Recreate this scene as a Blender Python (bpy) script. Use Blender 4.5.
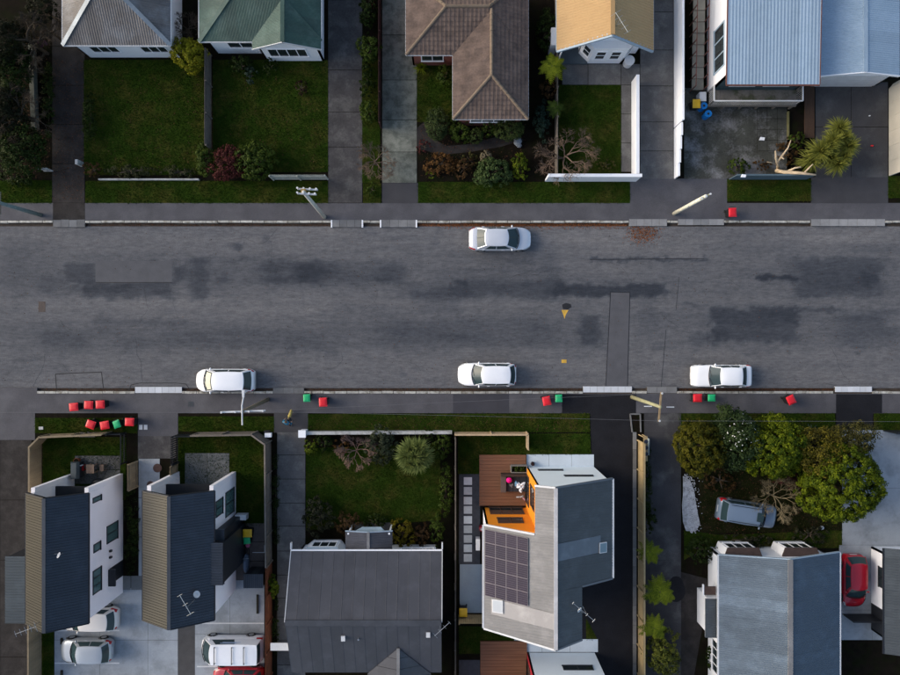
import bpy, math, random
import numpy as np
from mathutils import Vector, Matrix

for o in list(bpy.data.objects): bpy.data.objects.remove(o)
SC = bpy.context.scene
COL = SC.collection
S, H = 12.9, 54.0                      # photo pixels per metre on the ground, camera height

# ---------------------------------------------------------------- camera
cam = bpy.data.cameras.new('camera')
cam.sensor_width = 36; cam.lens = 36 * H / (900 / S); cam.clip_end = 2000
co = bpy.data.objects.new('camera', cam); COL.objects.link(co)
co.location = (0, 0, H); co.rotation_euler = (0, 0, 0)
SC.camera = co
# ---------------------------------------------------------------- sky and sun (overcast late afternoon, light from the west)
SUN_EL, SUN_AZ = 24, 280               # degrees; azimuth clockwise from +Y (up in the photo)
w = bpy.data.worlds.new('World'); SC.world = w; w.use_nodes = True
nt = w.node_tree; nt.nodes.clear()
sky = nt.nodes.new('ShaderNodeTexSky'); sky.sky_type = 'NISHITA'; sky.sun_disc = False
sky.sun_elevation = math.radians(SUN_EL); sky.sun_rotation = math.radians(SUN_AZ)
sky.air_density = 1.0; sky.dust_density = 3.0; sky.ozone_density = 1.0
bg = nt.nodes.new('ShaderNodeBackground'); bg.inputs[1].default_value = 0.15
wo = nt.nodes.new('ShaderNodeOutputWorld')
nt.links.new(sky.outputs[0], bg.inputs[0]); nt.links.new(bg.outputs[0], wo.inputs[0])
sl = bpy.data.lights.new('sun', 'SUN'); sl.energy = 1.15; sl.angle = math.radians(40); sl.color = (1, .97, .94)
so = bpy.data.objects.new('sun', sl); COL.objects.link(so)
_a, _e = math.radians(SUN_AZ), math.radians(SUN_EL)
_d = Vector((math.sin(_a) * math.cos(_e), math.cos(_a) * math.cos(_e), math.sin(_e)))
so.rotation_euler = _d.to_track_quat('Z', 'Y').to_euler(); so.location = _d * 80
SC.view_settings.view_transform = 'Standard'; SC.view_settings.look = 'None'
SC.view_settings.gamma = 1; SC.view_settings.use_curve_mapping = False
SC.view_settings.exposure = 0.72

# ---------------------------------------------------------------- helpers
rng = random.Random(7)
def P(px, py, h=0.0):
    k = (H - h) / H / S
    return Vector(((px - 450) * k, (337.5 - py) * k, h))
def R(rx, ry, z=0.0):                  # photo pixels from the centre, measured on the ground
    return Vector((rx / S, -ry / S, z))
def tag(o, label, cat, group=None, kind=None):
    if label: o['label'] = label
    if cat: o['category'] = cat
    if group: o['group'] = group
    if kind: o['kind'] = kind
    return o
def thing(name, label, cat, loc=(0, 0, 0), rz=0, group=None):
    o = bpy.data.objects.new(name, None); COL.objects.link(o); o.empty_display_size = .2
    o.location = loc; o.rotation_euler = (0, 0, rz)
    return tag(o, label, cat, group)
def root_loc(o):
    while o.parent: o = o.parent
    return Vector(o.location)
def link(name, me, parent=None):
    o = bpy.data.objects.new(name, me); COL.objects.link(o); o.parent = parent
    return o
class MB:
    def __init__(s): s.v = []; s.f = []; s.m = []
    def add(s, vs, fs, m=0):
        b = len(s.v); s.v += [tuple(p) for p in vs]
        for f in fs: s.f.append([b + i for i in f]); s.m.append(m)
        return s
    def box(s, x0, x1, y0, y1, z0, z1, m=0):
        vs = [(x, y, z) for z in (z0, z1) for x, y in ((x0, y0), (x1, y0), (x1, y1), (x0, y1))]
        return s.add(vs, [(3, 2, 1, 0), (4, 5, 6, 7), (0, 1, 5, 4), (1, 2, 6, 5), (2, 3, 7, 6), (3, 0, 4, 7)], m)
    def prism(s, poly, z0, z1, m=0, top=None):
        n = len(poly); tp = top or poly
        a = sum(poly[i][0] * poly[(i + 1) % n][1] - poly[(i + 1) % n][0] * poly[i][1] for i in range(n))
        if a < 0: poly = poly[::-1]; tp = tp[::-1]
        vs = [(p[0], p[1], z0) for p in poly] + [(p[0], p[1], z1) for p in tp]
        return s.add(vs, [tuple(range(n))[::-1], tuple(range(n, 2 * n))] + [(i, (i + 1) % n, n + (i + 1) % n, n + i) for i in range(n)], m)
    def beam(s, p, q, w, h, m=0, up=(0, 0, 1)):
        p, q = Vector(p), Vector(q); d = (q - p).normalized(); u = Vector(up)
        if abs(d.dot(u)) > .98: u = Vector((0, 1, 0))
        x = d.cross(u).normalized(); y = x.cross(d).normalized()
        vs = [c + x * a * w / 2 + y * b * h / 2 for c in (p, q) for a, b in ((-1, -1), (1, -1), (1, 1), (-1, 1))]
        return s.add(vs, [(0, 1, 2, 3), (7, 6, 5, 4), (4, 5, 1, 0), (5, 6, 2, 1), (6, 7, 3, 2), (7, 4, 0, 3)], m)
    def tube(s, pts, rad, n=6, m=0, cap=True):
        pts = [Vector(p) for p in pts]
        if not hasattr(rad, '__len__'): rad = [rad] * len(pts)
        b = len(s.v); ref = None
        for i, p in enumerate(pts):
            d = (pts[min(i + 1, len(pts) - 1)] - pts[max(i - 1, 0)]).normalized()
            if ref is None: ref = Vector((0, 0, 1)) if abs(d.z) < .9 else Vector((1, 0, 0))
            x = d.cross(ref).normalized(); y = x.cross(d)
            for k in range(n):
                a = 2 * math.pi * k / n; s.v.append(tuple(p + (x * math.cos(a) + y * math.sin(a)) * rad[i]))
        for i in range(len(pts) - 1):
            for k in range(n):
                s.f.append([b + i * n + k, b + i * n + (k + 1) % n, b + (i + 1) * n + (k + 1) % n, b + (i + 1) * n + k]); s.m.append(m)
        if cap:
            s.f.append([b + k for k in range(n)][::-1]); s.m.append(m)
            s.f.append([b + (len(pts) - 1) * n + k for k in range(n)]); s.m.append(m)
        return s
    def cyl(s, x, y, z0, z1, r, n=16, m=0, r1=None):
        return s.tube([(x, y, z0), (x, y, z1)], [r, r if r1 is None else r1], n, m)
    def ball(s, c, r, n=10, k=6, m=0):
        r = r if hasattr(r, '__len__') else (r, r, r); vs = []; fs = []
        for i in range(k + 1):
            t = math.pi * i / k
            for j in range(n):
                a = 2 * math.pi * j / n
                vs.append((c[0] + r[0] * math.sin(t) * math.cos(a), c[1] + r[1] * math.sin(t) * math.sin(a), c[2] + r[2] * math.cos(t)))
        for i in range(k):
            for j in range(n): fs.append((i * n + j, (i + 1) * n + j, (i + 1) * n + (j + 1) % n, i * n + (j + 1) % n))
        return s.add(vs, fs, m)
    def build(s, name, mats, parent=None, smooth=False, local=False):
        off = Vector((0, 0, 0))
        if parent is not None and not local: off = root_loc(parent)
        me = bpy.data.meshes.new(name)
        me.from_pydata([(x - off.x, y - off.y, z - off.z) for x, y, z in s.v], [], s.f)
        mats = mats if isinstance(mats, (list, tuple)) else [mats]
        for q in mats: me.materials.append(q)
        if len(mats) > 1: me.polygons.foreach_set('material_index', s.m)
        if smooth: me.polygons.foreach_set('use_smooth', [True] * len(me.polygons))
        me.update()
        return link(name, me, parent)
def single(mb, name, mats, label, cat, group=None, smooth=False, kind=None, base=None):
    o = mb.build(name, mats, None, smooth)
    return tag(o, label, cat, group, kind)

# ---------------------------------------------------------------- materials
def _n(nt, t, **kw):
    n = nt.nodes.new(t)
    for k, v in kw.items(): setattr(n, k, v)
    return n
MATS = {}
def mat(name, c, rough=.75, var=.3, scale=1.2, fine=18, c2=None, c2s=.7, c2t=.52, bump=0.15, metal=0, spec=.3, rand=0, aniso=None, tone=False, coat=0):
    if name in MATS: return MATS[name]
    m = bpy.data.materials.new(name); m.use_nodes = True; nt = m.node_tree
    b = nt.nodes['Principled BSDF']; L = nt.links.new
    b.inputs['Roughness'].default_value = rough; b.inputs['Metallic'].default_value = metal
    b.inputs['Specular IOR Level'].default_value = spec
    if coat: b.inputs['Coat Weight'].default_value = coat; b.inputs['Coat Roughness'].default_value = .06
    geo = _n(nt, 'ShaderNodeNewGeometry'); pos = geo.outputs['Position']
    n1 = _n(nt, 'ShaderNodeTexNoise'); n1.inputs['Scale'].default_value = scale; n1.inputs['Detail'].default_value = 5
    n2 = _n(nt, 'ShaderNodeTexNoise'); n2.inputs['Scale'].default_value = fine; n2.inputs['Detail'].default_value = 3
    if aniso:
        mp = _n(nt, 'ShaderNodeMapping'); mp.inputs['Scale'].default_value = aniso; L(pos, mp.inputs[0]); L(mp.outputs[0], n1.inputs['Vector'])
    else: L(pos, n1.inputs['Vector'])
    L(pos, n2.inputs['Vector'])
    mul = _n(nt, 'ShaderNodeMath', operation='MULTIPLY_ADD'); L(n1.outputs[0], mul.inputs[0]); mul.inputs[1].default_value = .6
    m2 = _n(nt, 'ShaderNodeMath', operation='MULTIPLY'); L(n2.outputs[0], m2.inputs[0]); m2.inputs[1].default_value = .4
    L(m2.outputs[0], mul.inputs[2])
    mr = _n(nt, 'ShaderNodeMapRange'); L(mul.outputs[0], mr.inputs[0])
    mr.inputs[1].default_value = .28; mr.inputs[2].default_value = .72
    mr.inputs[3].default_value = 1 - var; mr.inputs[4].default_value = 1 + var
    val = mr.outputs[0]
    if rand:
        oi = _n(nt, 'ShaderNodeObjectInfo'); r2 = _n(nt, 'ShaderNodeMapRange'); L(oi.outputs['Random'], r2.inputs[0])
        r2.inputs[3].default_value = 1 - rand; r2.inputs[4].default_value = 1 + rand
        mm = _n(nt, 'ShaderNodeMath', operation='MULTIPLY'); L(val, mm.inputs[0]); L(r2.outputs[0], mm.inputs[1]); val = mm.outputs[0]
    if tone:
        at = _n(nt, 'ShaderNodeAttribute', attribute_name='tone')
        cb = _n(nt, 'ShaderNodeCombineXYZ')              # dark bitumen repairs are bluer than the worn chip
        for i_, e_ in enumerate((1.12, 1.0, .84)):
            pw = _n(nt, 'ShaderNodeMath', operation='POWER'); L(at.outputs['Fac'], pw.inputs[0]); pw.inputs[1].default_value = e_; L(pw.outputs[0], cb.inputs[i_])
    if c2:
        n3 = _n(nt, 'ShaderNodeTexNoise'); n3.inputs['Scale'].default_value = c2s; n3.inputs['Detail'].default_value = 6; n3.inputs['Roughness'].default_value = .65
        L(pos, n3.inputs['Vector'])
        r3 = _n(nt, 'ShaderNodeMapRange'); L(n3.outputs[0], r3.inputs[0]); r3.inputs[1].default_value = c2t - .07; r3.inputs[2].default_value = c2t + .1
        mx = _n(nt, 'ShaderNodeMix', data_type='RGBA'); L(r3.outputs[0], mx.inputs[0])
        mx.inputs[6].default_value = (*c, 1); mx.inputs[7].default_value = (*c2, 1); colout = mx.outputs[2]
    else:
        rg = _n(nt, 'ShaderNodeRGB'); rg.outputs[0].default_value = (*c, 1); colout = rg.outputs[0]
    vm = _n(nt, 'ShaderNodeVectorMath', operation='SCALE'); L(colout, vm.inputs[0]); L(val, vm.inputs['Scale'])
    cout = vm.outputs[0]
    if tone:
        vt = _n(nt, 'ShaderNodeVectorMath', operation='MULTIPLY'); L(cout, vt.inputs[0]); L(cb.outputs[0], vt.inputs[1]); cout = vt.outputs[0]
    L(cout, b.inputs['Base Color'])
    if bump:
        bp = _n(nt, 'ShaderNodeBump'); bp.inputs['Strength'].default_value = bump; bp.inputs['Distance'].default_value = .03
        L(n2.outputs[0], bp.inputs['Height']); L(bp.outputs[0], b.inputs['Normal'])
    MATS[name] = m
    return m
def leaf(name, c1, c2, trans=.25, rough=.55):
    if name in MATS: return MATS[name]
    m = bpy.data.materials.new(name); m.use_nodes = True; nt = m.node_tree; L = nt.links.new
    b = nt.nodes['Principled BSDF']; b.inputs['Roughness'].default_value = rough; b.inputs['Specular IOR Level'].default_value = .08
    at = _n(nt, 'ShaderNodeAttribute', attribute_name='tone')
    mx = _n(nt, 'ShaderNodeMix', data_type='RGBA'); L(at.outputs['Fac'], mx.inputs[0]); mx.inputs[6].default_value = (*c1, 1); mx.inputs[7].default_value = (*c2, 1)
    L(mx.outputs[2], b.inputs['Base Color'])
    tr = _n(nt, 'ShaderNodeBsdfTranslucent'); L(mx.outputs[2], tr.inputs[0])
    ms = _n(nt, 'ShaderNodeMixShader'); ms.inputs[0].default_value = trans
    L(b.outputs[0], ms.inputs[1]); L(tr.outputs[0], ms.inputs[2]); L(ms.outputs[0], nt.nodes['Material Output'].inputs[0])
    MATS[name] = m
    return m
def paint(name, c, rough=.25, coat=.6, metal=0): return mat(name, c, rough=rough, var=.05, bump=0, spec=.5, coat=coat, metal=metal)
M_soil = mat('soil', (.0095, .0072, .005), .95, .45, 2, 30, c2=(.008, .009, .0035), c2s=1.1, bump=.5, spec=.05)
M_lawn = mat('lawn', (.020, .037, .005), .95, .45, 1.4, 14, c2=(.046, .046, .010), c2s=.6, c2t=.53, bump=.6, spec=.0)
M_road = mat('road_asphalt', (.104, .104, .109), .85, .34, 5.0, 13, bump=.6, aniso=(.45, 1.6, 1), tone=True, spec=.2)
M_path = mat('path_asphalt', (.070, .068, .075), .85, .25, .8, 12, c2=(.086, .084, .09), c2s=.5, bump=.3)
M_patch = mat('patch_asphalt', (.080, .081, .088), .85, .18, 1.5, 26, bump=.3)
M_tar = mat('tar_seal', (.016, .016, .018), .6, .3, 3, 30, bump=.2)
M_new = mat('new_asphalt', (.0125, .0125, .015), .75, .35, 1.0, 9, bump=.35, spec=.15)
M_olddrive = mat('old_drive', (.046, .043, .043), .85, .42, 1.1, 7, c2=(.082, .078, .074), c2s=.8, c2t=.55, bump=.4, rand=.08)
M_dkdrive = mat('dark_drive', (.019, .016, .015), .9, .4, 1.3, 12, c2=(.032, .028, .026), c2s=.9, bump=.4)
M_conc = mat('concrete', (.30, .325, .35), .8, .16, .8, 20, c2=(.22, .24, .255), c2s=.6, c2t=.53, bump=.15, rand=.06)
M_slab = mat('old_slab', (.095, .091, .089), .85, .32, .9, 10, c2=(.14, .137, .13), c2s=.8, c2t=.56, bump=.25, rand=.16)
M_moss = mat('mossy_slab', (.15, .155, .13), .9, .35, .9, 14, c2=(.085, .092, .075), c2s=1.6, c2t=.5, bump=.3, rand=.1)
M_weath = mat('weathered_slab', (.045, .046, .038), .9, .5, .9, 8, c2=(.15, .148, .148), c2s=.5, c2t=.55, bump=.3, rand=.10)
M_kerb = mat('kerb_stone', (.40, .39, .35), .85, .4, 4, 22, c2=(.20, .185, .15), c2s=2.5, c2t=.54, bump=.4, rand=.15)
M_gut = mat('gutter', (.055, .043, .034), .9, .5, 2, 20, bump=.4)
M_cross = mat('crossing_block', (.30, .30, .30), .8, .2, 1.5, 20, c2=(.2, .2, .2), c2s=1.5, bump=.2, rand=.12)
M_crossdk = mat('crossing_block_grey', (.15, .15, .15), .85, .3, 1.5, 20, bump=.2, rand=.2)
M_paver = mat('paver_grey', (.13, .135, .135), .85, .2, 1.2, 20, bump=.2, rand=.1)
M_chip = mat('white_chip', (.42, .43, .45), .9, .35, 3, 35, c2=(.24, .24, .24), c2s=2.5, bump=.6)
M_white = mat('white_paint', (.80, .81, .83), .55, .06, .8, 12, bump=.04, spec=.4)
M_plaster = mat('white_plaster', (.80, .78, .81), .75, .07, .6, 14, bump=.06)
M_offw = mat('off_white', (.56, .57, .58), .6, .12, 1.5, 12, bump=.05)
M_dirtyw = mat('dirty_white', (.40, .40, .39), .75, .25, 2.5, 12, c2=(.2, .2, .17), c2s=2, c2t=.58, bump=.12)
M_cream = mat('cream_paint', (.45, .42, .35), .7, .1, 1.2, 12, bump=.05, rand=.06)
M_dark = mat('dark_trim', (.016, .018, .022), .45, .2, 2, 20, bump=0)
M_black = mat('black_plastic', (.012, .012, .013), .5, .2, 3, 30, bump=0)
M_rubber = mat('rubber', (.012, .012, .012), .85, .2, 3, 30, bump=0)
M_metal = mat('galvanised', (.42, .44, .46), .35, .15, 2, 20, metal=.8, bump=0)
M_dkmetal = mat('dark_metal', (.06, .065, .07), .4, .2, 2, 20, metal=.5, bump=0)
M_glass = mat('window_glass', (.018, .026, .030), .06, .2, .6, 8, bump=0, spec=.9)
M_cglass = mat('car_glass', (.024, .044, .049), .10, .1, .6, 8, bump=0, spec=.22)
M_tglass = mat('roof_glass', (.07, .13, .13), .08, .2, .6, 8, bump=0, spec=.9)
M_wood = mat('fence_wood', (.21, .165, .105), .85, .3, 2.5, 25, aniso=(1, 1, .2), bump=.2, rand=.15)
M_greyw = mat('grey_wood', (.145, .125, .105), .9, .3, 2.5, 25, bump=.2, rand=.15)
M_newwood = mat('new_wood', (.36, .27, .14), .8, .25, 2.5, 25, bump=.15, rand=.1)
M_redw = mat('red_stain', (.155, .052, .024), .8, .25, 2, 25, bump=.15, rand=.1)
M_deck = mat('deck_boards', (.185, .085, .045), .6, .25, .9, 18, bump=.15, aniso=(.5, 4, 1))
M_brick = mat('red_brick', (.20, .07, .05), .9, .3, 4, 25, bump=.3)
M_tile = mat('concrete_tile', (.132, .097, .080), .9, .34, 1.2, 8, c2=(.098, .074, .064), c2s=1.6, bump=.2, spec=.1)
M_tilecap = mat('ridge_tile', (.18, .135, .095), .85, .25, 2, 14, bump=.2)
M_trunk = mat('bark', (.085, .065, .045), .9, .4, 4, 30, bump=.5)
M_twig = mat('bare_twig', (.115, .078, .055), .9, .3, 3, 20, bump=0)
M_twigdk = mat('dark_twig', (.040, .029, .018), .9, .3, 3, 20, bump=0)
M_dead = mat('dead_wood', (.42, .33, .22), .85, .3, 4, 25, bump=.3)
M_pole = mat('pole_wood', (.46, .44, .37), .8, .3, 4, 25, bump=.3)
M_polegrn = mat('treated_pole', (.30, .29, .17), .85, .3, 4, 25, bump=.3)
M_yell = mat('road_yellow', (.55, .33, .05), .7, .3, 5, 30, bump=.1)
def iron(name, c, rough=.45, var=.12, rand=.05, metal=.25, **kw):
    if 'c2' not in kw: kw.update(c2=tuple(x * 1.28 for x in c), c2s=.9, c2t=.55)
    return mat(name, c, rough, var, .5, 9, bump=.03, spec=.5, rand=rand, metal=metal, **kw)
# ================================================================ GROUND, ROAD, PATHS
ROADZ = -.10
def rectpx(x0, x1, y0, y1): return [(x0, y0), (x1, y0), (x1, y1), (x0, y1)]
def flat(name, poly, z, m, kind='structure', th=.04, parent=None, label=None, cat=None):
    if len(poly) == 4 and not hasattr(poly[0], '__len__'): poly = rectpx(*poly)
    o = MB().prism([tuple(P(x, y, 0))[:2] for x, y in poly], z - th, z).build(name, m, parent)
    if kind and parent is None: o['kind'] = kind
    elif kind == 'stuff': o['kind'] = kind
    return o
def slabs(name, x0, x1, y0, y1, nx, ny, m, z=.012, gap=.25, jit=.0, piece='slab', base=M_soil, xs=None, ys=None):
    b = flat(name, (x0, x1, y0, y1), z - .008, base)
    xs = xs or [x0 + (x1 - x0) * i / nx for i in range(nx + 1)]
    ys = ys or [y0 + (y1 - y0) * i / ny for i in range(ny + 1)]
    r = random.Random(int(x0 * 7 + y0))
    for i in range(len(xs) - 1):
        for j in range(len(ys) - 1):
            zz = z + r.uniform(0, .008)
            p0 = P(xs[i] + gap, ys[j] + gap); p1 = P(xs[i + 1] - gap, ys[j + 1] - gap)
            MB().box(p0.x, p1.x, p1.y, p0.y, z - .03, zz).build(piece, m, b)
    return b
# earth under the yards on both sides of the street
MB().box(-400, 400, P(0, 220).y, 400, -.6, -.012).build('ground', M_soil)['kind'] = 'structure'
MB().box(-400, 400, -400, P(0, 394).y, -.6, -.012).build('ground', M_soil)['kind'] = 'structure'
# carriageway with its patches and worn, darker areas
def road():
    y0, y1 = P(0, 388.2).y, P(0, 226.2).y
    xs = np.concatenate([[-400, -200, -100], np.arange(-48, 48.01, .13), [100, 200, 400]])
    ys = np.linspace(y0, y1, 100)
    X, Y = np.meshgrid(xs, ys, indexing='ij')
    px, py = X * S + 450, 337.5 - Y * S
    rs = np.random.RandomState(3)
    def smooth_noise(sx, sy, seed):
        r = np.random.RandomState(seed); g = r.rand(400, 200)
        u = (X + 60) / sx; v = (Y + 20) / sy
        i = np.floor(u).astype(int); j = np.floor(v).astype(int); fu = u - i; fv = v - j
        fu = fu * fu * (3 - 2 * fu); fv = fv * fv * (3 - 2 * fv); G = lambda a, b: g[np.mod(a, 400), np.mod(b, 200)]
        return (G(i, j) * (1 - fu) + G(i + 1, j) * fu) * (1 - fv) + (G(i, j + 1) * (1 - fu) + G(i + 1, j + 1) * fu) * fv - .5
    st = smooth_noise(3.2, .16, 1) * .18 + smooth_noise(7, .9, 2) * .15 + smooth_noise(1.1, .9, 3) * .08 + smooth_noise(.35, .14, 6) * .14 + smooth_noise(.17, .5, 7) * .09
    tone = 1 + st
    wx = smooth_noise(.5, .5, 4) * 9 + smooth_noise(.2, .2, 8) * 5; wy = smooth_noise(.7, .4, 5) * 5 + smooth_noise(.2, .2, 9) * 3
    def blob(x0, x1, y0, y1, d, e=3.0):
        nonlocal tone
        a = 1 / (1 + np.exp(-(px + wx - x0) / e)) * 1 / (1 + np.exp((px + wx - x1) / e)) * 1 / (1 + np.exp(-(py + wy - y0) / (e * .6))) * 1 / (1 + np.exp((py + wy - y1) / (e * .6)))
        tone = tone * (1 + ((d ** 1.45 if d < 1 else d ** 1.25) - 1) * a)
    for a in [(62, 96, 264, 283, .68, 1.2), (80, 172, 281, 299, .66, 1.5), (172, 188, 265, 281, .66, 1.5), (190, 208, 258, 299, .68, 1.5), (38, 60, 277, 285, .72, 2), (215, 232, 274, 284, .72, 2),
              (262, 318, 260, 284, .64), (300, 405, 263, 283, .68), (335, 372, 264, 277, 1.4, 4), (278, 292, 266, 276, 1.35, 2), (405, 470, 284, 300, .82), (455, 570, 279, 297, .70), (452, 468, 280, 287, .72, 1), (416, 462, 291, 313, .80, 2),
              (556, 668, 284, 297, .52, 1.2), (560, 640, 262, 280, 1.12), (590, 706, 258, 261, .58, .8), (546, 556, 255, 300, .84),
              (757, 796, 275.5, 281, .48, .8), (796, 884, 257, 296, .66), (862, 880, 270, 284, .8, 2), (780, 790, 252, 272, .86), (850, 900, 246, 251, .76), (790, 842, 308, 312, .7, 1),
              (712, 797, 308, 324, .58, 1.5), (712, 797, 323, 342, .64, 2), (690, 726, 331, 345, .74), (838, 900, 312, 344, .8, 4), (888, 905, 316, 326, 1.3, 2),
              (40, 122, 330, 348, .76), (85, 118, 335, 347, 1.32), (122, 152, 336, 350, .82), (160, 205, 332, 348, .84), (205, 330, 330, 352, .86, 5), (90, 185, 318, 325, .82, 2),
              (395, 545, 322, 346, .80, 5), (484, 528, 330, 344, 1.25, 5), (330, 400, 300, 330, .9, 6), (580, 600, 315, 345, .66, 2), (636, 660, 296, 340, .9, 2),
              (0, 900, 226, 244, 1.12, 4), (0, 900, 352, 386, 1.04, 4), (520, 640, 226, 256, 1.08, 5), (0, 60, 240, 300, .95), (640, 780, 256, 300, 1.06, 6), (800, 900, 226, 256, 1.04), (0, 900, 298, 308, 1.07, 3), (-20, 420, 258, 292, .88, 6), (430, 920, 262, 296, .90, 6), (20, 400, 322, 352, .88, 6), (380, 620, 318, 350, .86, 6), (640, 920, 300, 345, .90, 7), (0, 30, 226, 388, .9, 8), (40, 130, 286, 292, .78, 1.5), (455, 560, 268, 272, .85, 1), (660, 700, 226, 262, 1.06, 3), (100, 190, 300, 314, 1.08, 4), (230, 330, 286, 318, 1.06, 6),
              (233, 246, 244, 249, .6, 1), (264, 268, 234, 243, .7, 1), (432, 440, 240, 246, .75, 1), (435, 440, 224, 238, .85, 1), (286, 291, 340, 358, .75, 1), (400, 406, 370, 378, .72, 1.2)]:
        blob(*a)
    for q in range(70):            # short drips and scuffs
        x = rs.uniform(-60, 960); y = rs.uniform(232, 384); l = rs.uniform(4, 30)
        blob(x, x + l, y, y + rs.uniform(1.2, 3), rs.choice([.8, .85, 1.14, .76]), 1)
    n, m = X.shape
    v = np.stack([X, Y, np.full_like(X, ROADZ)], -1).reshape(-1, 3)
    i, j = np.meshgrid(np.arange(n - 1), np.arange(m - 1), indexing='ij')
    a = (i * m + j).ravel(); f = np.stack([a, a + m, a + m + 1, a + 1], 1)
    me = bpy.data.meshes.new('road'); me.from_pydata(v.tolist(), [], f.tolist())
    at = me.attributes.new('tone', 'FLOAT', 'POINT'); at.data.foreach_set('value', np.clip(tone, .3, 1.6).ravel().astype(np.float32))
    me.materials.append(M_road); o = link('road', me); o['kind'] = 'structure'
    return o
ROAD = road()
def rflat(name, poly, m, dz=.004):
    if len(poly) == 4 and not hasattr(poly[0], '__len__'): poly = rectpx(*poly)
    o = MB().prism([tuple(P(x, y, ROADZ))[:2] for x, y in poly], ROADZ - .003, ROADZ + dz).build(name, m, ROAD); return o
rflat('asphalt_patch', (95.5, 172, 261, 282), M_patch)
rflat('asphalt_patch', [(611, 292.5), (629.5, 293), (627, 387.8), (606, 387.8)], mat('trench_patch', (.082, .082, .089), .85, .2, 1.2, 24, bump=.3))
def tarline(pts, wd=.05, dz=.005):
    mb = MB()
    for a, b in zip(pts[:-1], pts[1:]):
        p, q = P(*a, ROADZ), P(*b, ROADZ); d = (q - p).normalized(); n = Vector((-d.y, d.x, 0)) * wd / 2
        mb.add([p - n, q - n, q + n, p + n], [(0, 1, 2, 3)])
    for i, v in enumerate(mb.v): mb.v[i] = (v[0], v[1], ROADZ + dz)
    mb.build('tar_line', M_tar, ROAD)
tarline([(610.6, 292), (605.6, 388)], .05); tarline([(630, 292), (627.4, 388)], .05); tarline([(610.6, 292), (630, 292.6)], .04)
tarline([(56.5, 389), (55.5, 374), (101.5, 372), (103.5, 389)], .07)
tarline([(129, 391), (131, 385), (140, 383), (176, 383), (186, 384), (190, 390)], .05)
tarline([(679, 277), (676, 310)], .03); tarline([(666, 330), (661, 388)], .03); tarline([(96, 282.6), (172, 282.4)], .05); tarline([(590, 259.6), (704, 258.6)], .05)
# fine cracks wandering over the carriageway
def cracks():
    r = random.Random(21); mb = MB()
    for q in range(26):
        x, y = r.uniform(-20, 920), r.uniform(230, 384); a = r.choice([0, math.pi / 2]) + r.gauss(0, .35); w_ = r.uniform(.008, .018)
        for s_ in range(r.randint(6, 22)):
            a += r.gauss(0, .28); nx, ny = x + math.cos(a) * r.uniform(2, 5), y + math.sin(a) * r.uniform(2, 5)
            if not 228 < ny < 386: break
            p, q_ = P(x, y, ROADZ), P(nx, ny, ROADZ); d = (q_ - p).normalized(); n = Vector((-d.y, d.x, 0)) * w_ / 2
            mb.add([p - n, q_ - n, q_ + n, p + n], [(0, 1, 2, 3)]); x, y = nx, ny
    for i, v in enumerate(mb.v): mb.v[i] = (v[0], v[1], ROADZ + .0055 + (i % 7) * .0003)
    mb.build('crack', mat('crack_dark', (.03, .03, .032), .9, .3, 3, 20, bump=0), ROAD)['kind'] = 'stuff'
cracks()
# hydrant marks and covers on the carriageway
rflat('hydrant_triangle', [(561.5, 310), (568.5, 310), (565.6, 315), (564.6, 319), (563.4, 315)], M_yell, .006)
rflat('hydrant_box', (561.5, 566.5, 359.5, 363), M_yell, .006)
rflat('tar_spot', [(562, 304.5), (566, 303), (570.5, 304), (571.5, 307), (568, 309.6), (563, 309)], M_tar, .008)
o = MB().prism([tuple(P(x, y, ROADZ))[:2] for x, y in rectpx(38.5, 45.5, 301.5, 312)], ROADZ - .003, ROADZ + .005).build('access_cover', mat('cover_iron', (.055, .04, .035), .6, .3, 6, 40), ROAD)
# channels, kerbs, crossings
NC = [(53, 85), (332, 362), (381, 416), (629, 667), (678, 724), (811, 885)]
SCX = [(-300, 37), (135, 182), (273, 304), (583, 632), (647, 677), (835, 872)]
def kerbside(yk0, yk1, yc0, yc1, cr, north):
    lo, hi = min(yc0, yc1), max(yc0, yc1)
    ch = flat('gutter', (-400, 1300, lo, hi), ROADZ - .09, M_gut, th=.2)
    ks = flat('kerb', (-400, 1300, min(yk0, yk1), max(yk0, yk1)), -.03, M_gut, th=.3)
    x = -130.0
    while x < 1030:
        L = 11.6 + rng.uniform(-.4, .4); a, b = x, x + L; x = b
        for c0, c1 in cr:
            if a < c1 and b > c0:
                if a < c0: b = c0
                elif b > c1: a = c1
                else: a = b
        if b - a < 2: continue
        p0, p1 = P(a + .15, min(yk0, yk1)), P(b - .15, max(yk0, yk1))
        j = rng.uniform(-.012, .012)
        mb = MB(); t = .025
        mb.prism([(p0.x, p1.y + j), (p1.x, p1.y + j), (p1.x, p0.y + j), (p0.x, p0.y + j)], -.2, .018 + rng.uniform(0, .012),
                 top=[(p0.x + .01, p1.y + j + t), (p1.x - .01, p1.y + j + t), (p1.x - .01, p0.y + j - t), (p0.x + .01, p0.y + j - t)])
        mb.build('kerb_stone', M_kerb, ks)
kerbside(220.3, 223, 223, 226.4, NC, True)
kerbside(391, 393.8, 388, 391, SCX, False)
def crossing(c0, c1, y0, y1, m, n, z=.0, label=None):
    base = flat('vehicle_crossing', (c0 - .3, c1 + .3, y0 + .6, y1 - .6), z - .02, M_gut, th=.09)
    for i in range(n):
        p0, p1 = P(c0 + (c1 - c0) * i / n + .12, y0), P(c0 + (c1 - c0) * (i + 1) / n - .12, y1)
        MB().box(p0.x, p1.x, p1.y, p0.y, z - .1, z + rng.uniform(.004, .016)).build('crossing_block', m, base)
crossing(53, 85, 219.6, 227, M_crossdk, 4); crossing(332, 362, 220, 227, M_crossdk, 4); crossing(381, 416, 220, 227, M_crossdk, 4)
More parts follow.
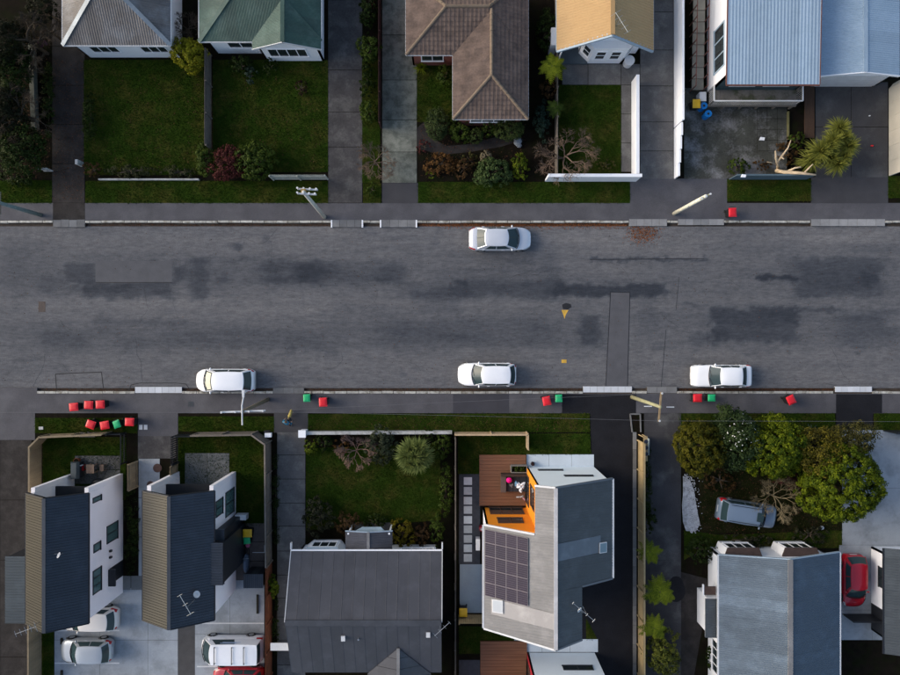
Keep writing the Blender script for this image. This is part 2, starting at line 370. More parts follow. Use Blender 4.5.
crossing(629, 667, 219.2, 226, mat('crossing_mid', (.22, .22, .22), .85, .25, 1.5, 20, bump=.2, rand=.2), 5); crossing(678, 724, 219.2, 225, MATS['crossing_mid'], 6); crossing(811, 885, 219.2, 226, MATS['crossing_mid'], 8)
for x in (331.6, 362.4, 380.6, 416.4):
    p0, p1 = P(x - .7, 220), P(x + .7, 227.4); MB().box(p0.x, p1.x, p1.y, p0.y, -.1, .03).build('crossing_edge', M_white, ROAD)
M_crw = mat('crossing_white', (.52, .54, .57), .75, .12, 1.5, 20, bump=.15, rand=.10)
crossing(135, 182, 387, 393, M_crw, 7); crossing(273, 304, 388, 393.5, M_crossdk, 3); crossing(583, 632, 386.5, 392.4, M_crw, 7)
crossing(647, 677, 387, 393, M_crossdk, 3); crossing(835, 872, 386.6, 392, M_crw, 6)
flat('driveway_apron', (-300, 37, 387.8, 394.4), .0, M_path, th=.1)
# footpaths
flat('footpath', (-400, 1300, 203, 220.3), .004, M_path)
flat('footpath', (-400, 1300, 393.8, 413.2), .004, M_path)
for r_ in [(53, 85, 203, 220), (453, 509, 394.2, 413)]: flat('path_patch', r_, .009, mat('path_dark', (.042, .042, .05), .85, .2, 1.2, 26, bump=.3) if r_[0] == 453 else M_dkdrive)
flat('path_patch', (562, 636, 394.2, 413), .009, M_new)
flat('path_patch', (836, 882, 393.6, 413), .009, M_new)
flat('driveway_apron', (836, 873, 412.8, 430.5), .010, M_new)
flat('driveway_apron', (630, 727, 178.5, 203.3), .009, M_path)
flat('driveway_apron', (811, 888, 177, 203.3), .010, mat('apron_dark', (.045, .044, .048), .85, .2, .9, 26, bump=.3))
flat('driveway_apron', (382, 418, 183, 203.3), .009, MATS['apron_dark'])
flat('driveway_apron', (138, 178, 412.8, 436), .010, M_path); flat('driveway', (138, 176, 436, 458.5), .013, M_olddrive)
flat('driveway_apron', (-200, 35, 413, 440), .009, M_path)
flat('driveway_apron', (274, 308, 412.8, 432.6), .009, MATS['apron_dark'])
flat('service_cover', (188, 193.5, 401.5, 406.5), .014, M_dkmetal, kind='structure')
for x in (139.2, 144.0): flat('service_cover', (x, x + 3.4, 424.8, 429.6), .02, M_offw)
# driveways north
slabs('driveway', 52, 85, -150, 203, 1, 9, M_dkdrive)
slabs('driveway', 328, 362.5, -150, 203.2, 1, 1, M_olddrive, ys=[-150, -60, 0, 70, 112, 147, 203])
slabs('driveway', 382, 417, -150, 183, 1, 1, M_moss, ys=[-150, -80, -10, 35, 80, 120, 152, 183])
slabs('driveway', 640, 673.5, -150, 179, 1, 1, M_slab, ys=[-150, -90, -40, 12, 50, 86, 122, 151, 179])
slabs('courtyard', 562, 640, 64, 85, 1, 1, M_slab, xs=[562, 588, 621, 640], ys=[64, 85], z=.016)
slabs('path', 621, 632, 85, 172, 1, 3, M_slab, z=.016)
slabs('courtyard', 640, 660, -20, 62, 1, 2, M_slab, z=.02) if False else None
slabs('courtyard', 684, 790, 88, 179, 1, 1, M_weath, xs=[684, 731, 787], ys=[88, 152, 179], z=.014, gap=.12)
slabs('paving', 757, 787, 108, 151, 3, 4, M_weath, z=.034, gap=.2)
slabs('driveway', 815, 888, 82, 177.5, 1, 1, mat('drive_charcoal', (.047, .046, .048), .85, .3, .7, 20, c2=(.07, .07, .07), c2s=.5, c2t=.57, bump=.3), xs=[815, 851, 888], ys=[82, 127, 177.5])
flat('footpath', [(417, 128), (424, 122), (432, 138), (446, 146), (470, 144), (500, 136), (512, 132), (524, 140), (500, 147), (470, 152), (440, 155), (424, 150), (417, 148)], .012, M_dkdrive)
# lawns: sheet plus real blades on top
M_blade = leaf('grass_blade', (.011, .031, .002), (.054, .090, .010), .15, .9)
M_bladedry = leaf('grass_dry', (.017, .036, .003), (.080, .098, .016), .15, .9)
def inpoly(x, y, poly):
    c = np.zeros(len(x), bool); n = len(poly)
    for i in range(n):
        x0, y0 = poly[i]; x1, y1 = poly[(i + 1) % n]
        if y0 == y1: continue
        t = ((y0 > y) != (y1 > y)) & (x < (x1 - x0) * (y - y0) / (y1 - y0) + x0); c ^= t
    return c
def tonemesh(name, v, f, tone, m, parent=None):
    me = bpy.data.meshes.new(name); nv, nf = len(v), len(f); k = f.shape[1]
    me.vertices.add(nv); me.vertices.foreach_set('co', v.astype(np.float32).ravel())
    me.loops.add(nf * k); me.loops.foreach_set('vertex_index', f.astype(np.int32).ravel())
    me.polygons.add(nf); me.polygons.foreach_set('loop_start', np.arange(0, nf * k, k, dtype=np.int32))
    me.update(calc_edges=True)
    at = me.attributes.new('tone', 'FLOAT', 'FACE'); at.data.foreach_set('value', np.clip(tone, 0, 1).astype(np.float32))
    me.materials.append(m); o = link(name, me, parent)
    return o
def lawn(poly, name='lawn', dens=240, z=.014, hh=.055, dry=False, seed=0, m=None, bm=None):
    if len(poly) == 4 and not hasattr(poly[0], '__len__'): poly = rectpx(*poly)
    o = flat(name, poly, z, m or M_lawn)
    q = [tuple(P(x, y))[:2] for x, y in poly]
    r = np.random.RandomState(seed + int(abs(poly[0][0]) * 3 + abs(poly[0][1])))
    x0, x1 = max(min(a for a, b in q), -37), min(max(a for a, b in q), 37); y0, y1 = max(min(b for a, b in q), -29), min(max(b for a, b in q), 29)
    n = int(max(0, x1 - x0) * max(0, y1 - y0) * dens)
    if n < 5: return o
    x = r.uniform(x0, x1, n); y = r.uniform(y0, y1, n); k = inpoly(x, y, q); x, y = x[k], y[k]; n = len(x); x = x + r.normal(0, .045, n); y = y + r.normal(0, .045, n)
    cl = np.sin(x * 1.3 + np.sin(y * 2.1) * 1.5) * np.sin(y * 1.7 + np.sin(x * .9) * 2) * .5 + np.sin(x * 5.1 + y * 3) * np.sin(y * 4.3 - x * 2) * .3
    hgt = hh * r.uniform(.5, 1.5, n) * (1 + .4 * cl); vs = []; fs = []
    for b in range(2):
        a = r.uniform(0, 6.28, n); wd = r.uniform(.012, .03, n); lean = r.uniform(.02, .08, n); b2 = r.uniform(0, 6.28, n)
        ca, sa = np.cos(a) * wd, np.sin(a) * wd
        vs.append(np.stack([np.stack([x - ca, y - sa, np.full(n, z - .005)], 1), np.stack([x + ca, y + sa, np.full(n, z - .005)], 1),
                            np.stack([x + np.cos(b2) * lean, y + np.sin(b2) * lean, z + hgt], 1)], 1).reshape(-1, 3))
    v = np.concatenate(vs); f = np.arange(len(v)).reshape(-1, 3)
    t = np.tile(np.clip(.4 + cl * .5 + r.normal(0, .22, n), 0, 1), 2)
    g = tonemesh('grass', v, f, t, bm or (M_bladedry if dry else M_blade), o); g['kind'] = 'stuff'
    return o
lawn((-60, 52, 180.5, 203)); lawn((85.5, 328, 181, 203)); lawn((363, 381, 183.5, 203), dry=True); lawn((418, 630, 182, 203))
lawn((727, 811, 179.5, 201), dry=True); lawn((888, 960, 176, 198))
lawn((84, 204, 60, 175)); lawn((213, 328, 60, 172)); lawn((417, 453, 62, 122)); lawn((555, 621, 85, 173)); lawn([(362, 60), (380, 60), (380, 183), (362, 183)], dry=True)
lawn((35, 137.5, 418, 433)); lawn((178.5, 274, 416.5, 431.5)); lawn([(308, 414), (589.5, 413.5), (590, 432), (308, 432.5)], dry=True); lawn((678.5, 835, 413.5, 431)); lawn((874, 960, 413.5, 430))
lawn((43, 126, 437, 500)); lawn((178, 264, 434, 525)); lawn([(306, 448), (440, 444), (441, 520), (306, 530)]); lawn([(458, 434), (590, 433.5), (591, 454), (526, 454.5), (479, 455), (479, 474), (458, 474)])
lawn([(459, 626), (524, 628), (524, 640), (515, 652), (459, 654)]); lawn([(586, 618), (598, 640), (586, 640)], dens=120)
lawn((42, 54, 600, 700), dens=120); lawn([(684, 530), (720, 535), (842, 530), (842, 548), (704, 548), (684, 560)], dry=True, dens=120)
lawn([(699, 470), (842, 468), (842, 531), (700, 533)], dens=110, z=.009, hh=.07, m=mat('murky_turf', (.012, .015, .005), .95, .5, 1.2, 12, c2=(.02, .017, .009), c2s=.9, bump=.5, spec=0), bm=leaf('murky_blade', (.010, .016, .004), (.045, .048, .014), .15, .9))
# south side hard surfaces
slabs('driveway', -150, 32, 440, 820, 1, 1, M_dkdrive, xs=[-150, -60, 0, 32], ys=[440, 500, 560, 657, 740, 820])
slabs('path', 138.5, 160, 458.5, 576, 1, 3, M_conc, z=.018)
slabs('car_park', 54.5, 178, 588, 800, 1, 1, M_conc, xs=[54.5, 100, 148, 178], ys=[588, 640, 700, 800], z=.016, gap=.12)
slabs('paving', 118, 144, 575.5, 590, 2, 1, M_paver, z=.02) ; flat('paving', (178, 195, 540, 800), .015, mat('dark_paving', (.062, .06, .06), .85, .2, 2, 30, bump=.3))
slabs('car_park', 195, 264.5, 580, 800, 1, 1, M_conc, xs=[195, 230, 264.5], ys=[580, 634, 700, 800], z=.016, gap=.12)
for a in [(55, 119.5, 629.8, 631), (55, 119.5, 662.4, 663.6)]: flat('parking_line', a, .034, M_offw)
for a in [(202, 264, 622.6, 623.8), (197, 264, 665.8, 667)]: flat('parking_line', a, .034, M_offw)
slabs('courtyard', 229, 264.5, 523, 580, 2, 3, mat('brown_paver', (.115, .095, .085), .9, .25, 2, 20, bump=.2, rand=.1), z=.014)
slabs('patio', 75, 120.5, 455.5, 484, 2, 2, M_slab, z=.022); slabs('patio', 185, 229.5, 453, 484, 2, 1, M_paver, z=.022, gap=.15)
slabs('driveway', 277, 305.5, 432, 820, 1, 1, M_slab, ys=[432, 455, 479, 503, 526, 551, 575, 598, 617, 640, 665, 700, 760, 820])
flat('driveway', [(590, 412.8), (632, 412.8), (632.5, 820), (520, 820), (560, 480), (592, 466)], .012, M_new)
slabs('kerb_edging', 632.5, 636.5, 430, 820, 1, 20, M_crossdk, z=.03, piece='edging', gap=.1)
slabs('driveway', 644, 681, 412.9, 820, 1, 1, mat('drive_worn', (.040, .039, .042), .85, .35, .7, 16, c2=(.085, .085, .083), c2s=.45, c2t=.58, bump=.3), ys=[412.9, 433, 560, 640, 820], z=.014, gap=.06)
flat('driveway', [(681, 572), (712, 580), (700, 640), (690, 700), (681, 820)], .01, M_dkdrive)
flat('gravel_strip', [(683, 476), (690, 480), (694, 490), (697, 510), (700, 524), (696, 531), (686, 531), (683, 522), (682, 505), (683, 495)], .02, M_chip)
flat('oil_stain', [(676 + 9 * math.cos(a) * (1 + .1 * math.sin(3 * a)), 589 + 13 * math.sin(a)) for a in [i * math.pi / 10 for i in range(20)]], .029, M_new, th=.012)
flat('forecourt_edge', (838, 842, 520, 640), .005, M_soil)
slabs('forecourt', 842, 990, 430, 545, 1, 1, M_conc, xs=[842, 905, 990], ys=[430, 488, 545], z=.016, gap=.1)
slabs('forecourt', 839, 990, 545, 640, 1, 1, M_conc, xs=[839, 872, 990], ys=[545, 610, 640], z=.016, gap=.1)
pv = flat('side_path', (459, 480, 473, 564), .010, mat('charcoal_gravel', (.052, .055, .062), .9, .3, 3, 40, bump=.5))
for i, y in enumerate([477.2, 487, 496.8, 506, 516, 525.4, 535, 544.4, 554]):
    p0, p1 = P(463.8, y), P(472, y + 7.6); MB().box(p0.x, p1.x, p1.y, p0.y, 0, .03).build('paver', mat('pale_paver', (.55, .57, .56), .8, .2, 2, 20, bump=.2, rand=.22), pv)
slabs('side_path', 459.5, 483, 564, 613, 1, 1, mat('blue_concrete', (.27, .32, .35), .8, .15, .8, 18, bump=.12, rand=.05), z=.014)
slabs('path', 526.5, 594, 454.3, 467, 3, 1, mat('pale_concrete', (.52, .58, .63), .8, .12, .8, 18, bump=.1, rand=.05), z=.02, gap=.12)
slabs('path', 514, 598, 639, 652, 3, 1, MATS['pale_concrete'], z=.02, gap=.12)
flat('side_path', (459, 480, 660, 700), .010, MATS['charcoal_gravel'])
# garden beds
for a in [(417.5, 528, 122, 181.5), (213, 262, 58, 72), (362, 381, -150, 60), (528, 555, -150, 181), (125.5, 138, 488, 576), (305.5, 441, 432.5, 446), (305, 441, 518, 545), (441, 452, 434, 700), (684, 842, 430, 556), (772, 815, 108, 172), (728, 770, 158, 172), (86, 204, 166, 179), (266, 276.5, 434, 700), (636.6, 648, 470, 820), (-60, 52, -150, 180)]:
    flat('garden_bed', a, .006, M_soil)
# ================================================================ HOUSES
def frame_uv(poly):
    p = [Vector(q) for q in poly]; n = Vector((0, 0, 0))
    for i in range(len(p)): n += p[i].cross(p[(i + 1) % len(p)])
    n.normalize()
    if n.z < 0: n = -n; p = p[::-1]
    u = Vector((0, 0, 1)).cross(n)
    u = u.normalized() if u.length > 1e-5 else Vector((1, 0, 0))
    v = n.cross(u)
    o = p[0]
    return o, u, v, n, [((q - o).dot(u), (q - o).dot(v)) for q in p]
def vrange(pts, u):
    vs = []
    for i in range(len(pts)):
        (u0, v0), (u1, v1) = pts[i], pts[(i + 1) % len(pts)]
        if abs(u1 - u0) < 1e-9:
            if abs(u - u0) < 1e-6: vs += [v0, v1]
        elif min(u0, u1) - 1e-6 <= u <= max(u0, u1) + 1e-6: vs.append(v0 + (v1 - v0) * (u - u0) / (u1 - u0))
    return (min(vs), max(vs)) if vs else None
def swap(pts): return [(b, a) for a, b in pts]
def iron_slope(poly, parent, m, pitch=.19, amp=.028, sheet=.762, th=.03, name='roof_sheet', kindprof='trap', seed=0):
    """roof slope of ribbed metal sheets, each sheet an object"""
    o, u, v, n, pts = frame_uv(poly); r = random.Random(seed + int(abs(o.x * 10)))
    ua, ub = min(a for a, b in pts), max(a for a, b in pts); ns = max(1, round((ub - ua) / sheet)); sw = (ub - ua) / ns
    out = []
    for k in range(ns):
        a, b = ua + k * sw + .002, ua + (k + 1) * sw - .002
        if kindprof == 'trap':
            nr = max(1, round(sw / pitch)); pr = sw / nr; us = []
            for i in range(nr):
                for fr, hh in ((.0, 0), (.6, 0), (.7, 1), (.9, 1)): us.append((a + (i + fr) * pr * (b - a) / sw, hh))
            us.append((b, 0))
        elif kindprof == 'wave':
            nr = max(1, round(sw / pitch)); us = [(a + (b - a) * i / (nr * 6), .5 + .5 * math.sin(2 * math.pi * i / 6)) for i in range(nr * 6 + 1)]
        else:  # tray with a standing seam at one side
            us = [(a, 1), (a + .03, 1), (a + .04, 0), (b, 0)]
        for pu, pv_ in pts:
            if a < pu < b:
                h0 = [x for x in us if x[0] <= pu][-1][1]; us.append((pu, h0))
        us.sort(); lift = r.uniform(.0, .006); top = []; bot = []
        for x, hh in us:
            q = vrange(pts, x)
            if q is None: continue
            for vv in q:
                base = o + u * x + v * vv; top.append(base + n * (hh * amp + lift)); bot.append(base - n * th)
        c = len(top) // 2
        if c < 2: continue
        V = top + bot; T = len(top); F = []
        for i in range(c - 1):
            a0, a1, b0, b1 = 2 * i, 2 * i + 1, 2 * i + 2, 2 * i + 3
            F += [(a0, b0, b1, a1), (T + a1, T + b1, T + b0, T + a0), (a0, T + a0, T + b0, b0), (a1, b1, T + b1, T + a1)]
        F += [(0, 1, T + 1, T), (2 * c - 2, T + 2 * c - 2, T + 2 * c - 1, 2 * c - 1)]
        out.append(MB().add(V, F).build(name, m, parent))
    return out
def tile_slope(poly, parent, m, course=.34, tw=.31):
    o, u, v, n, pts = frame_uv(poly); sp = swap(pts)
    va, vb = min(b for a, b in pts), max(b for a, b in pts); nc = max(1, round((vb - va) / course)); c = (vb - va) / nc
    mb = MB()
    for k in range(nc):
        v0, v1 = va + k * c, va + (k + 1) * c
        q0, q1 = vrange(sp, v0 + .012), vrange(sp, v1 - .012)
        if not q0 or not q1: continue
        lo, hi = min(q0[0], q1[0]), max(q0[1], q1[1]); i0, i1 = math.floor(lo / tw), math.ceil(hi / tw); cols = [(lo, 0), (hi, 0)]; sh = 0
        for i in range(i0 - 1, i1 + 1):
            for fr, hh in ((0, 0), (.18, .9), (.42, 1), (.6, .1), (.8, 0)):
                if lo < (i + fr + sh) * tw < hi: cols.append(((i + fr + sh) * tw, hh * .02))
        cols.sort(); V = []
        j = rng.uniform(-.003, .003)
        for fr, hh in cols:
            x0 = min(max(fr, q0[0]), q0[1]); x1 = min(max(fr, q1[0]), q1[1])
            V += [o + u * x0 + v * v0 + n * -.01, o + u * x0 + v * v0 + n * (.05 + hh + j), o + u * x1 + v * (v1 + .01) + n * (hh * .6 + .004)]
        F = []
        for i in range(len(cols) - 1):
            b = 3 * i; F += [(b, b + 3, b + 4, b + 1), (b + 1, b + 4, b + 5, b + 2)]
        mb.add(V, F)
    t = mb.build('roof_tiles', m, parent); t['kind'] = 'stuff'
    return t
def deck_slab(polys, parent, m, name='roof', off=.05, th=.07):
    mb = MB()
    for poly in polys:
        o, u, v, n, pts = frame_uv(poly); p = [o + u * a + v * b for a, b in pts]; k = len(p)
        V = [q - n * off for q in p] + [q - n * (off + th) for q in p]
        mb.add(V, [tuple(range(k)), tuple(range(k, 2 * k))[::-1]] + [(i, k + i, k + (i + 1) % k, (i + 1) % k) for i in range(k)])
    return mb.build(name, m, parent)
def caps(segs, parent, m, w=.26, h=.06, name='ridge_cap', lift=.03):
    for p, q in segs: MB().beam(Vector(p) + Vector((0, 0, lift)), Vector(q) + Vector((0, 0, lift)), w, h).build(name, m, parent)
def tilecaps(segs, parent, m):
    for p, q in segs:
        p, q = Vector(p), Vector(q); L = (q - p).length; n = max(1, round(L / .4)); mb = MB()
        for i in range(n):
            a, b = p.lerp(q, i / n), p.lerp(q, (i + 1.08) / n)
            mb.tube([a + Vector((0, 0, .03)), b + Vector((0, 0, .015))], [.125, .105], 8)
        mb.build('ridge_tiles', m, parent)['kind'] = 'stuff'
def wallpoly(pts, parent, m, th=.14, name='wall'):
    """vertical wall: list of 3D points of its outer face (a loop), thickness to the left-hand inside"""
    p = [Vector(q) for q in pts]; n = Vector((0, 0, 0))
    for i in range(len(p)): n += p[i].cross(p[(i + 1) % len(p)])
    n.normalize(); k = len(p); V = p + [q - n * th for q in p]
    return MB().add(V, [tuple(range(k)), tuple(range(k, 2 * k))[::-1]] + [(i, k + i, k + (i + 1) % k, (i + 1) % k) for i in range(k)]).build(name, m, parent)
def wallseg(a, b, z0, z1, parent, m, apex=None, th=.14, z1b=None, name='wall'):
    """a->b with the outside on the right-hand side when walking a->b"""
    a, b = Vector(a), Vector(b); z1b = z1 if z1b is None else z1b
    pts = [(a.x, a.y, z0), (b.x, b.y, z0), (b.x, b.y, z1b)]
    if apex is not None: mid = a.lerp(b, apex[0]); pts.append((mid.x, mid.y, apex[1]))
    pts.append((a.x, a.y, z1))
    return wallpoly(pts, parent, m, th, name)
def window(a, b, f0, f1, z0, z1, parent, fm=M_white, gm=M_glass, nx=2, nz=1, fw=.07, proud=.05):
    """window on the wall a->b (outside right of a->b), from fraction f0 to f1"""
    a, b = Vector(a), Vector(b); a.z = b.z = 0; d = (b - a); L = d.length; d.normalize(); n = Vector((d.y, -d.x, 0))
    s0, s1 = f0 * L, f1 * L; mb = MB()
    def bar(u0, u1, w0, w1, pr):
        c = [a + d * u0, a + d * u1]; V = []
        for z in (w0, w1):
            for q, o_ in ((c[0], 0), (c[1], 0), (c[1], pr), (c[0], pr)): V.append(q + n * (o_ - .02 if o_ == 0 else o_) + Vector((0, 0, z)))
        mb.add(V, [(0, 1, 2, 3)[::-1], (4, 5, 6, 7), (0, 1, 5, 4), (1, 2, 6, 5), (2, 3, 7, 6), (3, 0, 4, 7)][:])
    bar(s0, s1, z1 - fw, z1, proud); bar(s0 - .03, s1 + .03, z0 - .02, z0 + fw, proud + .03)
    bar(s0, s0 + fw, z0 + fw, z1 - fw, proud - .002); bar(s1 - fw, s1, z0 + fw, z1 - fw, proud - .002)
    for i in range(1, nx): x = s0 + (s1 - s0) * i / nx; bar(x - fw * .4, x + fw * .4, z0 + fw, z1 - fw, proud - .006)
    for i in range(1, nz): z = z0 + (z1 - z0) * i / nz; bar(s0 + fw, s1 - fw, z - fw * .35, z + fw * .35, proud - .01)
    wn = mb.build('window', fm, parent)
    q = MB(); e = .018
    for i in range(nx):
        x0 = s0 + (s1 - s0) * i / nx + fw * .4; x1 = s0 + (s1 - s0) * (i + 1) / nx - fw * .4
        pp = [a + d * x0, a + d * x1]
        V = [pp[0] + n * e + Vector((0, 0, z0 + .05)), pp[1] + n * e + Vector((0, 0, z0 + .05)), pp[1] + n * e + Vector((0, 0, z1 - .05)), pp[0] + n * e + Vector((0, 0, z1 - .05))]
        V += [x_ - n * .03 for x_ in V]
        MB().add(V, [(0, 1, 2, 3), (7, 6, 5, 4), (0, 4, 5, 1), (1, 5, 6, 2), (2, 6, 7, 3), (3, 7, 4, 0)]).build('pane', gm, wn)
    return wn
def gutter(p, q, parent, m, w=.12, h=.11): return MB().beam(p, q, w, h).build('gutter', m, parent)
def barge(p, q, parent, m, w=.05, h=.2): return MB().beam(p, q, w, h).build('barge_board', m, parent)
def pipe(p, q, parent, m=M_white, r=.05, name='downpipe'): return MB().tube([p, q], r, 6).build(name, m, parent)
def antenna(name, base, h, ang, label, boom=1.5, n=6, rods=.9, m=M_metal):
    t = thing(name, label, 'antenna', base); b = Vector(base)
    MB().tube([b, b + Vector((0, 0, h))], .022, 6).build('mast', m, t)
    d = Vector((math.cos(ang), math.sin(ang), 0)); nrm = Vector((-d.y, d.x, 0)); c = b + Vector((0, 0, h - .08))
    MB().tube([c - d * boom * .35, c + d * boom * .65], .016, 5).build('boom', m, t)
    for i in range(n):
        q = c + d * boom * (-.32 + .95 * i / (n - 1)); l = rods * (.6 if i else .8) * (1 - .05 * i)
        MB().tube([q - nrm * l / 2, q + nrm * l / 2], .009, 4).build('rod', m, t)
    return t
def dish(base, label, r=.28, ang=0.0):
    t = thing('satellite_dish', label, 'satellite dish', base); b = Vector(base)
    MB().tube([b, b + Vector((0, 0, .45))], .022, 6).build('mast', M_metal, t)
    c = b + Vector((0, 0, .5)); d = Vector((math.cos(ang) * .75, math.sin(ang) * .75, .62)).normalized(); u = d.cross(Vector((0, 0, 1))).normalized(); v = u.cross(d); V = [c - d * .05]; F = []
    for k in range(3):
        for j in range(14):
            a = 2 * math.pi * j / 14; rr = r * (k + 1) / 3; V.append(c + (u * math.cos(a) + v * math.sin(a)) * rr + d * (-.05 + .09 * ((k + 1) / 3) ** 2))
    for j in range(14): F.append((0, 1 + j, 1 + (j + 1) % 14))
    for k in range(2):
        for j in range(14): F.append((1 + k * 14 + j, 1 + (k + 1) * 14 + j, 1 + (k + 1) * 14 + (j + 1) % 14, 1 + k * 14 + (j + 1) % 14))
    MB().add(V, F).build('reflector', M_offw, t, True)
    MB().tube([c - v * r * .9, c + d * .32], .01, 4).build('feed_arm', M_metal, t)
    return t
def hip(x0, x1, yf, yb, ze, zr):
    """four slopes of a hip roof; pixels from the centre, ridge along the longer side"""
    hw = min(abs(x1 - x0), abs(yb - yf)) / 2; sy = 1 if yb > yf else -1
    A, B, C, D = R(x0, yf, ze), R(x1, yf, ze), R(x1, yb, ze), R(x0, yb, ze)
    if abs(x1 - x0) <= abs(yb - yf): E, F = R((x0 + x1) / 2, yf + sy * hw, zr), R((x0 + x1) / 2, yb - sy * hw, zr); return [[A, B, E], [B, C, F, E], [C, D, F], [D, A, E, F]], [(A, E), (B, E), (C, F), (D, F), (E, F)]
    yc = (yf + yb) / 2; E, F = R(x0 + hw, yc, zr), R(x1 - hw, yc, zr)
    return [[A, B, F, E], [B, C, F], [C, D, E, F], [D, A, E]], [(A, E), (D, E), (B, F), (C, F), (E, F)]
I_grey = iron('weathered_grey_iron', (.105, .097, .092), .65, .3, .2, .1, c2=(.155, .155, .16), c2s=.6, c2t=.53)
I_green = iron('green_iron', (.022, .058, .045), .6, .3, .14, .05, c2=(.045, .088, .072), c2s=.8, c2t=.55)
I_yel = iron('yellow_iron', (.385, .245, .105), .65, .10, .05, .05, c2=(.36, .225, .095), c2s=2, c2t=.55)
I_blue = iron('pale_blue_iron', (.27, .36, .45), .55, .14, .08, .08, c2=(.22, .30, .375), c2s=.5, c2t=.55)
I_navy = iron('charcoal_iron', (.034, .041, .052), .38, .1, .03, .3)
I_char = iron('warm_charcoal_iron', (.047, .048, .056), .5, .12, .09, .15)
I_lgrey = iron('light_grey_iron', (.185, .180, .175), .5, .08, .03, .2)
I_dgrey = iron('slate_iron', (.055, .064, .070), .5, .1, .03, .2)
I_bluelit = iron('weathered_blue_iron_lit', (.105, .135, .165), .55, .22, .17, .12, aniso=(.5, 2.5, 1))  # left slope: weathered sheets, with the western light also put into the colour
I_blueshade = iron('blue_iron_shaded', (.042, .065, .095), .5, .12, .05, .2)  # right slope of the same blue roof, its shade put into the colour

# ---- grey hip villa, top left
t = thing('house', 'white villa with weathered grey hip roof, second driveway from the left at the top', 'house', R(-315, -340))
sl_, rd = hip(-366, -264, -276, -440, 3.0, 5.15)
rf = deck_slab(sl_, t, M_offw)
for s_ in sl_: iron_slope(s_, rf, I_grey, pitch=.19, amp=.02, kindprof='wave', sheet=.7)
caps(rd, rf, iron('pale_flashing', (.22, .25, .27), .5, .15, .05, .3), .3, .05)
wx0, wx1, wy0, wy1 = -361, -268, -280, -436
for a, b in (((wx0, wy0), (wx1, wy0)), ((wx1, wy0), (wx1, wy1)), ((wx1, wy1), (wx0, wy1)), ((wx0, wy1), (wx0, wy0))): wallseg(R(*a), R(*b), 0, 2.93, t, M_white)
window(R(wx0, wy0), R(wx1, wy0), .13, .42, 1.0, 2.1, t, M_white, nx=3); window(R(wx0, wy0), R(wx1, wy0), .66, .93, 1.0, 2.1, t, M_white, nx=3)
for a, b in (((-366, -276), (-264, -276)), ((-264, -276), (-264, -440)), ((-366, -276), (-366, -440))): gutter(R(*a, 2.94), R(*b, 2.94), t, M_offw)

# ---- green roof house
t = thing('house', 'white house with streaky green hip roof and projecting front gable', 'house', R(-180, -330))
sl_, rd = hip(-237.5, -122, -280, -420, 2.9, 5.1)
wing = [[R(-187, -272.5, 2.94), R(-154.5, -272.5, 4.2), R(-154.5, -313, 4.2), R(-187, -280.5, 2.94)], [R(-122, -272.5, 2.94), R(-154.5, -272.5, 4.2), R(-154.5, -313, 4.2), R(-122, -280.5, 2.94)]]
rf = deck_slab(sl_ + wing, t, M_offw)
for s_ in sl_ + wing: iron_slope(s_, rf, I_green, pitch=.09, amp=.014, kindprof='wave', sheet=.762)
caps(rd[:], rf, MATS['green_iron'], .3, .05); caps([(wing[0][1], wing[0][2])], rf, MATS['green_iron'], .28, .05, lift=.04)
W = lambda a, b, z, **k: wallseg(R(*a), R(*b), 0, z, t, M_white, **k)
W((-233, -284), (-183, -284), 2.83); W((-183, -284), (-183, -276.5), 2.83); W((-126, -276.5), (-126, -416), 2.83); W((-126, -416), (-233, -416), 2.83); W((-233, -416), (-233, -284), 2.83)
W((-183, -276.5), (-126, -276.5), 2.87, apex=(.5, 4.0))
window(R(-233, -284), R(-183, -284), .35, .85, 1.1, 2.2, t, nx=2); window(R(-183, -276.5), R(-126, -276.5), .12, .78, .9, 2.3, t, nx=4)
for a, b in (((-237.5, -280), (-187, -280)), ((-122, -272.5), (-122, -420)), ((-237.5, -280), (-237.5, -420))): gutter(R(*a, 2.84), R(*b, 2.84), t, M_offw)
for q in wing: barge(q[0] + Vector((0, .0, -.1)), q[1] + Vector((0, .0, -.1)), t, M_offw)

# ---- brown tile house
t = thing('house', 'brick house with brown concrete tile hip roof behind the topiary garden', 'house', R(30, -290))
A = lambda x, y, z: R(x, y, z)
ze, zr, zm = 2.8, 4.086, 4.172
s1 = [[A(2.8, -207, ze), A(2.8, -267.8, ze), A(38.4, -303.4, zr), A(38.4, -242.6, zr)],
      [A(74, -207, ze), A(38.4, -242.6, zr), A(38.4, -303.4, zr), A(74, -267.8, ze)],
      [A(2.8, -207, ze), A(74, -207, ze), A(38.4, -242.6, zr)],
      [A(-41.7, -267.8, ze), A(2.8, -267.8, ze), A(38.4, -303.4, zr), A(36, -305.8, zm), A(-3.7, -305.8, zm)],
      [A(74, -267.8, ze), A(36, -305.8, zm), A(74, -343.8, ze)],
      [A(-41.7, -267.8, ze), A(-3.7, -305.8, zm), A(-41.7, -343.8, ze)],
      [A(-41.7, -343.8, ze), A(-3.7, -305.8, zm), A(36, -305.8, zm), A(74, -343.8, ze)]]
rf = deck_slab(s1, t, M_offw)
for s_ in s1: tile_slope(s_, rf, M_tile)
tilecaps([(s1[2][0], s1[2][2]), (s1[2][1], s1[2][2]), (s1[0][3], s1[0][2]), (s1[3][0], s1[3][4]), (s1[3][4], s1[3][3]), (s1[4][1], s1[4][2]), (s1[5][1], s1[5][2])], rf, M_tilecap)
W = lambda a, b: wallseg(R(*a), R(*b), 0, 2.72, t, M_brick)
W((7, -212), (70, -212)); W((70, -212), (70, -339)); W((70, -339), (-37, -339)); W((-37, -339), (-37, -272)); W((-37, -272), (7, -272)); W((7, -272), (7, -212))
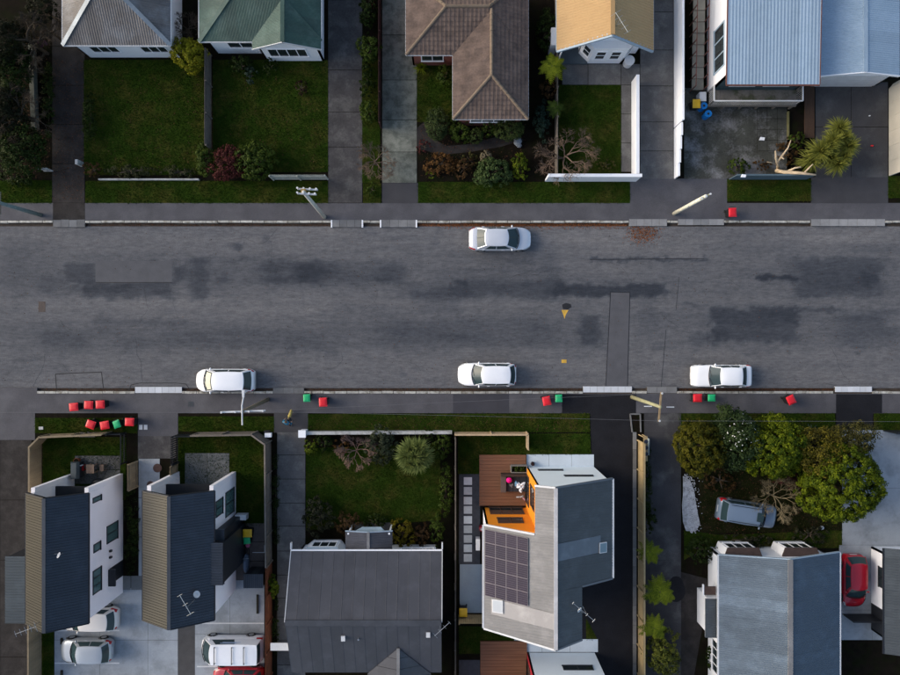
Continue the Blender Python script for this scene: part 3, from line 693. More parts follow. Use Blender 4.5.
window(R(7, -212), R(70, -212), .2, .75, .9, 2.1, t, nx=3); window(R(-37, -272), R(7, -272), .2, .7, .9, 2.1, t, nx=2); window(R(7, -272), R(7, -212), .3, .7, .9, 2.1, t, nx=2)
for a, b in (((2.8, -207), (74, -207)), ((2.8, -207), (2.8, -267.8)), ((-41.7, -267.8), (2.8, -267.8)), ((74, -207), (74, -343.8)), ((-41.7, -267.8), (-41.7, -343.8))): gutter(R(*a, 2.76), R(*b, 2.76), t, M_offw, .1, .1)

# ---- yellow gable house
t = thing('house', 'white cottage with golden yellow gable roof and front bay window', 'house', R(146, -335))
ze, zr = 3.0, 5.45
yl = [[R(101, -271, ze), R(146.3, -272.5, zr), R(146.3, -410, zr), R(101, -410, ze)], [R(191.7, -271, ze), R(146.3, -272.5, zr), R(146.3, -410, zr), R(191.7, -410, ze)]]
rf = deck_slab(yl, t, M_white)
for s_ in yl: tile_slope(s_, rf, I_yel, course=.37, tw=.2)
caps([(yl[0][1], yl[0][2])], rf, I_yel, .3, .05)
M_trim = mat('blue_grey_trim', (.30, .38, .45), .6, .1, 1, 12, bump=0)
for s_ in yl: barge(s_[0] + Vector((0, .03, -.08)), s_[1] + Vector((0, .03, -.08)), t, M_trim, .30, .16)
gutter(R(101, -271, 2.95), R(101, -410, 2.95), t, M_trim, .14); gutter(R(191.7, -271, 2.95), R(191.7, -410, 2.95), t, M_trim, .14)
W = lambda a, b, z=2.95, **k: wallseg(R(*a), R(*b), 0, z, t, M_white, **k)
W((128, -284), (187, -284), 2.95, z1b=2.95); W((187, -284), (187, -406)); W((187, -406), (106, -406), apex=(.5, 5.2)); W((106, -406), (106, -300)); W((106, -300), (128, -300)); W((128, -300), (128, -284))
wallpoly([R(106, -281, 2.95), R(187, -281, 2.95), R(146.3, -281, 5.1)], t, M_white, .12, name='gable_wall')
bp_ = [(128, -283.5), (137.5, -274), (169, -274), (179, -283.5)]
MB().prism([tuple(R(*q))[:2] for q in [(127, -284.4), (136.6, -273), (170, -273), (180, -284.4)]], 2.62, 2.95).build('bay_roof', M_white, t)
for a, b in zip(bp_[:-1], bp_[1:]): wallseg(R(*a), R(*b), 0, 2.62, t, M_white, th=.1, name='bay_wall')
window(R(137.5, -274), R(169, -274), .1, .44, .85, 2.3, t, M_white, nx=1, nz=2, fw=.09); window(R(137.5, -274), R(169, -274), .56, .9, .85, 2.3, t, M_white, nx=1, nz=2, fw=.09)
window(R(128, -283.5), R(137.5, -274), .2, .85, .85, 2.3, t, M_white, nx=1, nz=2); window(R(169, -274), R(179, -283.5), .2, .85, .85, 2.3, t, M_white, nx=1, nz=2)
MB().box(R(106, 0).x, R(137, 0).x, R(0, -273).y, R(0, -299).y, .0, .18).build('porch_floor', mat('porch_blue', (.055, .075, .09), .7, .2, 2, 20), t)
MB().tube([R(107, -274, 0), R(107, -274, 2.9)], .06, 8).build('porch_post', M_white, t)
MB().box(R(98, 0).x, R(105, 0).x, R(0, -283).y, R(0, -300).y, 0, 1.75).build('water_cylinder', M_offw, t)
antenna('tv_antenna', R(150, -281, 4.9), 1.5, math.radians(-58), 'spidery roof antenna above the gable of the yellow roof', 1.6, 5, 1.1)
single(MB().cyl(*P(629.5, 60.5, .7)[:2], 0, .7, .34, 24).cyl(*P(629.5, 60.5, .7)[:2], .70, .76, .39, 24), 'water_tub', M_offw, 'round pale tub beside the bay window of the yellow roof cottage', 'tub')

# ---- pale blue iron house with veranda
t = thing('house', 'raised house with pale blue ribbed roof and railed front veranda', 'house', R(298, -300))
ze = 4.15
bl = [[R(255.4, -233.7, ze), R(341, -233.7, ze), R(341, -345, ze + .35), R(255.4, -345, ze + .35)], [R(255.4, -456, ze), R(341, -456, ze), R(341, -345, ze + .35), R(255.4, -345, ze + .35)]]
rf = deck_slab(bl, t, M_dkmetal)
for s_ in bl: iron_slope(s_, rf, I_blue, pitch=.254, amp=.02, kindprof='wave')
caps([(bl[0][2], bl[0][3])], rf, I_blue, .35, .06)
M_rust = mat('rusty_edge', (.12, .05, .04), .8, .4, 4, 20)
gutter(R(255, -233, ze - .04), R(341.4, -233, ze - .04), t, M_rust, .1, .09)
for x in (255.2, 341.4): barge(R(x, -233.7, ze - .02), R(x, -345, ze + .32), t, M_rust, .06, .12)
M_teal = mat('dark_teal_wall', (.035, .06, .068), .7, .15, 2, 12)
wallseg(R(257, -456), R(257, -243), 0, 4.05, t, M_white, apex=(.52, 4.3)); wallseg(R(257, -243), R(339, -243), 0, 4.05, t, M_teal)
wallseg(R(339, -243), R(339, -452), 0, 4.05, t, M_white, apex=(.5, 4.3)); wallseg(R(339, -452), R(257, -452), 0, 4.05, t, M_white)
window(R(257, -299), R(257, -253), .04, .96, 1.5, 3.5, t, M_trim, nx=3, fw=.11)
window(R(257, -243), R(339, -243), .15, .45, 1.9, 3.4, t, M_offw, nx=2); window(R(257, -243), R(339, -243), .55, .85, 1.9, 3.4, t, M_offw, nx=2)
M_vdeck = mat('veranda_floor', (.135, .125, .115), .85, .3, 1.5, 18, c2=(.06, .065, .04), c2s=1.2, bump=.2)
y0_, y1_ = R(0, -228).y, R(0, -243).y
for i in range(8):
    a, b = R(254.5 + i * 10.7, 0).x, R(254.5 + (i + 1) * 10.7, 0).x - .015
    MB().box(a, b, y0_, y1_ + .0, .93, 1.0).build('deck_board', M_vdeck, t)
for i in range(6): MB().box(R(255 + i * 16.7, 0).x - .06, R(255 + i * 16.7, 0).x + .06, y0_, y0_ + .12, 0, .93).build('pile', M_greyw, t)
pts_ = [R(254.5, -243), R(254.5, -228), R(340, -228), R(340, -243)]
for a, b in zip(pts_[:-1], pts_[1:]):
    MB().beam(a + Vector((0, 0, 1.98)), b + Vector((0, 0, 1.98)), .09, .05).build('handrail', M_offw, t)
    n_ = max(2, round((b - a).length / .13)); mb = MB()
    for i in range(n_ + 1):
        q = a.lerp(b, i / n_); mb.beam(q + Vector((0, 0, 1.0)), q + Vector((0, 0, 1.96)), .025, .025)
    mb.build('balusters', mat('pale_grey_metal', (.30, .31, .32), .6, .1, 2, 20, bump=0), t)['kind'] = 'stuff'
MB().beam(R(254.5, -227.4, .9), R(340, -227.4, .9), .05, .2).build('fascia', M_greyw, t)
# ramp down the left side of that house
t = thing('ramp', 'narrow boarded access ramp with rusty handrails along the white fence', 'ramp', R(245, -290))
rx0, rx1 = R(239.5, 0).x, R(251, 0).x
for i in range(9):
    ya, yb = R(0, -245 - i * 11).y, R(0, -245 - (i + 1) * 11).y; z = .55 + .05 * i
    MB().box(rx0, rx1, ya + .012, yb - .012, z - .1, z).build('ramp_panel', mat('ramp_board', (.21, .20, .165), .85, .2, 1.5, 20, rand=.1), t)
    for x in (rx0, rx1): MB().box(x - .03, x + .03, ya, ya + .06, 0, z + .9).build('post', M_rust, t)
for x in (rx0, rx1): MB().beam((x, R(0, -245).y, 1.45), (x, R(0, -344).y, 1.85), .05, .05).build('handrail', M_rust, t)

# ---- pale garage at top right
t = thing('garage', 'white garage with pale blue low gable roof at the top right', 'garage', R(390, -300))
ze, zr = 2.6, 3.25
gl = [[R(353, -249, ze), R(390.5, -249.5, zr), R(390.5, -400, zr), R(353, -400, ze)], [R(428, -249, ze), R(390.5, -249.5, zr), R(390.5, -400, zr), R(428, -400, ze)]]
rf = deck_slab(gl, t, M_offw)
for s_ in gl: iron_slope(s_, rf, I_blue, pitch=.15, amp=.022, kindprof='wave')
caps([(gl[0][1], gl[0][2])], rf, I_blue, .3, .05)
W = lambda a, b, **k: wallseg(R(*a), R(*b), 0, 2.52, t, M_white, **k)
W((356, -251.5), (425, -251.5), apex=(.5, 3.1)); W((425, -251.5), (425, -397)); W((425, -397), (356, -397), apex=(.5, 3.1)); W((356, -397), (356, -251.5))
for i in range(5): MB().box(R(360, 0).x, R(421, 0).x, R(0, -251.5).y - .06, R(0, -251.5).y + .02, .03 + i * .44, .45 + i * .44).build('door_panel', M_offw, t)
for s_ in gl: barge(s_[0] + Vector((0, -.02, -.06)), s_[1] + Vector((0, -.02, -.06)), t, M_white, .06, .2)
gutter(R(353, -249, 2.55), R(353, -400, 2.55), t, M_white)

# ---- two dark townhouses bottom left
def townhouse(label, xl, xr, yf, yb, ze, zr, bump, side):
    t = thing('townhouse', label, 'house', R((xl + xr) / 2, (yf + yb) / 2)); xm = (xl + xr) / 2
    q = [[R(xl, yf, ze), R(xm, yf, zr), R(xm, yb, zr), R(xl, yb, ze)], [R(xr, yf, ze), R(xm, yf, zr), R(xm, yb, zr), R(xr, yb, ze)]]
    rf = deck_slab(q, t, M_dark)
    iron_slope(q[0], rf, mat('charcoal_iron_lit', (.036, .034, .027), .4, .1, .5, 9, bump=.03, spec=.5, rand=.03, metal=.3), pitch=.19, amp=.032); iron_slope(q[1], rf, I_navy, pitch=.19, amp=.032)  # left slope: same dark sheeting, with the western light put into its colour
    caps([(q[0][1], q[0][2])], rf, I_navy, .24, .05)
    for s_ in q:
        barge(s_[0] + Vector((0, .0, -.1)), s_[1] + Vector((0, 0, -.1)), t, M_dark, .08, .22); barge(s_[3] + Vector((0, .0, -.1)), s_[2] + Vector((0, 0, -.1)), t, M_dark, .08, .22)
    for x in (xl, xr): gutter(R(x, yf, ze - .06), R(x, yb, ze - .06), t, M_dark, .13, .13)
    e = 2
    W = lambda a, b, m=M_plaster, z=ze - .1, **k: wallseg(R(*a), R(*b), 0, z, t, m, **k)
    yr = yf + 13                                             # recessed glazed front
    W((xr - e, yb - e), (xr - e, yf + .5), th=.3); W((xl + e, yf + .5), (xl + e, yb - e), th=.3)
    W((xl + e + 4, yr), (xr - e - 4, yr), M_dark, apex=(.5, zr - .3)) if False else None
    wallseg(R(xr - e - 4, yr), R(xl + e + 4, yr), 0, ze - .1, t, M_dark, apex=(.5, zr - .35))
    wallseg(R(xl + e + 4, yb - e), R(xr - e - 4, yb - e), 0, ze - .1, t, M_plaster, apex=(.5, zr - .35))
    window(R(xr - e - 4, yr), R(xl + e + 4, yr), .1, .9, .1, 2.3, t, M_dark, M_tglass, nx=3); window(R(xr - e - 4, yr), R(xl + e + 4, yr), .1, .9, 2.9, 4.9, t, M_dark, M_tglass, nx=3)
    MB().box(R(xl + e + 4.2, 0).x, R(xr - e - 4.2, 0).x, R(0, yr).y + .02, R(0, yf + 1.5).y, 2.55, 2.7).build('canopy', M_dark, t)
    # white wing walls stand out in front of the glazing
    for x in (xl + e, xr - e - 3.6):
        MB().prism([tuple(R(x, yf - 4))[:2], tuple(R(x + 3.6, yf - 4))[:2], tuple(R(x + 3.6, yf + .4))[:2], tuple(R(x, yf + .4))[:2]], 0, 5.15).build('wing_wall', M_plaster, t)
    return t
th1 = townhouse('first dark-roofed townhouse, beside the leftmost driveway, parked cars behind it', -381, -325, 140, 257, 5.5, 7.05, None, 'left')
def side_block(t, x0, x1, y0, y1, z, m=I_navy, wm=None, zb=0):
    W = wm or M_dark
    MB().box(R(x0 + 1, 0).x, R(x1 - .5, 0).x, R(0, y1 - 1).y, R(0, y0 + 1).y, zb, z - .1).build('side_wing', W, t)
    rr = MB().box(R(x0, 0).x, R(x1, 0).x, R(0, y1).y, R(0, y0).y, z - .1, z - .02).build('wing_roof', M_dark, t)
    iron_slope([R(x0, y0, z), R(x1, y0, z + .03), R(x1, y1, z + .03), R(x0, y1, z)], rr, m, pitch=.19, amp=.03)
side_block(th1, -404.5, -381.5, 199, 260, 4.9, iron('teal_grey_iron', (.040, .052, .060), .45, .1, .03, .25))
xw, y_a, y_b = -327, 258, 141     # window positions on the east wall, walking south to north
def ewin(t, x, ya, yb, z0, z1, **k): window(R(x, ya), R(x, yb), 0, 1, z0, z1, t, M_dark, M_tglass, **k)
ewin(th1, -327, 197, 180, .9, 2.6, nx=2); ewin(th1, -327, 152, 147, 3.4, 4.6, nx=1); ewin(th1, -327, 198, 190, 3.5, 4.5, nx=1); ewin(th1, -327, 236, 214, 3.4, 4.6, nx=3)
wallseg(R(-326.8, 238), R(-326.8, 222), 0, 2.1, th1, M_dark, th=.1, name='entry_door')
MB().box(R(-326.5, 0).x, R(-320, 0).x, R(0, 238).y, R(0, 222).y, 2.25, 2.4).build('entry_canopy', M_dark, th1)
for y in (206, 212): MB().box(R(-327, 0).x, R(-327, 0).x + .16, R(0, y).y, R(0, y).y + .14, 2.0, 2.25).build('wall_light', M_dark, th1)
th2 = townhouse('second dark-roofed townhouse from the left, antenna on its roof, van behind', -276, -212, 138, 254, 5.5, 7.1, None, 'right')
side_block(th2, -226, -203.5, 184, 222, 5.6); 
MB().box(R(-214.5, 0).x, R(-206.5, 0).x, R(0, 224).y, R(0, 176).y, 0, 4.7).build('side_wing', M_dark, th2)
MB().box(R(-214, 0).x, R(-205.8, 0).x, R(0, 225).y, R(0, 175).y, 4.7, 4.78).build('wing_roof', I_navy, th2)
ewin(th2, -214, 172, 148, .6, 2.6, nx=2); ewin(th2, -214, 165, 150, 3.2, 4.7, nx=2)
antenna('tv_antenna', R(-361, 250, 6.6), 1.2, math.radians(200), 'antenna at the rear corner of the leftmost dark roof', 1.5, 5, .9)
antenna('tv_antenna', R(-226, 232, 6.1), 1.6, math.radians(120), 'antenna on the dark roof above the white van', 1.5, 3, .7)
dish(R(-341, 190, 6.4), 'small dish on the leftmost dark roof', .2, 2.5)
dish(R(-223, 226, 6.0), 'small dish beside the antenna on the second dark roof', .24, .6)

# ---- charcoal roof house, bottom centre-left
t = thing('house', 'wide house with charcoal sheet roof and small gabled front porch', 'house', R(-79, 260))
ze, zr = 2.9, 4.9
ch = [[R(-150, 202, ze), R(-8, 202, ze), R(-8, 259.5, zr), R(-150, 259.5, zr)], [R(-150, 317, ze), R(-8, 317, ze), R(-8, 259.5, zr), R(-150, 259.5, zr)]]
pw = [[R(-99.8, 184.8, 2.45), R(-77.5, 184.8, 2.78), R(-77.5, 203.5, 2.78), R(-99.8, 203.5, 2.45)], [R(-55, 184.8, 2.45), R(-77.5, 184.8, 2.78), R(-77.5, 203.5, 2.78), R(-55, 203.5, 2.45)]]
rw = [[R(-48, 288, 3.95), R(-78, 318, 2.93), R(-78, 380, 2.93), R(-48, 380, 3.95)], [R(-48, 288, 3.95), R(-18, 318, 2.93), R(-18, 380, 2.93), R(-48, 380, 3.95)]]
rf = deck_slab(ch + pw + rw, t, M_offw)
for s_ in ch: iron_slope(s_, rf, I_char, amp=.010, sheet=.78, kindprof='seam')
for s_ in pw: iron_slope(s_, rf, I_char, amp=.02, kindprof='trap', pitch=.2)
iron_slope(rw[0], rf, I_char, amp=.03, sheet=.78, kindprof='seam'); iron_slope(rw[1], rf, I_dgrey, amp=.03, sheet=.78, kindprof='seam')
fl = iron('ridge_flashing', (.06, .063, .07), .45, .1, .02, .4)
caps([(ch[0][2], ch[0][3])], rf, fl, .42, .06); caps([(pw[0][1], pw[0][2])], rf, I_lgrey, .2, .04); caps([(rw[0][0], rw[0][3])], rf, I_lgrey, .22, .05)
gutter(R(-150.5, 201.3, 2.86), R(-7.5, 201.3, 2.86), t, M_white, .1, .1)
for x in (-150.6, -7.4):
    barge(R(x, 201.5, 2.82), R(x, 259.5, 4.82), t, M_offw, .05, .16); MB().box(R(x, 0).x - .05, R(x, 0).x + .05, R(0, 200.5).y, R(0, 194.5).y, 2.6, 2.92).build('finial', M_offw, t)
for q in pw: barge(q[0] + Vector((0, .0, -.06)), q[1] + Vector((0, 0, -.06)), t, M_trim, .06, .16)
W = lambda a, b, **k: wallseg(R(*a), R(*b), 0, 2.82, t, M_white, **k)
W((-12, 207), (-146, 207)); W((-146, 207), (-146, 312), apex=(.5, 4.7)); W((-146, 312), (-12, 312)); W((-12, 312), (-12, 207), apex=(.5, 4.7))
MB().prism([tuple(R(*q))[:2] for q in [(-143, 207), (-135, 200.5), (-108, 200.5), (-103, 207)]], .4, 2.55).build('bay', M_white, t)
MB().prism([tuple(R(*q))[:2] for q in [(-144, 207), (-136, 199.5), (-107, 199.5), (-102, 207)]], 2.55, 2.68).build('bay_roof', M_trim, t)
window(R(-108, 200.5), R(-135, 200.5), .06, .94, 1.0, 2.35, t, nx=3); window(R(-12, 207), R(-52, 207), .1, .9, 1.0, 2.3, t, nx=3)
for x in (-97, -58): MB().beam(R(x, 187, 0), R(x, 187, 2.55), .12, .12).build('porch_post', M_white, t)
MB().box(R(-98, 0).x, R(-57, 0).x, R(0, 207).y, R(0, 185).y, 0, .2).build('porch_floor', M_slab, t)
MB().prism([tuple(R(*q))[:2] for q in [(-92, 186), (-84, 181.5), (-66, 181.5), (-62, 186)]], 2.2, 2.34).build('porch_awning', iron('awning_blue', (.25, .33, .38), .5, .1, 0, .1), t)
for q, zz in ((R(-98, 276, 4.3), .25), (R(-20, 272, 4.45), .2)): MB().box(q.x - .14, q.x + .14, q.y - .18, q.y + .18, q.z - .3, q.z + zz).build('vent', M_offw, t)
MB().tube([R(-84, 277, 4.2), R(-84, 277, 4.55)], .06, 8).build('vent_pipe', M_metal, t)
antenna('tv_antenna', R(-9, 262, 4.6), 1.3, math.radians(42), 'antenna on the right gable end of the charcoal sheet roof', 1.4, 4, .6)
single(MB().box(*(lambda a, b: (a.x, b.x, b.y, a.y))(P(270.5, 643, 2.1), P(291, 650.5, 2.1)), 2.05, 2.12).beam(P(289, 644, 2.05) , P(289, 644, 0) , .06, .06).beam(P(289, 650, 2.05), P(289, 650, 0), .06, .06), 'awning', M_offw, 'small pale awning over the path beside the charcoal roofed house', 'awning')

# ---- architect house with orange walls, and its red-walled twin below
def modern(label, dx, dy, accent, solar=True, full=True):
    t = thing('house', label, 'house', R(90 + dx, 200 + dy)); D = lambda x, y, z=0: R(x + dx, y + dy, z)
    ze, zr = 5.5, 7.5; zl = lambda x: zr - (91 - x) * (2.0 / 60.5) if x < 91 else zr - (x - 91) * (2.0 / 55)
    L1 = [D(74, 129.5, zl(74)), D(91, 129.8, zr), D(91, 172, zr), D(74, 172, zl(74))]
    L2 = [D(30.5, 170, ze), D(91, 172, zr), D(91, 269, zr), D(30.5, 261, ze)]
    L2 = [D(30.5, 168.5, ze), D(74, 172, zl(74)), D(91, 172, zr), D(91, 269, zr), D(30.5, 261, ze)]
    R1 = [D(146, 127, ze), D(91, 129.8, zr), D(91, 220, zr), D(146, 216, ze)]
    R2 = [D(91, 220, zr), D(116, 218.2, zl(116)), D(116, 265, zl(116)), D(91, 269, zr)]
    rf = deck_slab([L1, L2, R1, R2], t, M_dgtrim)
    for s_ in (L1, L2): iron_slope(s_, rf, I_lgrey, pitch=.19, amp=.014)
    for s_ in (R1, R2): iron_slope(s_, rf, I_dgrey, pitch=.19, amp=.014)
    caps([(D(91, 129.8, zr), D(91, 269, zr))], rf, iron('pale_cap', (.48, .46, .45), .5, .05, 0, .1), .26, .06)
    gutter(D(146.6, 127, ze - .04), D(146.6, 216, ze - .04), t, M_offw, .12, .12); gutter(D(29.8, 168.5, ze - .04), D(29.8, 261, ze - .04), t, M_offw, .12, .12)
    for a, b in ((D(30.5, 168.2, ze), D(74, 171.6, zl(74))), (D(30.5, 261.4, ze), D(91, 269.4, zr)), (D(74, 129.2, zl(74)), D(91, 129.5, zr)), (D(91, 129.5, zr), D(146, 126.7, ze)), (D(91, 269.4, zr), D(116, 265.4, zl(116))), (D(116, 218.6, zl(116)), D(146, 216.4, ze))):
        barge(a + Vector((0, 0, -.04)), b + Vector((0, 0, -.04)), t, M_offw if a.x < D(91, 0).x - .01 else M_dgtrim, .12, .16)
    z_ = .06
    # white street front, facing north
    wallpoly([D(143.5, 129), D(76.3, 129), D(76.3, 129, zl(76) - z_ - .1), D(91, 129, zr - .2), D(143.5, 129, ze - .05)], t, mat('pale_front', (.74, .81, .85), .7, .05, .8, 12, bump=.04))
    wallpoly([D(76, 129), D(76, 170), D(76, 170, zl(76) - .14), D(76, 129, zl(76) - .14)], t, accent, .16)
    wallpoly([D(76, 170), D(33, 170), D(33, 170, zl(33) - .14), D(76, 170, zl(76) - .14)], t, accent, .16)
    wallseg(D(33, 170), D(33, 259.5), 0, zl(33) - .14, t, M_plaster); wallseg(D(143.5, 214), D(143.5, 129.2), 0, ze - .1, t, M_plaster)
    wallpoly([D(33, 259.5), D(91, 266.5), D(91, 266.5, zr - .2), D(33, 259.5, zl(33) - .14)], t, M_plaster)
    wallpoly([D(91, 266.5), D(114, 263), D(114, 263, zl(114) - .14), D(91, 266.5, zr - .2)], t, M_plaster); wallseg(D(114, 263), D(114, 216), 0, zl(114) - .14, t, M_plaster)
    wallpoly([D(114, 216), D(143.5, 214), D(143.5, 214, ze - .1), D(114, 216, zl(114) - .14)], t, M_plaster)
    window(D(143.5, 129), D(76.3, 129), .15 if full else .12, .55, 3.6 if full else 2.2, 3.95 if full else 2.9, t, M_dark, M_glass, nx=2, fw=.05); 
    if full: window(D(143.5, 129), D(76.3, 129), .5, .86, 1.4, 1.75, t, M_dkmetal, M_glass, nx=2, fw=.05)
    bw = mat('brown_frame', (.055, .035, .028), .5, .2, 2, 20, bump=0)
    window(D(76, 133), D(76, 165), .05, .95, .1, 2.2, t, bw, M_glass, nx=3); window(D(76, 135), D(76, 160), .1, .9, 3.3, 5.4, t, bw, M_glass, nx=2)
    window(D(72, 170), D(37, 170), .0, .95, .1, 2.1, t, bw, M_glass, nx=3); window(D(68, 170), D(40, 170), .0, .85, 3.2, 4.6, t, bw, M_glass, nx=2)
    # deck
    for i in range(16):
        a, b = D(29.3, 117 + i * 3.17), D(75.8, 117 + (i + 1) * 3.17)
        MB().box(a.x, b.x, b.y + .006, a.y - .006, .0, .17).build('deck_board', M_deck, t)
    if full:
        o_, u_, v_, n_, _p = frame_uv(L2)
        def on(x, y, lift): return D(x, y, zl(x)) + Vector((-2.0 / 60.5 * S, 0, 1)).normalized() * lift
        # grid of solar panels on the left slope
        sp = mat('solar_cell', (.030, .019, .026), .18, .2, 2.5, 25, bump=0, spec=.6, rand=.15)
        x0s, x1s, y0s, y1s = 31.8, 68.6, 171.5, 231
        for i in range(4):
            for j in range(5):
                a, b = x0s + (x1s - x0s) * i / 4, x0s + (x1s - x0s) * (i + 1) / 4
                sk = lambda x: (x - x0s) * .10
                c, d = y0s + (y1s - y0s) * j / 5, y0s + (y1s - y0s) * (j + 1) / 5
                q = [on(a + .1, d - .1 + sk(a), .12), on(b - .1, d - .1 + sk(b), .12), on(b - .1, c + .1 + sk(b), .12), on(a + .1, c + .1 + sk(a), .12)]
                qi = [Vector(p).lerp((q[0] + q[1] + q[2] + q[3]) / 4, .04) for p in q]; dn = Vector((0, 0, -.045))
                mb = MB().add(q + qi + [p + dn for p in q], [(0, 1, 5, 4), (1, 2, 6, 5), (2, 3, 7, 6), (3, 0, 4, 7), (8, 9, 1, 0), (9, 10, 2, 1), (10, 11, 3, 2), (11, 8, 0, 3), (11, 10, 9, 8)], 0)
                mb.add([p + Vector((0, 0, -.004)) for p in qi], [(0, 1, 2, 3)], 1)
                for g in range(1, 6):
                    f = g / 6; a_, b_ = qi[0].lerp(qi[3], f), qi[1].lerp(qi[2], f); mb.beam(a_, b_, .012, .004, 2)
                mb.build('solar_panel', [mat('panel_frame', (.24, .21, .22), .4, .05, 2, 20, bump=0), sp, mat('cell_line', (.16, .14, .17), .4, .05, 2, 20, bump=0)], rf)
        # skylights and the tray flashing that runs up to the ridge behind each
        def tray(x0, x1, y0, y1, m, k=0):
            zz = lambda x: .035
            q = [on(x0, y0, .04) if x0 < 91 else D(x0, y0, zl(x0) + .045), on(x1, y0 + k, .04) if x0 < 91 else D(x1, y0 + k, zl(x1) + .045), on(x1, y1 + k, .04) if x0 < 91 else D(x1, y1 + k, zl(x1) + .045), on(x0, y1, .04) if x0 < 91 else D(x0, y1, zl(x0) + .045)]
            MB().add(q + [p + Vector((0, 0, -.05)) for p in q], [(3, 2, 1, 0), (4, 5, 6, 7), (0, 1, 5, 4), (1, 2, 6, 5), (2, 3, 7, 6), (3, 0, 4, 7)]).build('tray_flashing', m, rf)
        tray(37, 90, 233, 247, iron('pale_tray', (.30, .285, .275), .5, .06, 0, .2), 5); tray(92, 134, 178, 193, iron('grey_tray', (.105, .125, .145), .45, .06, 0, .2), -2)
        def skylight(xc, yc, sx, sy):
            q = [D(xc + a * sx, yc + b * sy, zl(xc + a * sx)) for a, b in ((-1, -1), (1, -1), (1, 1), (-1, 1))]; up = Vector((0, 0, .14))
            sk_ = MB().add([p + Vector((0, 0, .02)) for p in q] + [p + up for p in q], [(3, 2, 1, 0), (4, 5, 6, 7)[::-1], (0, 1, 5, 4), (1, 2, 6, 5), (2, 3, 7, 6), (3, 0, 4, 7)]).build('skylight', M_offw, rf)
            c = sum(q, Vector()) / 4; qq = [Vector(p).lerp(c, .14) + Vector((0, 0, .146)) for p in q]
            return sk_, MB().add(qq + [p + Vector((0, 0, -.02)) for p in qq], [(0, 1, 2, 3), (0, 1, 5, 4), (1, 2, 6, 5), (2, 3, 7, 6), (3, 0, 4, 7)])
        s_, g_ = skylight(42.2, 239, 4.6, 5.8); g_.build('pane', mat('skylight_pale', (.42, .45, .48), .15, .05, 1, 10, bump=0), t)
        s_, g_ = skylight(136.3, 187, 3.6, 4.6); g_.build('pane', mat('skylight_blue', (.16, .23, .26), .12, .05, 1, 10, bump=0), t)
    return t
M_dgtrim = mat('grey_trim', (.11, .125, .14), .5, .1, 1, 12, bump=0)
M_orange = mat('orange_wall', (.70, .25, .015), .7, .06, 1, 12, bump=.04)
M_redwall = mat('crimson_wall', (.30, .015, .025), .6, .06, 1, 12, bump=.04)
mh = modern('angular grey house with bright orange walls, solar panels and timber deck', 0, 0, M_orange)
modern('twin house at the bottom edge with dark red wall and timber deck', 1, 186, M_redwall, full=False)
antenna('tv_antenna', R(117, 237, 6.4), 1.5, math.radians(140), 'long antenna at the right edge of the slate roof with solar panels', 1.9, 4, .35)
dish(R(112, 236, 6.7), 'small dish on the slate roof with solar panels', .2, -.6)
o_ = thing('heat_pump', 'pale outdoor unit against the wall beside the square pavers', 'heat pump', R(29, 205))
MB().box(R(25.5, 0).x, R(29.5, 0).x, R(0, 210).y, R(0, 199).y, .0, .75).build('casing', M_offw, o_); MB().cyl(R(25.2, 0).x, R(0, 205).y, .3, .45, .03).build('valve', M_dark, o_)

# ---- weathered blue iron house bottom right
t = thing('house', 'old house with weathered blue iron roof behind the overgrown garden', 'house', R(311, 280))
ze, zr = 3.0, 4.65
wl = [[R(254, 205.5, ze), R(311, 203, zr), R(311, 350, zr), R(254, 350, ze)], [R(368, 203, ze), R(311, 203, zr), R(311, 350, zr), R(368, 350, ze)]]
rf = deck_slab(wl, t, M_offw)
iron_slope(wl[0], rf, I_bluelit, pitch=.076 * 2, amp=.026, kindprof='wave'); iron_slope(wl[1], rf, I_blueshade, pitch=.076 * 2, amp=.02, kindprof='wave')
caps([(wl[0][1], wl[0][2])], rf, I_lgrey, .34, .06)
gutter(R(253.4, 205, 2.95), R(253.4, 350, 2.95), t, M_offw); gutter(R(368.6, 203, 2.95), R(368.6, 350, 2.95), t, M_offw)
for s_ in wl: barge(s_[0] + Vector((0, .02, -.08)), s_[1] + Vector((0, .02, -.08)), t, M_trim, .06, .2)
W = lambda a, b, **k: wallseg(R(*a), R(*b), 0, 2.92, t, M_white, **k)
W((364, 209), (258, 209), apex=(.5, 4.4)); W((258, 209), (258, 347)); W((258, 347), (364, 347), apex=(.5, 4.4)); W((364, 347), (364, 209))
for x0, x1 in ((263, 297), (318, 352)):
    MB().prism([tuple(R(*q))[:2] for q in [(x0, 209), (x0 + 3, 202), (x1 - 3, 202), (x1, 209)]], .4, 2.4).build('bay', M_white, t)
    MB().prism([tuple(R(*q))[:2] for q in [(x0 - 1, 208.8), (x0 + 2, 200.6), (x1 - 2, 200.6), (x1 + 1, 208.8)]], 2.4, 2.5).build('bay_roof', mat('brown_roof', (.06, .04, .035), .8, .3, 3, 20), t)
    window(R(x1 - 3, 202), R(x0 + 3, 202), .05, .95, .95, 2.25, t, nx=3)
MB().box(R(247, 0).x, R(258, 0).x, R(0, 284).y, R(0, 250).y, 0, 2.42).build('porch', M_white, t)
pr_ = MB().box(R(243.5, 0).x, R(257.5, 0).x, R(0, 286).y, R(0, 249).y, 2.42, 2.5).build('porch_roof', M_offw, t)
iron_slope([R(243.2, 249, 2.54), R(257.6, 249, 2.62), R(257.6, 286, 2.62), R(243.2, 286, 2.54)], pr_, I_dgrey, pitch=.15, amp=.02, kindprof='wave')
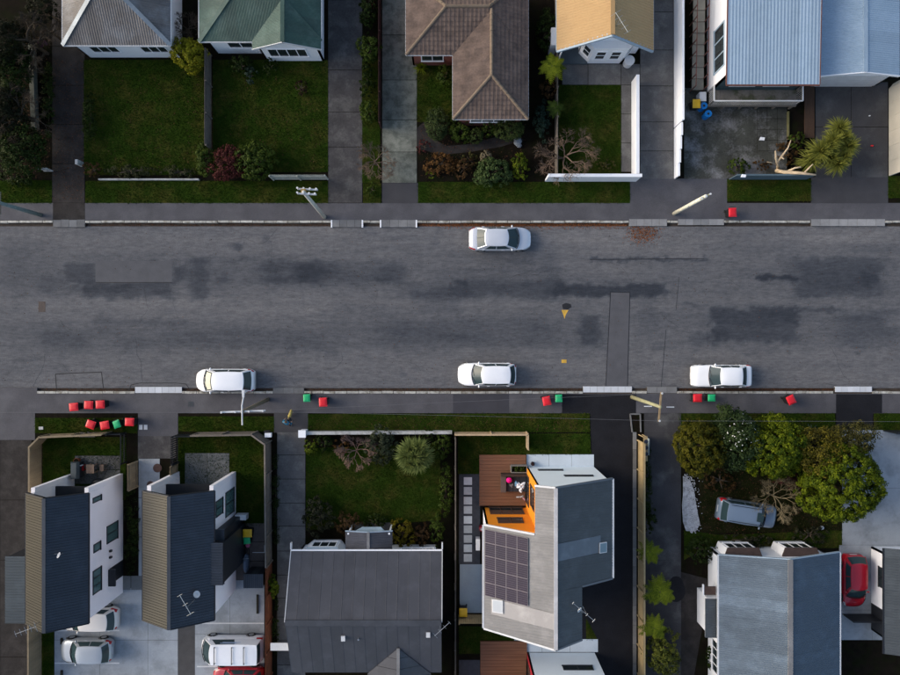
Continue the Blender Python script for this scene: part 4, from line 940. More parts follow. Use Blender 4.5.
MB().box(R(244, 0).x, R(256, 0).x, R(0, 248).y, R(0, 240).y, 1.9, 1.98).build('porch_hood', MATS['brown_roof'], t); MB().box(R(243.4, 0).x, R(244.6, 0).x, R(0, 249).y, R(0, 238).y, 1.86, 2.04).build('hood_edge', M_white, t)
window(R(258, 290), R(258, 330), .1, .9, .9, 2.2, t, nx=4)
# ---- white house at the right edge
t = thing('house', 'white house with dark slate roof at the right edge beside the red car', 'house', R(440, 250))
dr = [[R(412, 200, 2.8), R(455, 200, 4.1), R(455, 300, 4.1), R(412, 300, 2.8)], [R(498, 200, 2.8), R(455, 200, 4.1), R(455, 300, 4.1), R(498, 300, 2.8)]]
rf = deck_slab(dr, t, M_dark)
for s_ in dr: iron_slope(s_, rf, I_dgrey, pitch=.19, amp=.026)
caps([(dr[0][1], dr[0][2])], rf, I_dgrey, .25, .05); gutter(R(411.4, 200, 2.75), R(411.4, 300, 2.75), t, M_dark)
W = lambda a, b, m=M_white, **k: wallseg(R(*a), R(*b), 0, 2.72, t, m, **k)
W((489, 209), (421, 209), apex=(.5, 3.9)); W((421, 209), (421, 265)); W((421, 265), (421, 292), M_dark); W((421, 292), (489, 292), apex=(.5, 3.9)); W((489, 292), (489, 209))
window(R(421, 215), R(421, 262), .2, .62, 1.0, 2.0, t, M_dark, nx=2)
# ================================================================ FENCES AND WALLS
def fence(name, label, pts, h, m, post=2.3, pal=.15, th=.02, gap=.012, rails=2, cat='fence', pm=None, cap=False, group=None):
    q = [P(x, y) for x, y in pts]; c = sum(q, Vector()) / len(q); t = thing(name, label, cat, (c.x, c.y, 0), group=group)
    for a, b in zip(q[:-1], q[1:]):
        d = (b - a); L = d.length; d.normalize(); n = Vector((-d.y, d.x, 0)); nb = max(1, round(L / post))
        for i in range(nb):
            s0, s1 = L * i / nb, L * (i + 1) / nb
            p0 = a + d * s0
            MB().beam(p0 - n * .05, p0 - n * .05 + Vector((0, 0, h - .03)), .09, .09).build('post', pm or m, t)
            for r_ in range(rails):
                z = .3 + (h - .55) * r_ / max(1, rails - 1); MB().beam(p0 - n * .04 + d * .05 + Vector((0, 0, z)), a + d * (s1 - .05) - n * .04 + Vector((0, 0, z)), .045, .07).build('rail', m, t)
            k = max(1, int((s1 - s0) / pal)); pw_ = (s1 - s0) / k; mb = MB()
            for j in range(k):
                c0 = a + d * (s0 + (j + .5) * pw_) + n * (.012 + rng.uniform(0, .004)); mb.beam(c0 + Vector((0, 0, .03)), c0 + Vector((0, 0, h + rng.uniform(-.012, .012))), th, pw_ - gap, up=d)
            mb.build('paling_panel', m, t)['kind'] = 'stuff'
        if cap: MB().beam(a + Vector((0, 0, h + .02)), b + Vector((0, 0, h + .02)), .12, .035).build('capping', m, t)
    MB().beam(q[-1] + Vector((0, 0, 0)), q[-1] + Vector((0, 0, h - .03)), .09, .09).build('post', pm or m, t)
    return t
def blockwall(name, label, pts, h, m, th=.18, panel=2.4, cap=True, cat='wall', h2=None, cm=None):
    q = [P(x, y) for x, y in pts]; c = sum(q, Vector()) / len(q); t = thing(name, label, cat, (c.x, c.y, 0))
    for a, b in zip(q[:-1], q[1:]):
        L = (b - a).length; n = max(1, round(L / panel)); d = (b - a).normalized()
        for i in range(n):
            p0, p1 = a + d * (L * i / n + .006), a + d * (L * (i + 1) / n - .006); hh = h if h2 is None else h + (h2 - h) * (i + .5) / n
            MB().beam(p0 + Vector((0, 0, hh / 2)), p1 + Vector((0, 0, hh / 2)), th, hh).build('wall_panel', m, t)
            if cap: MB().beam(p0 + Vector((0, 0, hh + .025)), p1 + Vector((0, 0, hh + .025)), th + .06, .05).build('coping', cm or m, t)
    return t
blockwall('boundary_wall', 'white plastered wall along the front of the yellow cottage lawn', [(545, 180.5), (636, 180.5)], 1.7, M_white)
blockwall('boundary_wall', 'white wall dividing the yellow cottage path from its driveway', [(632.5, 178), (632.5, 82)], 1.5, M_white)
blockwall('boundary_wall', 'long high white wall between the driveway and the ramp', [(674.5, -140), (674.5, 128)], 2.0, M_white, th=.1, panel=2.0)
blockwall('boundary_wall', 'lower sloping white wall end beside the driveway apron', [(674.5, 129), (674.5, 179)], 1.8, M_white, th=.1, h2=.9, panel=1.0)
fence('fence', 'grey timber fence dividing the two top left lawns', [(211.5, 150), (211.5, 56)], 1.5, M_greyw)
blockwall('garden_wall', 'low white edging wall in front of the top left lawn', [(100, 180), (200, 180)], .3, M_dirtyw, th=.1, panel=1.6, cap=False)
fence('fence', 'pale picket fence behind the pole with the square crossarms', [(274, 179.6), (328, 179.6)], 1.5, mat('pale_picket', (.36, .37, .33), .8, .25, 3, 20, bump=.1, rand=.12), pal=.16, gap=.03)
fence('fence', 'dark red fence between the hedge strip and the mossy driveway', [(380.5, 128), (380.5, -140)], 1.5, mat('dark_red_fence', (.05, .02, .016), .85, .3, 2, 20, bump=.1))
fence('fence', 'thin dark fence between the tile roof house and the yellow cottage', [(555, 180), (555, -140)], 1.4, M_greyw, th=.015)
blockwall('low_fence', 'grey blue sheet fence in front of the dead tree', [(729, 179.3), (806, 179.3)], 1.45, mat('bluegrey_sheet', (.085, .125, .15), .55, .12, 1.2, 12, bump=.05, rand=.06), th=.06, panel=1.5, cap=True, cat='fence')
blockwall('boundary_wall', 'tall cream wall beside the driveway at the top right edge', [(889.5, 176), (889.5, 89), (894, 84)], 2.0, M_cream, th=.12, panel=1.1)
blockwall('retaining_edge', 'narrow grey concrete edge among the dark trees at top left', [(37, 130), (34, 46)], .5, mat('mossy_concrete', (.12, .125, .10), .9, .3, 2, 20), th=.35, panel=1.3, cap=False, cat='edging')
# south side
fence('fence', 'timber fence wrapping the corner lawn by the leftmost driveway', [(112, 432), (51, 434.5), (41.5, 444), (41.5, 494)], 1.6, M_wood, cap=True)
fence('fence', 'timber fence beside the parked cars at the bottom left', [(41.5, 612), (41.5, 720)], 1.7, M_wood, cap=True)
fence('railing', 'dark metal railing around the corner of the left patio lawn', [(112.5, 432.5), (126.5, 432.5), (126.5, 462)], 1.1, M_dark, pal=.14, th=.016, gap=.11, cat='railing')
fence('fence', 'short timber screen right of the left patio', [(138, 486), (138, 461)], 1.75, M_newwood if False else M_wood, cap=False)
fence('gate', 'dark metal gate with pale slats beside the second townhouse', [(178.5, 462), (178.5, 434), (196, 434)], 1.5, M_dark, pal=.16, gap=.09, cat='gate')
fence('fence', 'small timber screen below the dark slatted gate', [(178.3, 480), (178.3, 463.5)], 1.6, M_wood)
fence('fence', 'grey timber fence around the second townhouse lawn', [(199, 432.6), (258, 431.6), (271, 441), (272, 560)][::-1], 1.85, M_greyw, cap=True)
fence('fence', 'red stained timber fence beside the white van', [(272, 700), (272, 560.8)], 1.85, M_redw)
blockwall('garden_wall', 'low white wall in front of the bare shrub garden', [(307, 431.8), (452, 431.2)], .8, M_dirtyw, th=.16, panel=2.6)
single(MB().box(*(lambda a: (a.x - .23, a.x + .23, a.y - .23, a.y + .23))(P(305, 432)), 0, 1.05).box(*(lambda a: (a.x - .28, a.x + .28, a.y - .28, a.y + .28))(P(305, 432)), 1.05, 1.12), 'gate_pier', M_white, 'white square gate pier at the corner of the concrete slab drive', 'pier')
t = thing('letterbox', 'white letterbox on the fence corner left of the person', 'letterbox', P(272, 432.5)); a = P(272, 433)
MB().box(a.x - .04, a.x + .04, a.y - .04, a.y + .04, 0, .95).build('post', M_greyw, t); MB().box(a.x - .24, a.x + .24, a.y - .16, a.y + .16, .95, 1.25).build('box', M_white, t); MB().box(a.x - .3, a.x + .1, a.y + .18, a.y + .34, .9, 1.2).build('paper_holder', M_black, t)
fence('fence', 'weathered fence left of the square stepping pavers', [(455.6, 436), (455.6, 760)], 1.5, M_greyw, th=.02)
fence('fence', 'new timber fence in front of the orange house lawn', [(526, 447), (526, 432.3), (455, 432.3)], 1.4, mat('pine', (.42, .31, .19), .8, .2, 2, 20, rand=.08), cap=True)
fence('gate', 'timber side gate across the path by the yellow bin', [(459, 614.5), (484, 614.5)], 1.75, M_newwood, cat='gate')
fence('fence', 'long golden timber fence along the new black driveway', [(638, 440), (638, 760)], 1.8, M_newwood, cap=True)
blockwall('fence', 'black sheet fence behind the red car', [(842, 614), (884, 614)], 1.5, M_dark, th=.06, panel=1.6, cat='fence')
blockwall('fence', 'black fence corner at the right edge beside the pale forecourt', [(883, 430.6), (960, 430.6)], 1.6, M_dark, th=.08, panel=1.6, cat='fence')
# pots and letterbox frame on the end of the golden fence
t = thing('planter_shelf', 'timber shelf with round pots on the end of the golden fence', 'planter', P(639, 445))
a = P(640, 434), P(640, 458)
MB().box(P(638.5, 0).x, P(642.5, 0).x, P(0, 458).y, P(0, 434).y, 1.35, 1.4).build('shelf', M_newwood, t)
for x in (638.8, 642.2):
    for y in (434.6, 457.4): MB().beam(P(x, y), P(x, y) + Vector((0, 0, 1.35)), .06, .06).build('leg', M_newwood, t)
for y in (438.5, 444.5, 450.5): MB().cyl(P(640.4, 0).x, P(0, y).y, 1.4, 1.62, .12, 14, r1=.15).build('pot', mat('navy_pot', (.02, .024, .04), .4, .1, 2, 20), t)
t = thing('sign_board', 'small pale blue leaning board beside the golden fence', 'board', P(645.5, 446)); MB().beam(P(645.6, 437) + Vector((0, 0, .5)), P(645.2, 453) + Vector((0, 0, .5)), .05, 1.0).build('panel', mat('pale_blue_board', (.3, .37, .4), .6, .1, 2, 20), t)
t = thing('concrete_bed', 'dark soil bed edged with concrete at the mouth of the black driveway', 'garden bed', P(635, 424))
for a, b in (((630, 414), (640, 414)), ((640, 414), (640.5, 432)), ((630, 414), (632, 432))): MB().beam(P(*a) + Vector((0, 0, .05)), P(*b) + Vector((0, 0, .05)), .1, .1).build('edging', M_crossdk, t)
MB().prism([tuple(P(*q))[:2] for q in [(630.6, 414.6), (639.4, 414.6), (639.8, 432), (632.4, 432)]], 0, .05).build('soil', M_soil, t)

# ================================================================ PLANTS
def leaves(name, C, N, size, m, tone, parent, asp=.55, rs=None):
    n = len(C); r = rs
    N = N / (np.linalg.norm(N, axis=1, keepdims=True) + 1e-9)
    a = r.normal(size=(n, 3)); u = np.cross(N, a); u /= np.linalg.norm(u, axis=1, keepdims=True) + 1e-9; v = np.cross(N, u)
    s = size * r.uniform(.6, 1.4, (n, 1)); U, V = u * s * .5, v * s * .5 * asp; lift = N * s * .12
    q = np.stack([C - U, C - V + lift, C + U, C + V + lift], 1).reshape(-1, 3)
    return tonemesh(name, q, np.arange(4 * n).reshape(-1, 4), tone, m, parent)
def crown(name, c, rad, ncl, per, size, m, parent, seed, low=-.25, spread=None, lump=.18, asp=.6, bias=None, inner=.25):
    r = np.random.RandomState(seed); c = np.array(c); rad = np.array(rad)
    d = r.normal(size=(ncl * 4, 3)); d /= np.linalg.norm(d, axis=1, keepdims=True); d = d[d[:, 2] > low][:ncl]; k = len(d)
    ph = r.uniform(0, 6.28, 6)
    bul = 1 + lump * (np.sin(3 * d[:, 0] + ph[0]) * np.sin(3 * d[:, 1] + ph[1]) + .7 * np.sin(6 * d[:, 0] + ph[2]) * np.cos(5 * d[:, 1] + ph[3]) + .6 * np.sin(5 * d[:, 2] + ph[4]))
    rr = np.where(r.rand(k) < inner, r.uniform(.35, .8, k), r.uniform(.86, 1.0, k)) * bul
    cc = c + d * rr[:, None] * rad; sp = spread or float(rad.mean()) * .15
    off = r.normal(size=(k, per, 3)); off /= np.linalg.norm(off, axis=2, keepdims=True); off *= r.uniform(.3, 1, (k, per, 1)) ** .5
    L = (cc[:, None] + off * sp * r.uniform(.7, 1.35, (k, 1, 1))).reshape(-1, 3)
    N = (off * .7 + d[:, None] * .6 + r.normal(size=(k, per, 3)) * .45 + np.array([0, 0, .35])).reshape(-1, 3)
    t = (np.clip(r.normal(.45, .2, (k, 1)), 0, 1) + r.normal(0, .18, (k, per))).ravel()
    keep = L[:, 2] - root_loc(parent).z > .02
    L, N, t = L[keep], N[keep], t[keep]
    L = L - np.array(root_loc(parent))
    return leaves(name, L, N, size, m, t, parent, asp, r)
def limbs(c0, top, rad, n, r0, m, parent, seed, name='trunk'):
    r = random.Random(seed); mb = MB(); c0 = Vector(c0); top = Vector(top); fork = c0.lerp(top, .45)
    mb.tube([c0, c0.lerp(fork, .5) + Vector((r.uniform(-.05, .05), r.uniform(-.05, .05), 0)), fork], [r0, r0 * .85, r0 * .7], 7)
    for i in range(n):
        a = 6.28 * i / n + r.uniform(-.4, .4); e = top + Vector((math.cos(a) * rad[0] * .6, math.sin(a) * rad[1] * .6, r.uniform(-.3, .4) * rad[2]))
        mid = fork.lerp(e, .5) + Vector((0, 0, rad[2] * .15)); mb.tube([fork, mid, e], [r0 * .55, r0 * .35, r0 * .1], 5)
    return mb.build(name, m, parent, True)
SEED = [100]
def shrub(px, py, rx, ry, h, m, label, size=.09, dens=1.0, name='shrub', cat='shrub', stem=.25, lump=.15, per=26, rz=None, low=-.35, trunkm=None, spread=None, asp=.6, inner=.25):
    """rx, ry in photo pixels; h = height of the top in metres"""
    SEED[0] += 1; rx, ry = rx / S, ry / S
    rz = rz or min(h * .5, max(rx, ry) * .9); cz = h - rz; k = (H - cz) / H
    b = P(px, py, cz); rx *= k; ry *= k
    t = thing(name, label, cat, (b.x, b.y, 0))
    area = 2 * math.pi * ((rx * ry + rx * rz + ry * rz) / 3)
    ncl = max(22, int(area * 15 * dens * (.09 / size) ** .9)); size *= 1.3; asp = .8; 
    crown('crown' if name.endswith('tree') else 'foliage', (b.x, b.y, cz), (rx * .97, ry * .97, rz * .9), ncl, per, size, m, t, SEED[0], low=low, lump=lump, spread=spread, asp=asp, inner=inner)
    limbs((b.x, b.y, 0), (b.x, b.y, cz), (rx, ry, rz), 5, max(.03, min(.22, rx * .1)), trunkm or M_trunk, t, SEED[0], 'trunk' if name.endswith('tree') else 'stem')
    return t
def baretree(px, py, rpx, h, m, label, depth=5, seed=1, name='bare_tree', r0=.09, lean=(0, 0), spread=.75, kids=3, flat_=.5):
    r = random.Random(seed); rad = rpx / S; zt = h * .6; b = P(px, py, zt); base = Vector((b.x + lean[0], b.y + lean[1], 0))
    t = thing(name, label, 'tree', base); tr = MB(); tw = MB(); cen = Vector((b.x, b.y, zt))
    def grow(p, d, L, ra, dep):
        ra = max(ra, .007)
        e = p + d * L; mid = p.lerp(e, .5) + Vector((r.uniform(-1, 1), r.uniform(-1, 1), r.uniform(-.3, 1))) * L * .08
        (tr if dep >= depth - 1 else tw).tube([p, mid, e] if dep > 1 else [p, e], [ra, ra * .8, ra * .6] if dep > 1 else [ra, ra * .7], 5 if dep > 2 else 3, cap=False)
        if dep == 0: return
        if dep == depth:
            for k in range(7):
                a = 6.283 * k / 7 + r.uniform(-.3, .3); el = r.uniform(.25, .8); nd = Vector((math.cos(a) * math.cos(el), math.sin(a) * math.cos(el), math.sin(el)))
                grow(p.lerp(e, r.uniform(.45, 1)), nd, rad * r.uniform(.38, .52), ra * .6, dep - 1)
            return
        for k in range(kids if dep > 2 else kids + 2):
            a = r.uniform(0, 6.28); s = spread * r.uniform(.6, 1.2)
            ax = d.cross(Vector((r.uniform(-1, 1), r.uniform(-1, 1), r.uniform(-1, 1)))).normalized()
            nd = (Matrix.Rotation(s, 3, ax) @ d); nd.z = nd.z * flat_ + .12; nd.normalize()
            o2 = Vector((e.x - cen.x, e.y - cen.y, 0))
            if o2.length > rad * .95: nd = (nd - o2.normalized() * .35).normalized()
            grow(p.lerp(e, r.uniform(.5, 1)) if k else e, nd, L * r.uniform(.55, .8), ra * .55, dep - 1)
    d0 = (Vector((b.x, b.y, h * .45)) - base).normalized()
    depth = min(depth, 5); grow(base, d0, h * .38, r0, depth)
    tr.build('trunk', m, t); tw.build('branches', m, t)['kind'] = 'stuff'
    return t
def swordplant(px, py, rpx, h, m, label, n=120, name='flax', wd=.05, trunk=0, tilt=(.05, 1.35), cat='plant', droop=.35, heads=None, seed=5):
    r = random.Random(seed + int(px)); rad = rpx / S; zc = h * .7 if trunk else .1; b = P(px, py, zc)
    t = thing(name, label, cat, (b.x, b.y, 0)); V = []; F = []; T = []
    if trunk: MB().tube([(b.x, b.y, 0), (b.x + .05, b.y, h * .4), (b.x, b.y, zc)], [.16, .12, .1], 8).build('trunk', M_trunk, t)
    for (hx, hy, hz, hr) in (heads or [(0, 0, zc, rad)]):
        for i in range(n):
            a = r.uniform(0, 6.28); el = r.uniform(*tilt); L = hr * r.uniform(.55, 1.08)
            d = Vector((math.cos(a) * math.sin(el), math.sin(a) * math.sin(el), math.cos(el))); sd = Vector((-math.sin(a), math.cos(a), 0)) * wd * .5
            p = Vector((hx, hy, hz)); pts = [p + d * L * f + Vector((0, 0, -droop * L * f * f * math.sin(el))) for f in (.04, .4, .75, 1)]
            w_ = [.7, 1, .75, .08]; k = len(V)
            for q, ww in zip(pts, w_): q.z = max(q.z, .04 - 0); V += [q - sd * ww, q + sd * ww]
            tn = r.gauss(.5, .25)
            for j in range(3): F.append((k + 2 * j, k + 2 * j + 1, k + 2 * j + 3, k + 2 * j + 2)); T.append(tn)
    base = np.array([0, 0, 0.]); vv = np.array([tuple(v) for v in V])
    tonemesh('leaves', vv, np.array(F), np.array(T), m, t)
    return t
def fern(px, py, rpx, h, m, label, n=13, trunk=True, name='tree_fern', seed=3):
    r = random.Random(seed + int(px + py)); rad = rpx / S; zc = h; b = P(px, py, zc); t = thing(name, label, 'fern', (b.x, b.y, 0)); V = []; F = []; T = []
    if trunk: MB().tube([(b.x, b.y, 0), (b.x, b.y, zc)], [.12, .09], 8).build('trunk', M_trunk, t)
    for i in range(n):
        a = 6.28 * i / n + r.uniform(-.2, .2); L = rad * r.uniform(.8, 1.1); d = Vector((math.cos(a), math.sin(a), 0)); sd = Vector((-d.y, d.x, 0)); tn0 = r.gauss(.5, .2); K = 13
        for j in range(K):
            f = (j + 1) / K; p = d * L * f + Vector((0, 0, zc + .25 * L * f - .55 * L * f * f)); wl = L * .30 * math.sin(math.pi * min(1, f * .9 + .12)) ** .8 * (1 - .35 * f)
            for s_ in (-1, 1):
                k = len(V); e = p + sd * s_ * wl + d * L * .07 + Vector((0, 0, -.07 * wl)); hw = d * L * .042
                V += [p - hw, p + hw, e + hw * .3, e - hw * .5]; F.append((k, k + 1, k + 2, k + 3)); T.append(tn0 + r.gauss(0, .15))
    tonemesh('fronds', np.array([tuple(v) for v in V]), np.array(F), np.array(T), m, t)
    return t
Lf_dark = leaf('leaf_dark', (.008, .016, .003), (.034, .054, .010))
Lf_mid = leaf('leaf_mid', (.014, .030, .004), (.070, .100, .014))
Lf_lime = leaf('leaf_lime', (.09, .095, .006), (.36, .33, .02))
Lf_bright = leaf('leaf_bright', (.030, .055, .005), (.15, .18, .012))
Lf_olive = leaf('leaf_olive', (.030, .032, .010), (.105, .095, .026))
Lf_red = leaf('leaf_red', (.035, .010, .010), (.13, .035, .03))
Lf_brown = leaf('leaf_brown', (.030, .018, .009), (.11, .06, .022))
Lf_gold = leaf('leaf_gold', (.045, .038, .005), (.22, .175, .014))
Lf_rust = leaf('leaf_rust', (.06, .028, .01), (.17, .085, .025))
Lf_flax = leaf('leaf_flax', (.05, .08, .02), (.25, .29, .09))
Lf_fern = leaf('leaf_fern', (.045, .070, .005), (.19, .22, .015))
Lf_tan = leaf('leaf_tan', (.12, .10, .06), (.26, .22, .14))
# top left wood
baretree(14, 30, 30, 7, M_twigdk, 'bare brown tree in the top left corner', 6, 11, r0=.16)
baretree(8, 108, 30, 6, M_twigdk, 'bare brown tree at the left edge beside the grey concrete edge', 6, 12, r0=.14)
baretree(36, 20, 22, 5.5, M_twigdk, 'bare tree leaning over the grey concrete edge near the corner', 5, 13, r0=.1)
shrub(22, 152, 24, 24, 3.2, Lf_dark, 'dark evergreen tree at the left edge above the berm', .1, 1.0, 'evergreen_tree', 'tree')
shrub(8, 48, 22, 30, 4.2, leaf('leaf_black', (.006, .008, .003), (.022, .024, .010)), 'large murky tree filling the top left corner', .1, .9, 'evergreen_tree', 'tree')
shrub(6, 112, 20, 30, 3.8, MATS['leaf_black'], 'murky brown tree at the left edge above the dark evergreen', .1, .9, 'evergreen_tree', 'tree')
shrub(42, 8, 14, 14, 3.4, MATS['leaf_black'], 'murky tree at the top edge beside the grey hip roof', .1, .8, 'evergreen_tree', 'tree')
shrub(16, 72, 17, 26, 3.6, Lf_dark, 'dark leafy tree beside the concrete edge at the left', .1, .8, 'evergreen_tree', 'tree')
shrub(18, 178, 18, 8, 1.1, Lf_dark, 'low dark bush beside the berm at the left edge', .08, 1)
shrub(42, 42, 7, 5, .7, leaf('leaf_pink', (.05, .02, .03), (.28, .14, .2)), 'small bush of pink flowers by the dark driveway', .07, 1, 'flower_bush', 'flowers')
shrub(48, 100, 5, 40, .8, Lf_dark, 'narrow dark hedge along the left of the dark driveway', .08, .9, 'hedge', 'hedge')
shrub(90, 118, 7, 26, 1.1, Lf_dark, 'dark shrub on the left edge of the top left lawn', .08, .9)
shrub(92, 170, 10, 8, .9, Lf_brown, 'brown shrub at the driveway corner of the top left lawn', .07, .9)
shrub(130, 171, 26, 6, .8, leaf('leaf_hedge', (.02, .026, .01), (.07, .07, .03)), 'patchy low hedge along the front of the top left lawn', .07, .8, 'hedge', 'hedge')
shrub(178, 172, 18, 6, .7, MATS['leaf_hedge'], 'short patchy hedge left of the red shrub', .07, .8, 'hedge', 'hedge')
shrub(188.5, 55, 18, 16, 2.3, Lf_lime, 'lime yellow round bush between the two top left houses', .1, 1.5)
baretree(181, 22, 16, 4.5, M_twigdk, 'thin bare tree between the grey and the green roof', 5, 21, r0=.06)
shrub(205, 160, 9, 18, 1.6, Lf_mid, 'upright green shrub left of the red shrub', .08, 1.1)
shrub(229, 163, 19, 17, 1.7, Lf_red, 'dark red shrub behind the top left berm', .08, 1.3, asp=.4)
shrub(256, 161, 20, 19, 2.0, Lf_mid, 'dense green shrub right of the red shrub', .1, 1.3)
shrub(240, 65, 14, 10, 1.2, Lf_dark, 'dark leafy plants under the left window of the green roof house', .08, .8)
shrub(250, 74, 7, 9, 1.0, leaf('leaf_bluegreen', (.02, .035, .025), (.06, .09, .06)), 'blue green shrub below the green roof house', .08, 1)
shrub(270, 66, 8, 8, .9, Lf_dark, 'small dark shrub beneath the front gable of the green roof', .07, 1)
shrub(301, 88, 8, 8, .5, leaf('leaf_maroon', (.02, .012, .008), (.06, .03, .02)), 'low maroon shrub on the lawn of the green roof house', .06, .8)
shrub(369, 49, 12, 13, 1.9, Lf_mid, 'round green bush in the hedge strip by the top driveway', .09, 1.3)
shrub(369, 112, 9, 11, 1.5, Lf_mid, 'smaller green bush lower in the hedge strip', .08, 1.2)
shrub(367, 80, 7, 18, 1.0, Lf_dark, 'dark shrub between the two round bushes of the hedge strip', .08, 1)
shrub(368, 10, 8, 20, 1.4, Lf_dark, 'dark shrub at the top of the hedge strip', .08, 1); shrub(373, 6, 3, 6, .9, Lf_red, 'little red shrub at the top of the hedge strip', .06, 1)
baretree(374, 158, 20, 3.6, M_twig, 'twiggy bare tree at the mouth of the mossy driveway', 6, 31, r0=.07)
shrub(372, 190, 6, 8, .4, Lf_mid, 'low weeds under the twiggy tree by the mossy driveway', .06, .8)
# topiary garden
swordplant(421, 68, 11, 1.0, Lf_fern, 'spiky green plant at the corner of the tile roof house', 110, 'spiky_plant')
shrub(445, 76, 9, 12, 1.3, Lf_mid, 'leafy bush in the corner of the tile roof house', .1, 1)
shrub(437, 124, 12, 17, 1.5, leaf('leaf_oval', (.018, .03, .01), (.07, .095, .03)), 'tall oval clipped shrub left of the tile roof wing', .06, 1.6, lump=.04)
shrub(461, 128, 13, 15, 1.2, Lf_mid, 'dark loose shrub below the tile roof wing', .08, 1.1)
shrub(476, 136, 7.5, 8, 1.1, leaf('leaf_box', (.022, .036, .010), (.085, .115, .03)), 'small clipped ball shrub on the garden path', .05, 2, 'topiary_ball', 'topiary', lump=.02, per=20, inner=.1)
shrub(509, 130, 16, 11, 1.5, MATS['leaf_box'], 'wide clipped hedge block below the tile roof corner', .06, 1.8, 'clipped_hedge', 'hedge', lump=.04)
shrub(489, 127, 10, 10, 1.1, Lf_mid, 'olive shrub between the clipped ball and hedge block', .07, 1)
shrub(486, 157, 6, 6.5, .9, Lf_tan, 'tan clipped ball shrub in the front garden', .05, 2, 'topiary_ball', 'topiary', lump=.02, inner=.1)
shrub(493, 172, 19, 15, 1.5, leaf('leaf_grey', (.020, .038, .012), (.085, .125, .04)), 'big grey green spreading bush behind the berm', .08, 1.5)
shrub(520, 167, 9, 13, 1.2, Lf_bright, 'bright variegated shrub right of the big spreading bush', .08, 1.3)
shrub(441, 164, 18, 11, .8, Lf_rust, 'rust brown bedding plants along the front garden', .08, 1.1); shrub(464, 168, 11, 11, .8, Lf_brown, 'dark brown shrub beside the big spreading bush', .07, 1)
shrub(470, 160, 9, 8, .6, Lf_olive, 'low olive plant near the tan clipped ball', .06, .9); shrub(431, 175, 5, 4, .5, Lf_bright, 'small lime plant at the front garden corner', .06, 1); shrub(424, 147, 7, 8, .5, Lf_red, 'low reddish plant beside the garden path', .06, .9)
a = P(517.5, 142); single(MB().ball((a.x, a.y, .16), (.34, .42, .2), 7, 5).ball((a.x + .12, a.y - .3, .12), (.22, .2, .14), 6, 4), 'garden_rock', mat('pale_rock', (.2, .22, .24), .9, .3, 3, 12, bump=.4), 'pale rock at the right end of the garden path', 'rock')
# strip beside the yellow cottage
fern(552, 66, 15, 2.2, Lf_fern, 'bright tree fern by the porch of the yellow cottage', 12)
shrub(549, 90, 9, 9, 1.2, Lf_brown, 'brown shrub just below the bright tree fern', .08, 1); fern(555, 108, 10, 1.4, Lf_mid, 'small green fern above the bare brown tree', 11)
shrub(542, 122, 7, 20, 1.3, leaf('leaf_teal', (.012, .028, .018), (.035, .06, .042)), 'dark teal hedge beside the thin fence', .08, 1.1, 'hedge', 'hedge')
shrub(546, 30, 9, 22, 1.8, Lf_dark, 'dark shrub in the strip left of the yellow roof', .09, .9)
baretree(568, 152, 30, 4.2, M_twig, 'sprawling bare brown tree over the white front wall', 6, 41, r0=.10, spread=.85)
shrub(606, 165, 9, 6, .5, Lf_olive, 'small olive bush inside the corner of the white wall', .07, 1)
# dead tree and cabbage trees
def deadtree():
    b = P(790, 172, .3); t = thing('dead_tree', 'pale dead forked trunk lying over the grey blue fence', 'tree', (b.x, b.y, 0)); mb = MB()
    Q = lambda x, y, z: P(x, y, z)
    for pts, r_ in (([(778, 170, .0), (777, 171, .6), (784, 172, 1.3), (800, 173, 1.75), (816, 175, 2.2)], [.17, .17, .15, .12, .06]), ([(778, 170, .1), (778, 165, .9), (776, 158, 1.5), (775.5, 151, 2.0)], [.15, .12, .09, .05]),
                    ([(777.6, 162, 1.2), (782, 156, 1.7), (788, 148, 2.2), (791, 140, 2.7)], [.09, .08, .06, .025]), ([(777, 165, .9), (771, 162.5, 1.3), (767, 162, 1.5)], [.05, .04, .02]),
                    ([(786, 172, 1.3), (795, 168, 1.7), (801, 167, 2.0)], [.09, .07, .05]), ([(804, 173, 1.8), (809, 168, 2.3), (813, 164, 2.6)], [.08, .06, .03]), ([(781, 157, 1.6), (784, 159, 1.9)], [.06, .04])):
        mb.tube([Q(*p) for p in pts], r_, 8)
    mb.build('trunk', M_dead, t, True)
deadtree()
def headpts(L): return [((x - 835) / S, (145 - y) / S, z, r / S) for x, y, z, r in L]
swordplant(835, 145, 28, 3, leaf('leaf_cabbage', (.07, .085, .015), (.30, .30, .06)), 'clump of spiky cabbage trees beside the top right driveway', 300, 'cabbage_tree', .05, 1, (.1, 1.9), 'tree', .3, headpts([(821, 151, 2.0, 17), (838, 129, 2.2, 14), (848, 146, 2.0, 15), (841, 162, 1.6, 13), (816, 158, 1.4, 15), (832, 141, 2.3, 13), (828, 146, 2.1, 14), (843, 138, 2.1, 13), (833, 156, 1.7, 13), (846, 155, 1.7, 12)]))
shrub(739, 166, 11, 8, .9, Lf_mid, 'low green bush behind the grey blue fence', .08, 1); shrub(763, 166, 9, 7, .6, Lf_brown, 'brown undergrowth below the veranda corner', .07, .8); shrub(797, 140, 8, 9, .9, Lf_mid, 'green bush left of the cabbage trees', .08, .9)
shrub(788, 150, 12, 14, .4, Lf_brown, 'dry leaf covered plants around the dead trunk', .07, .7)
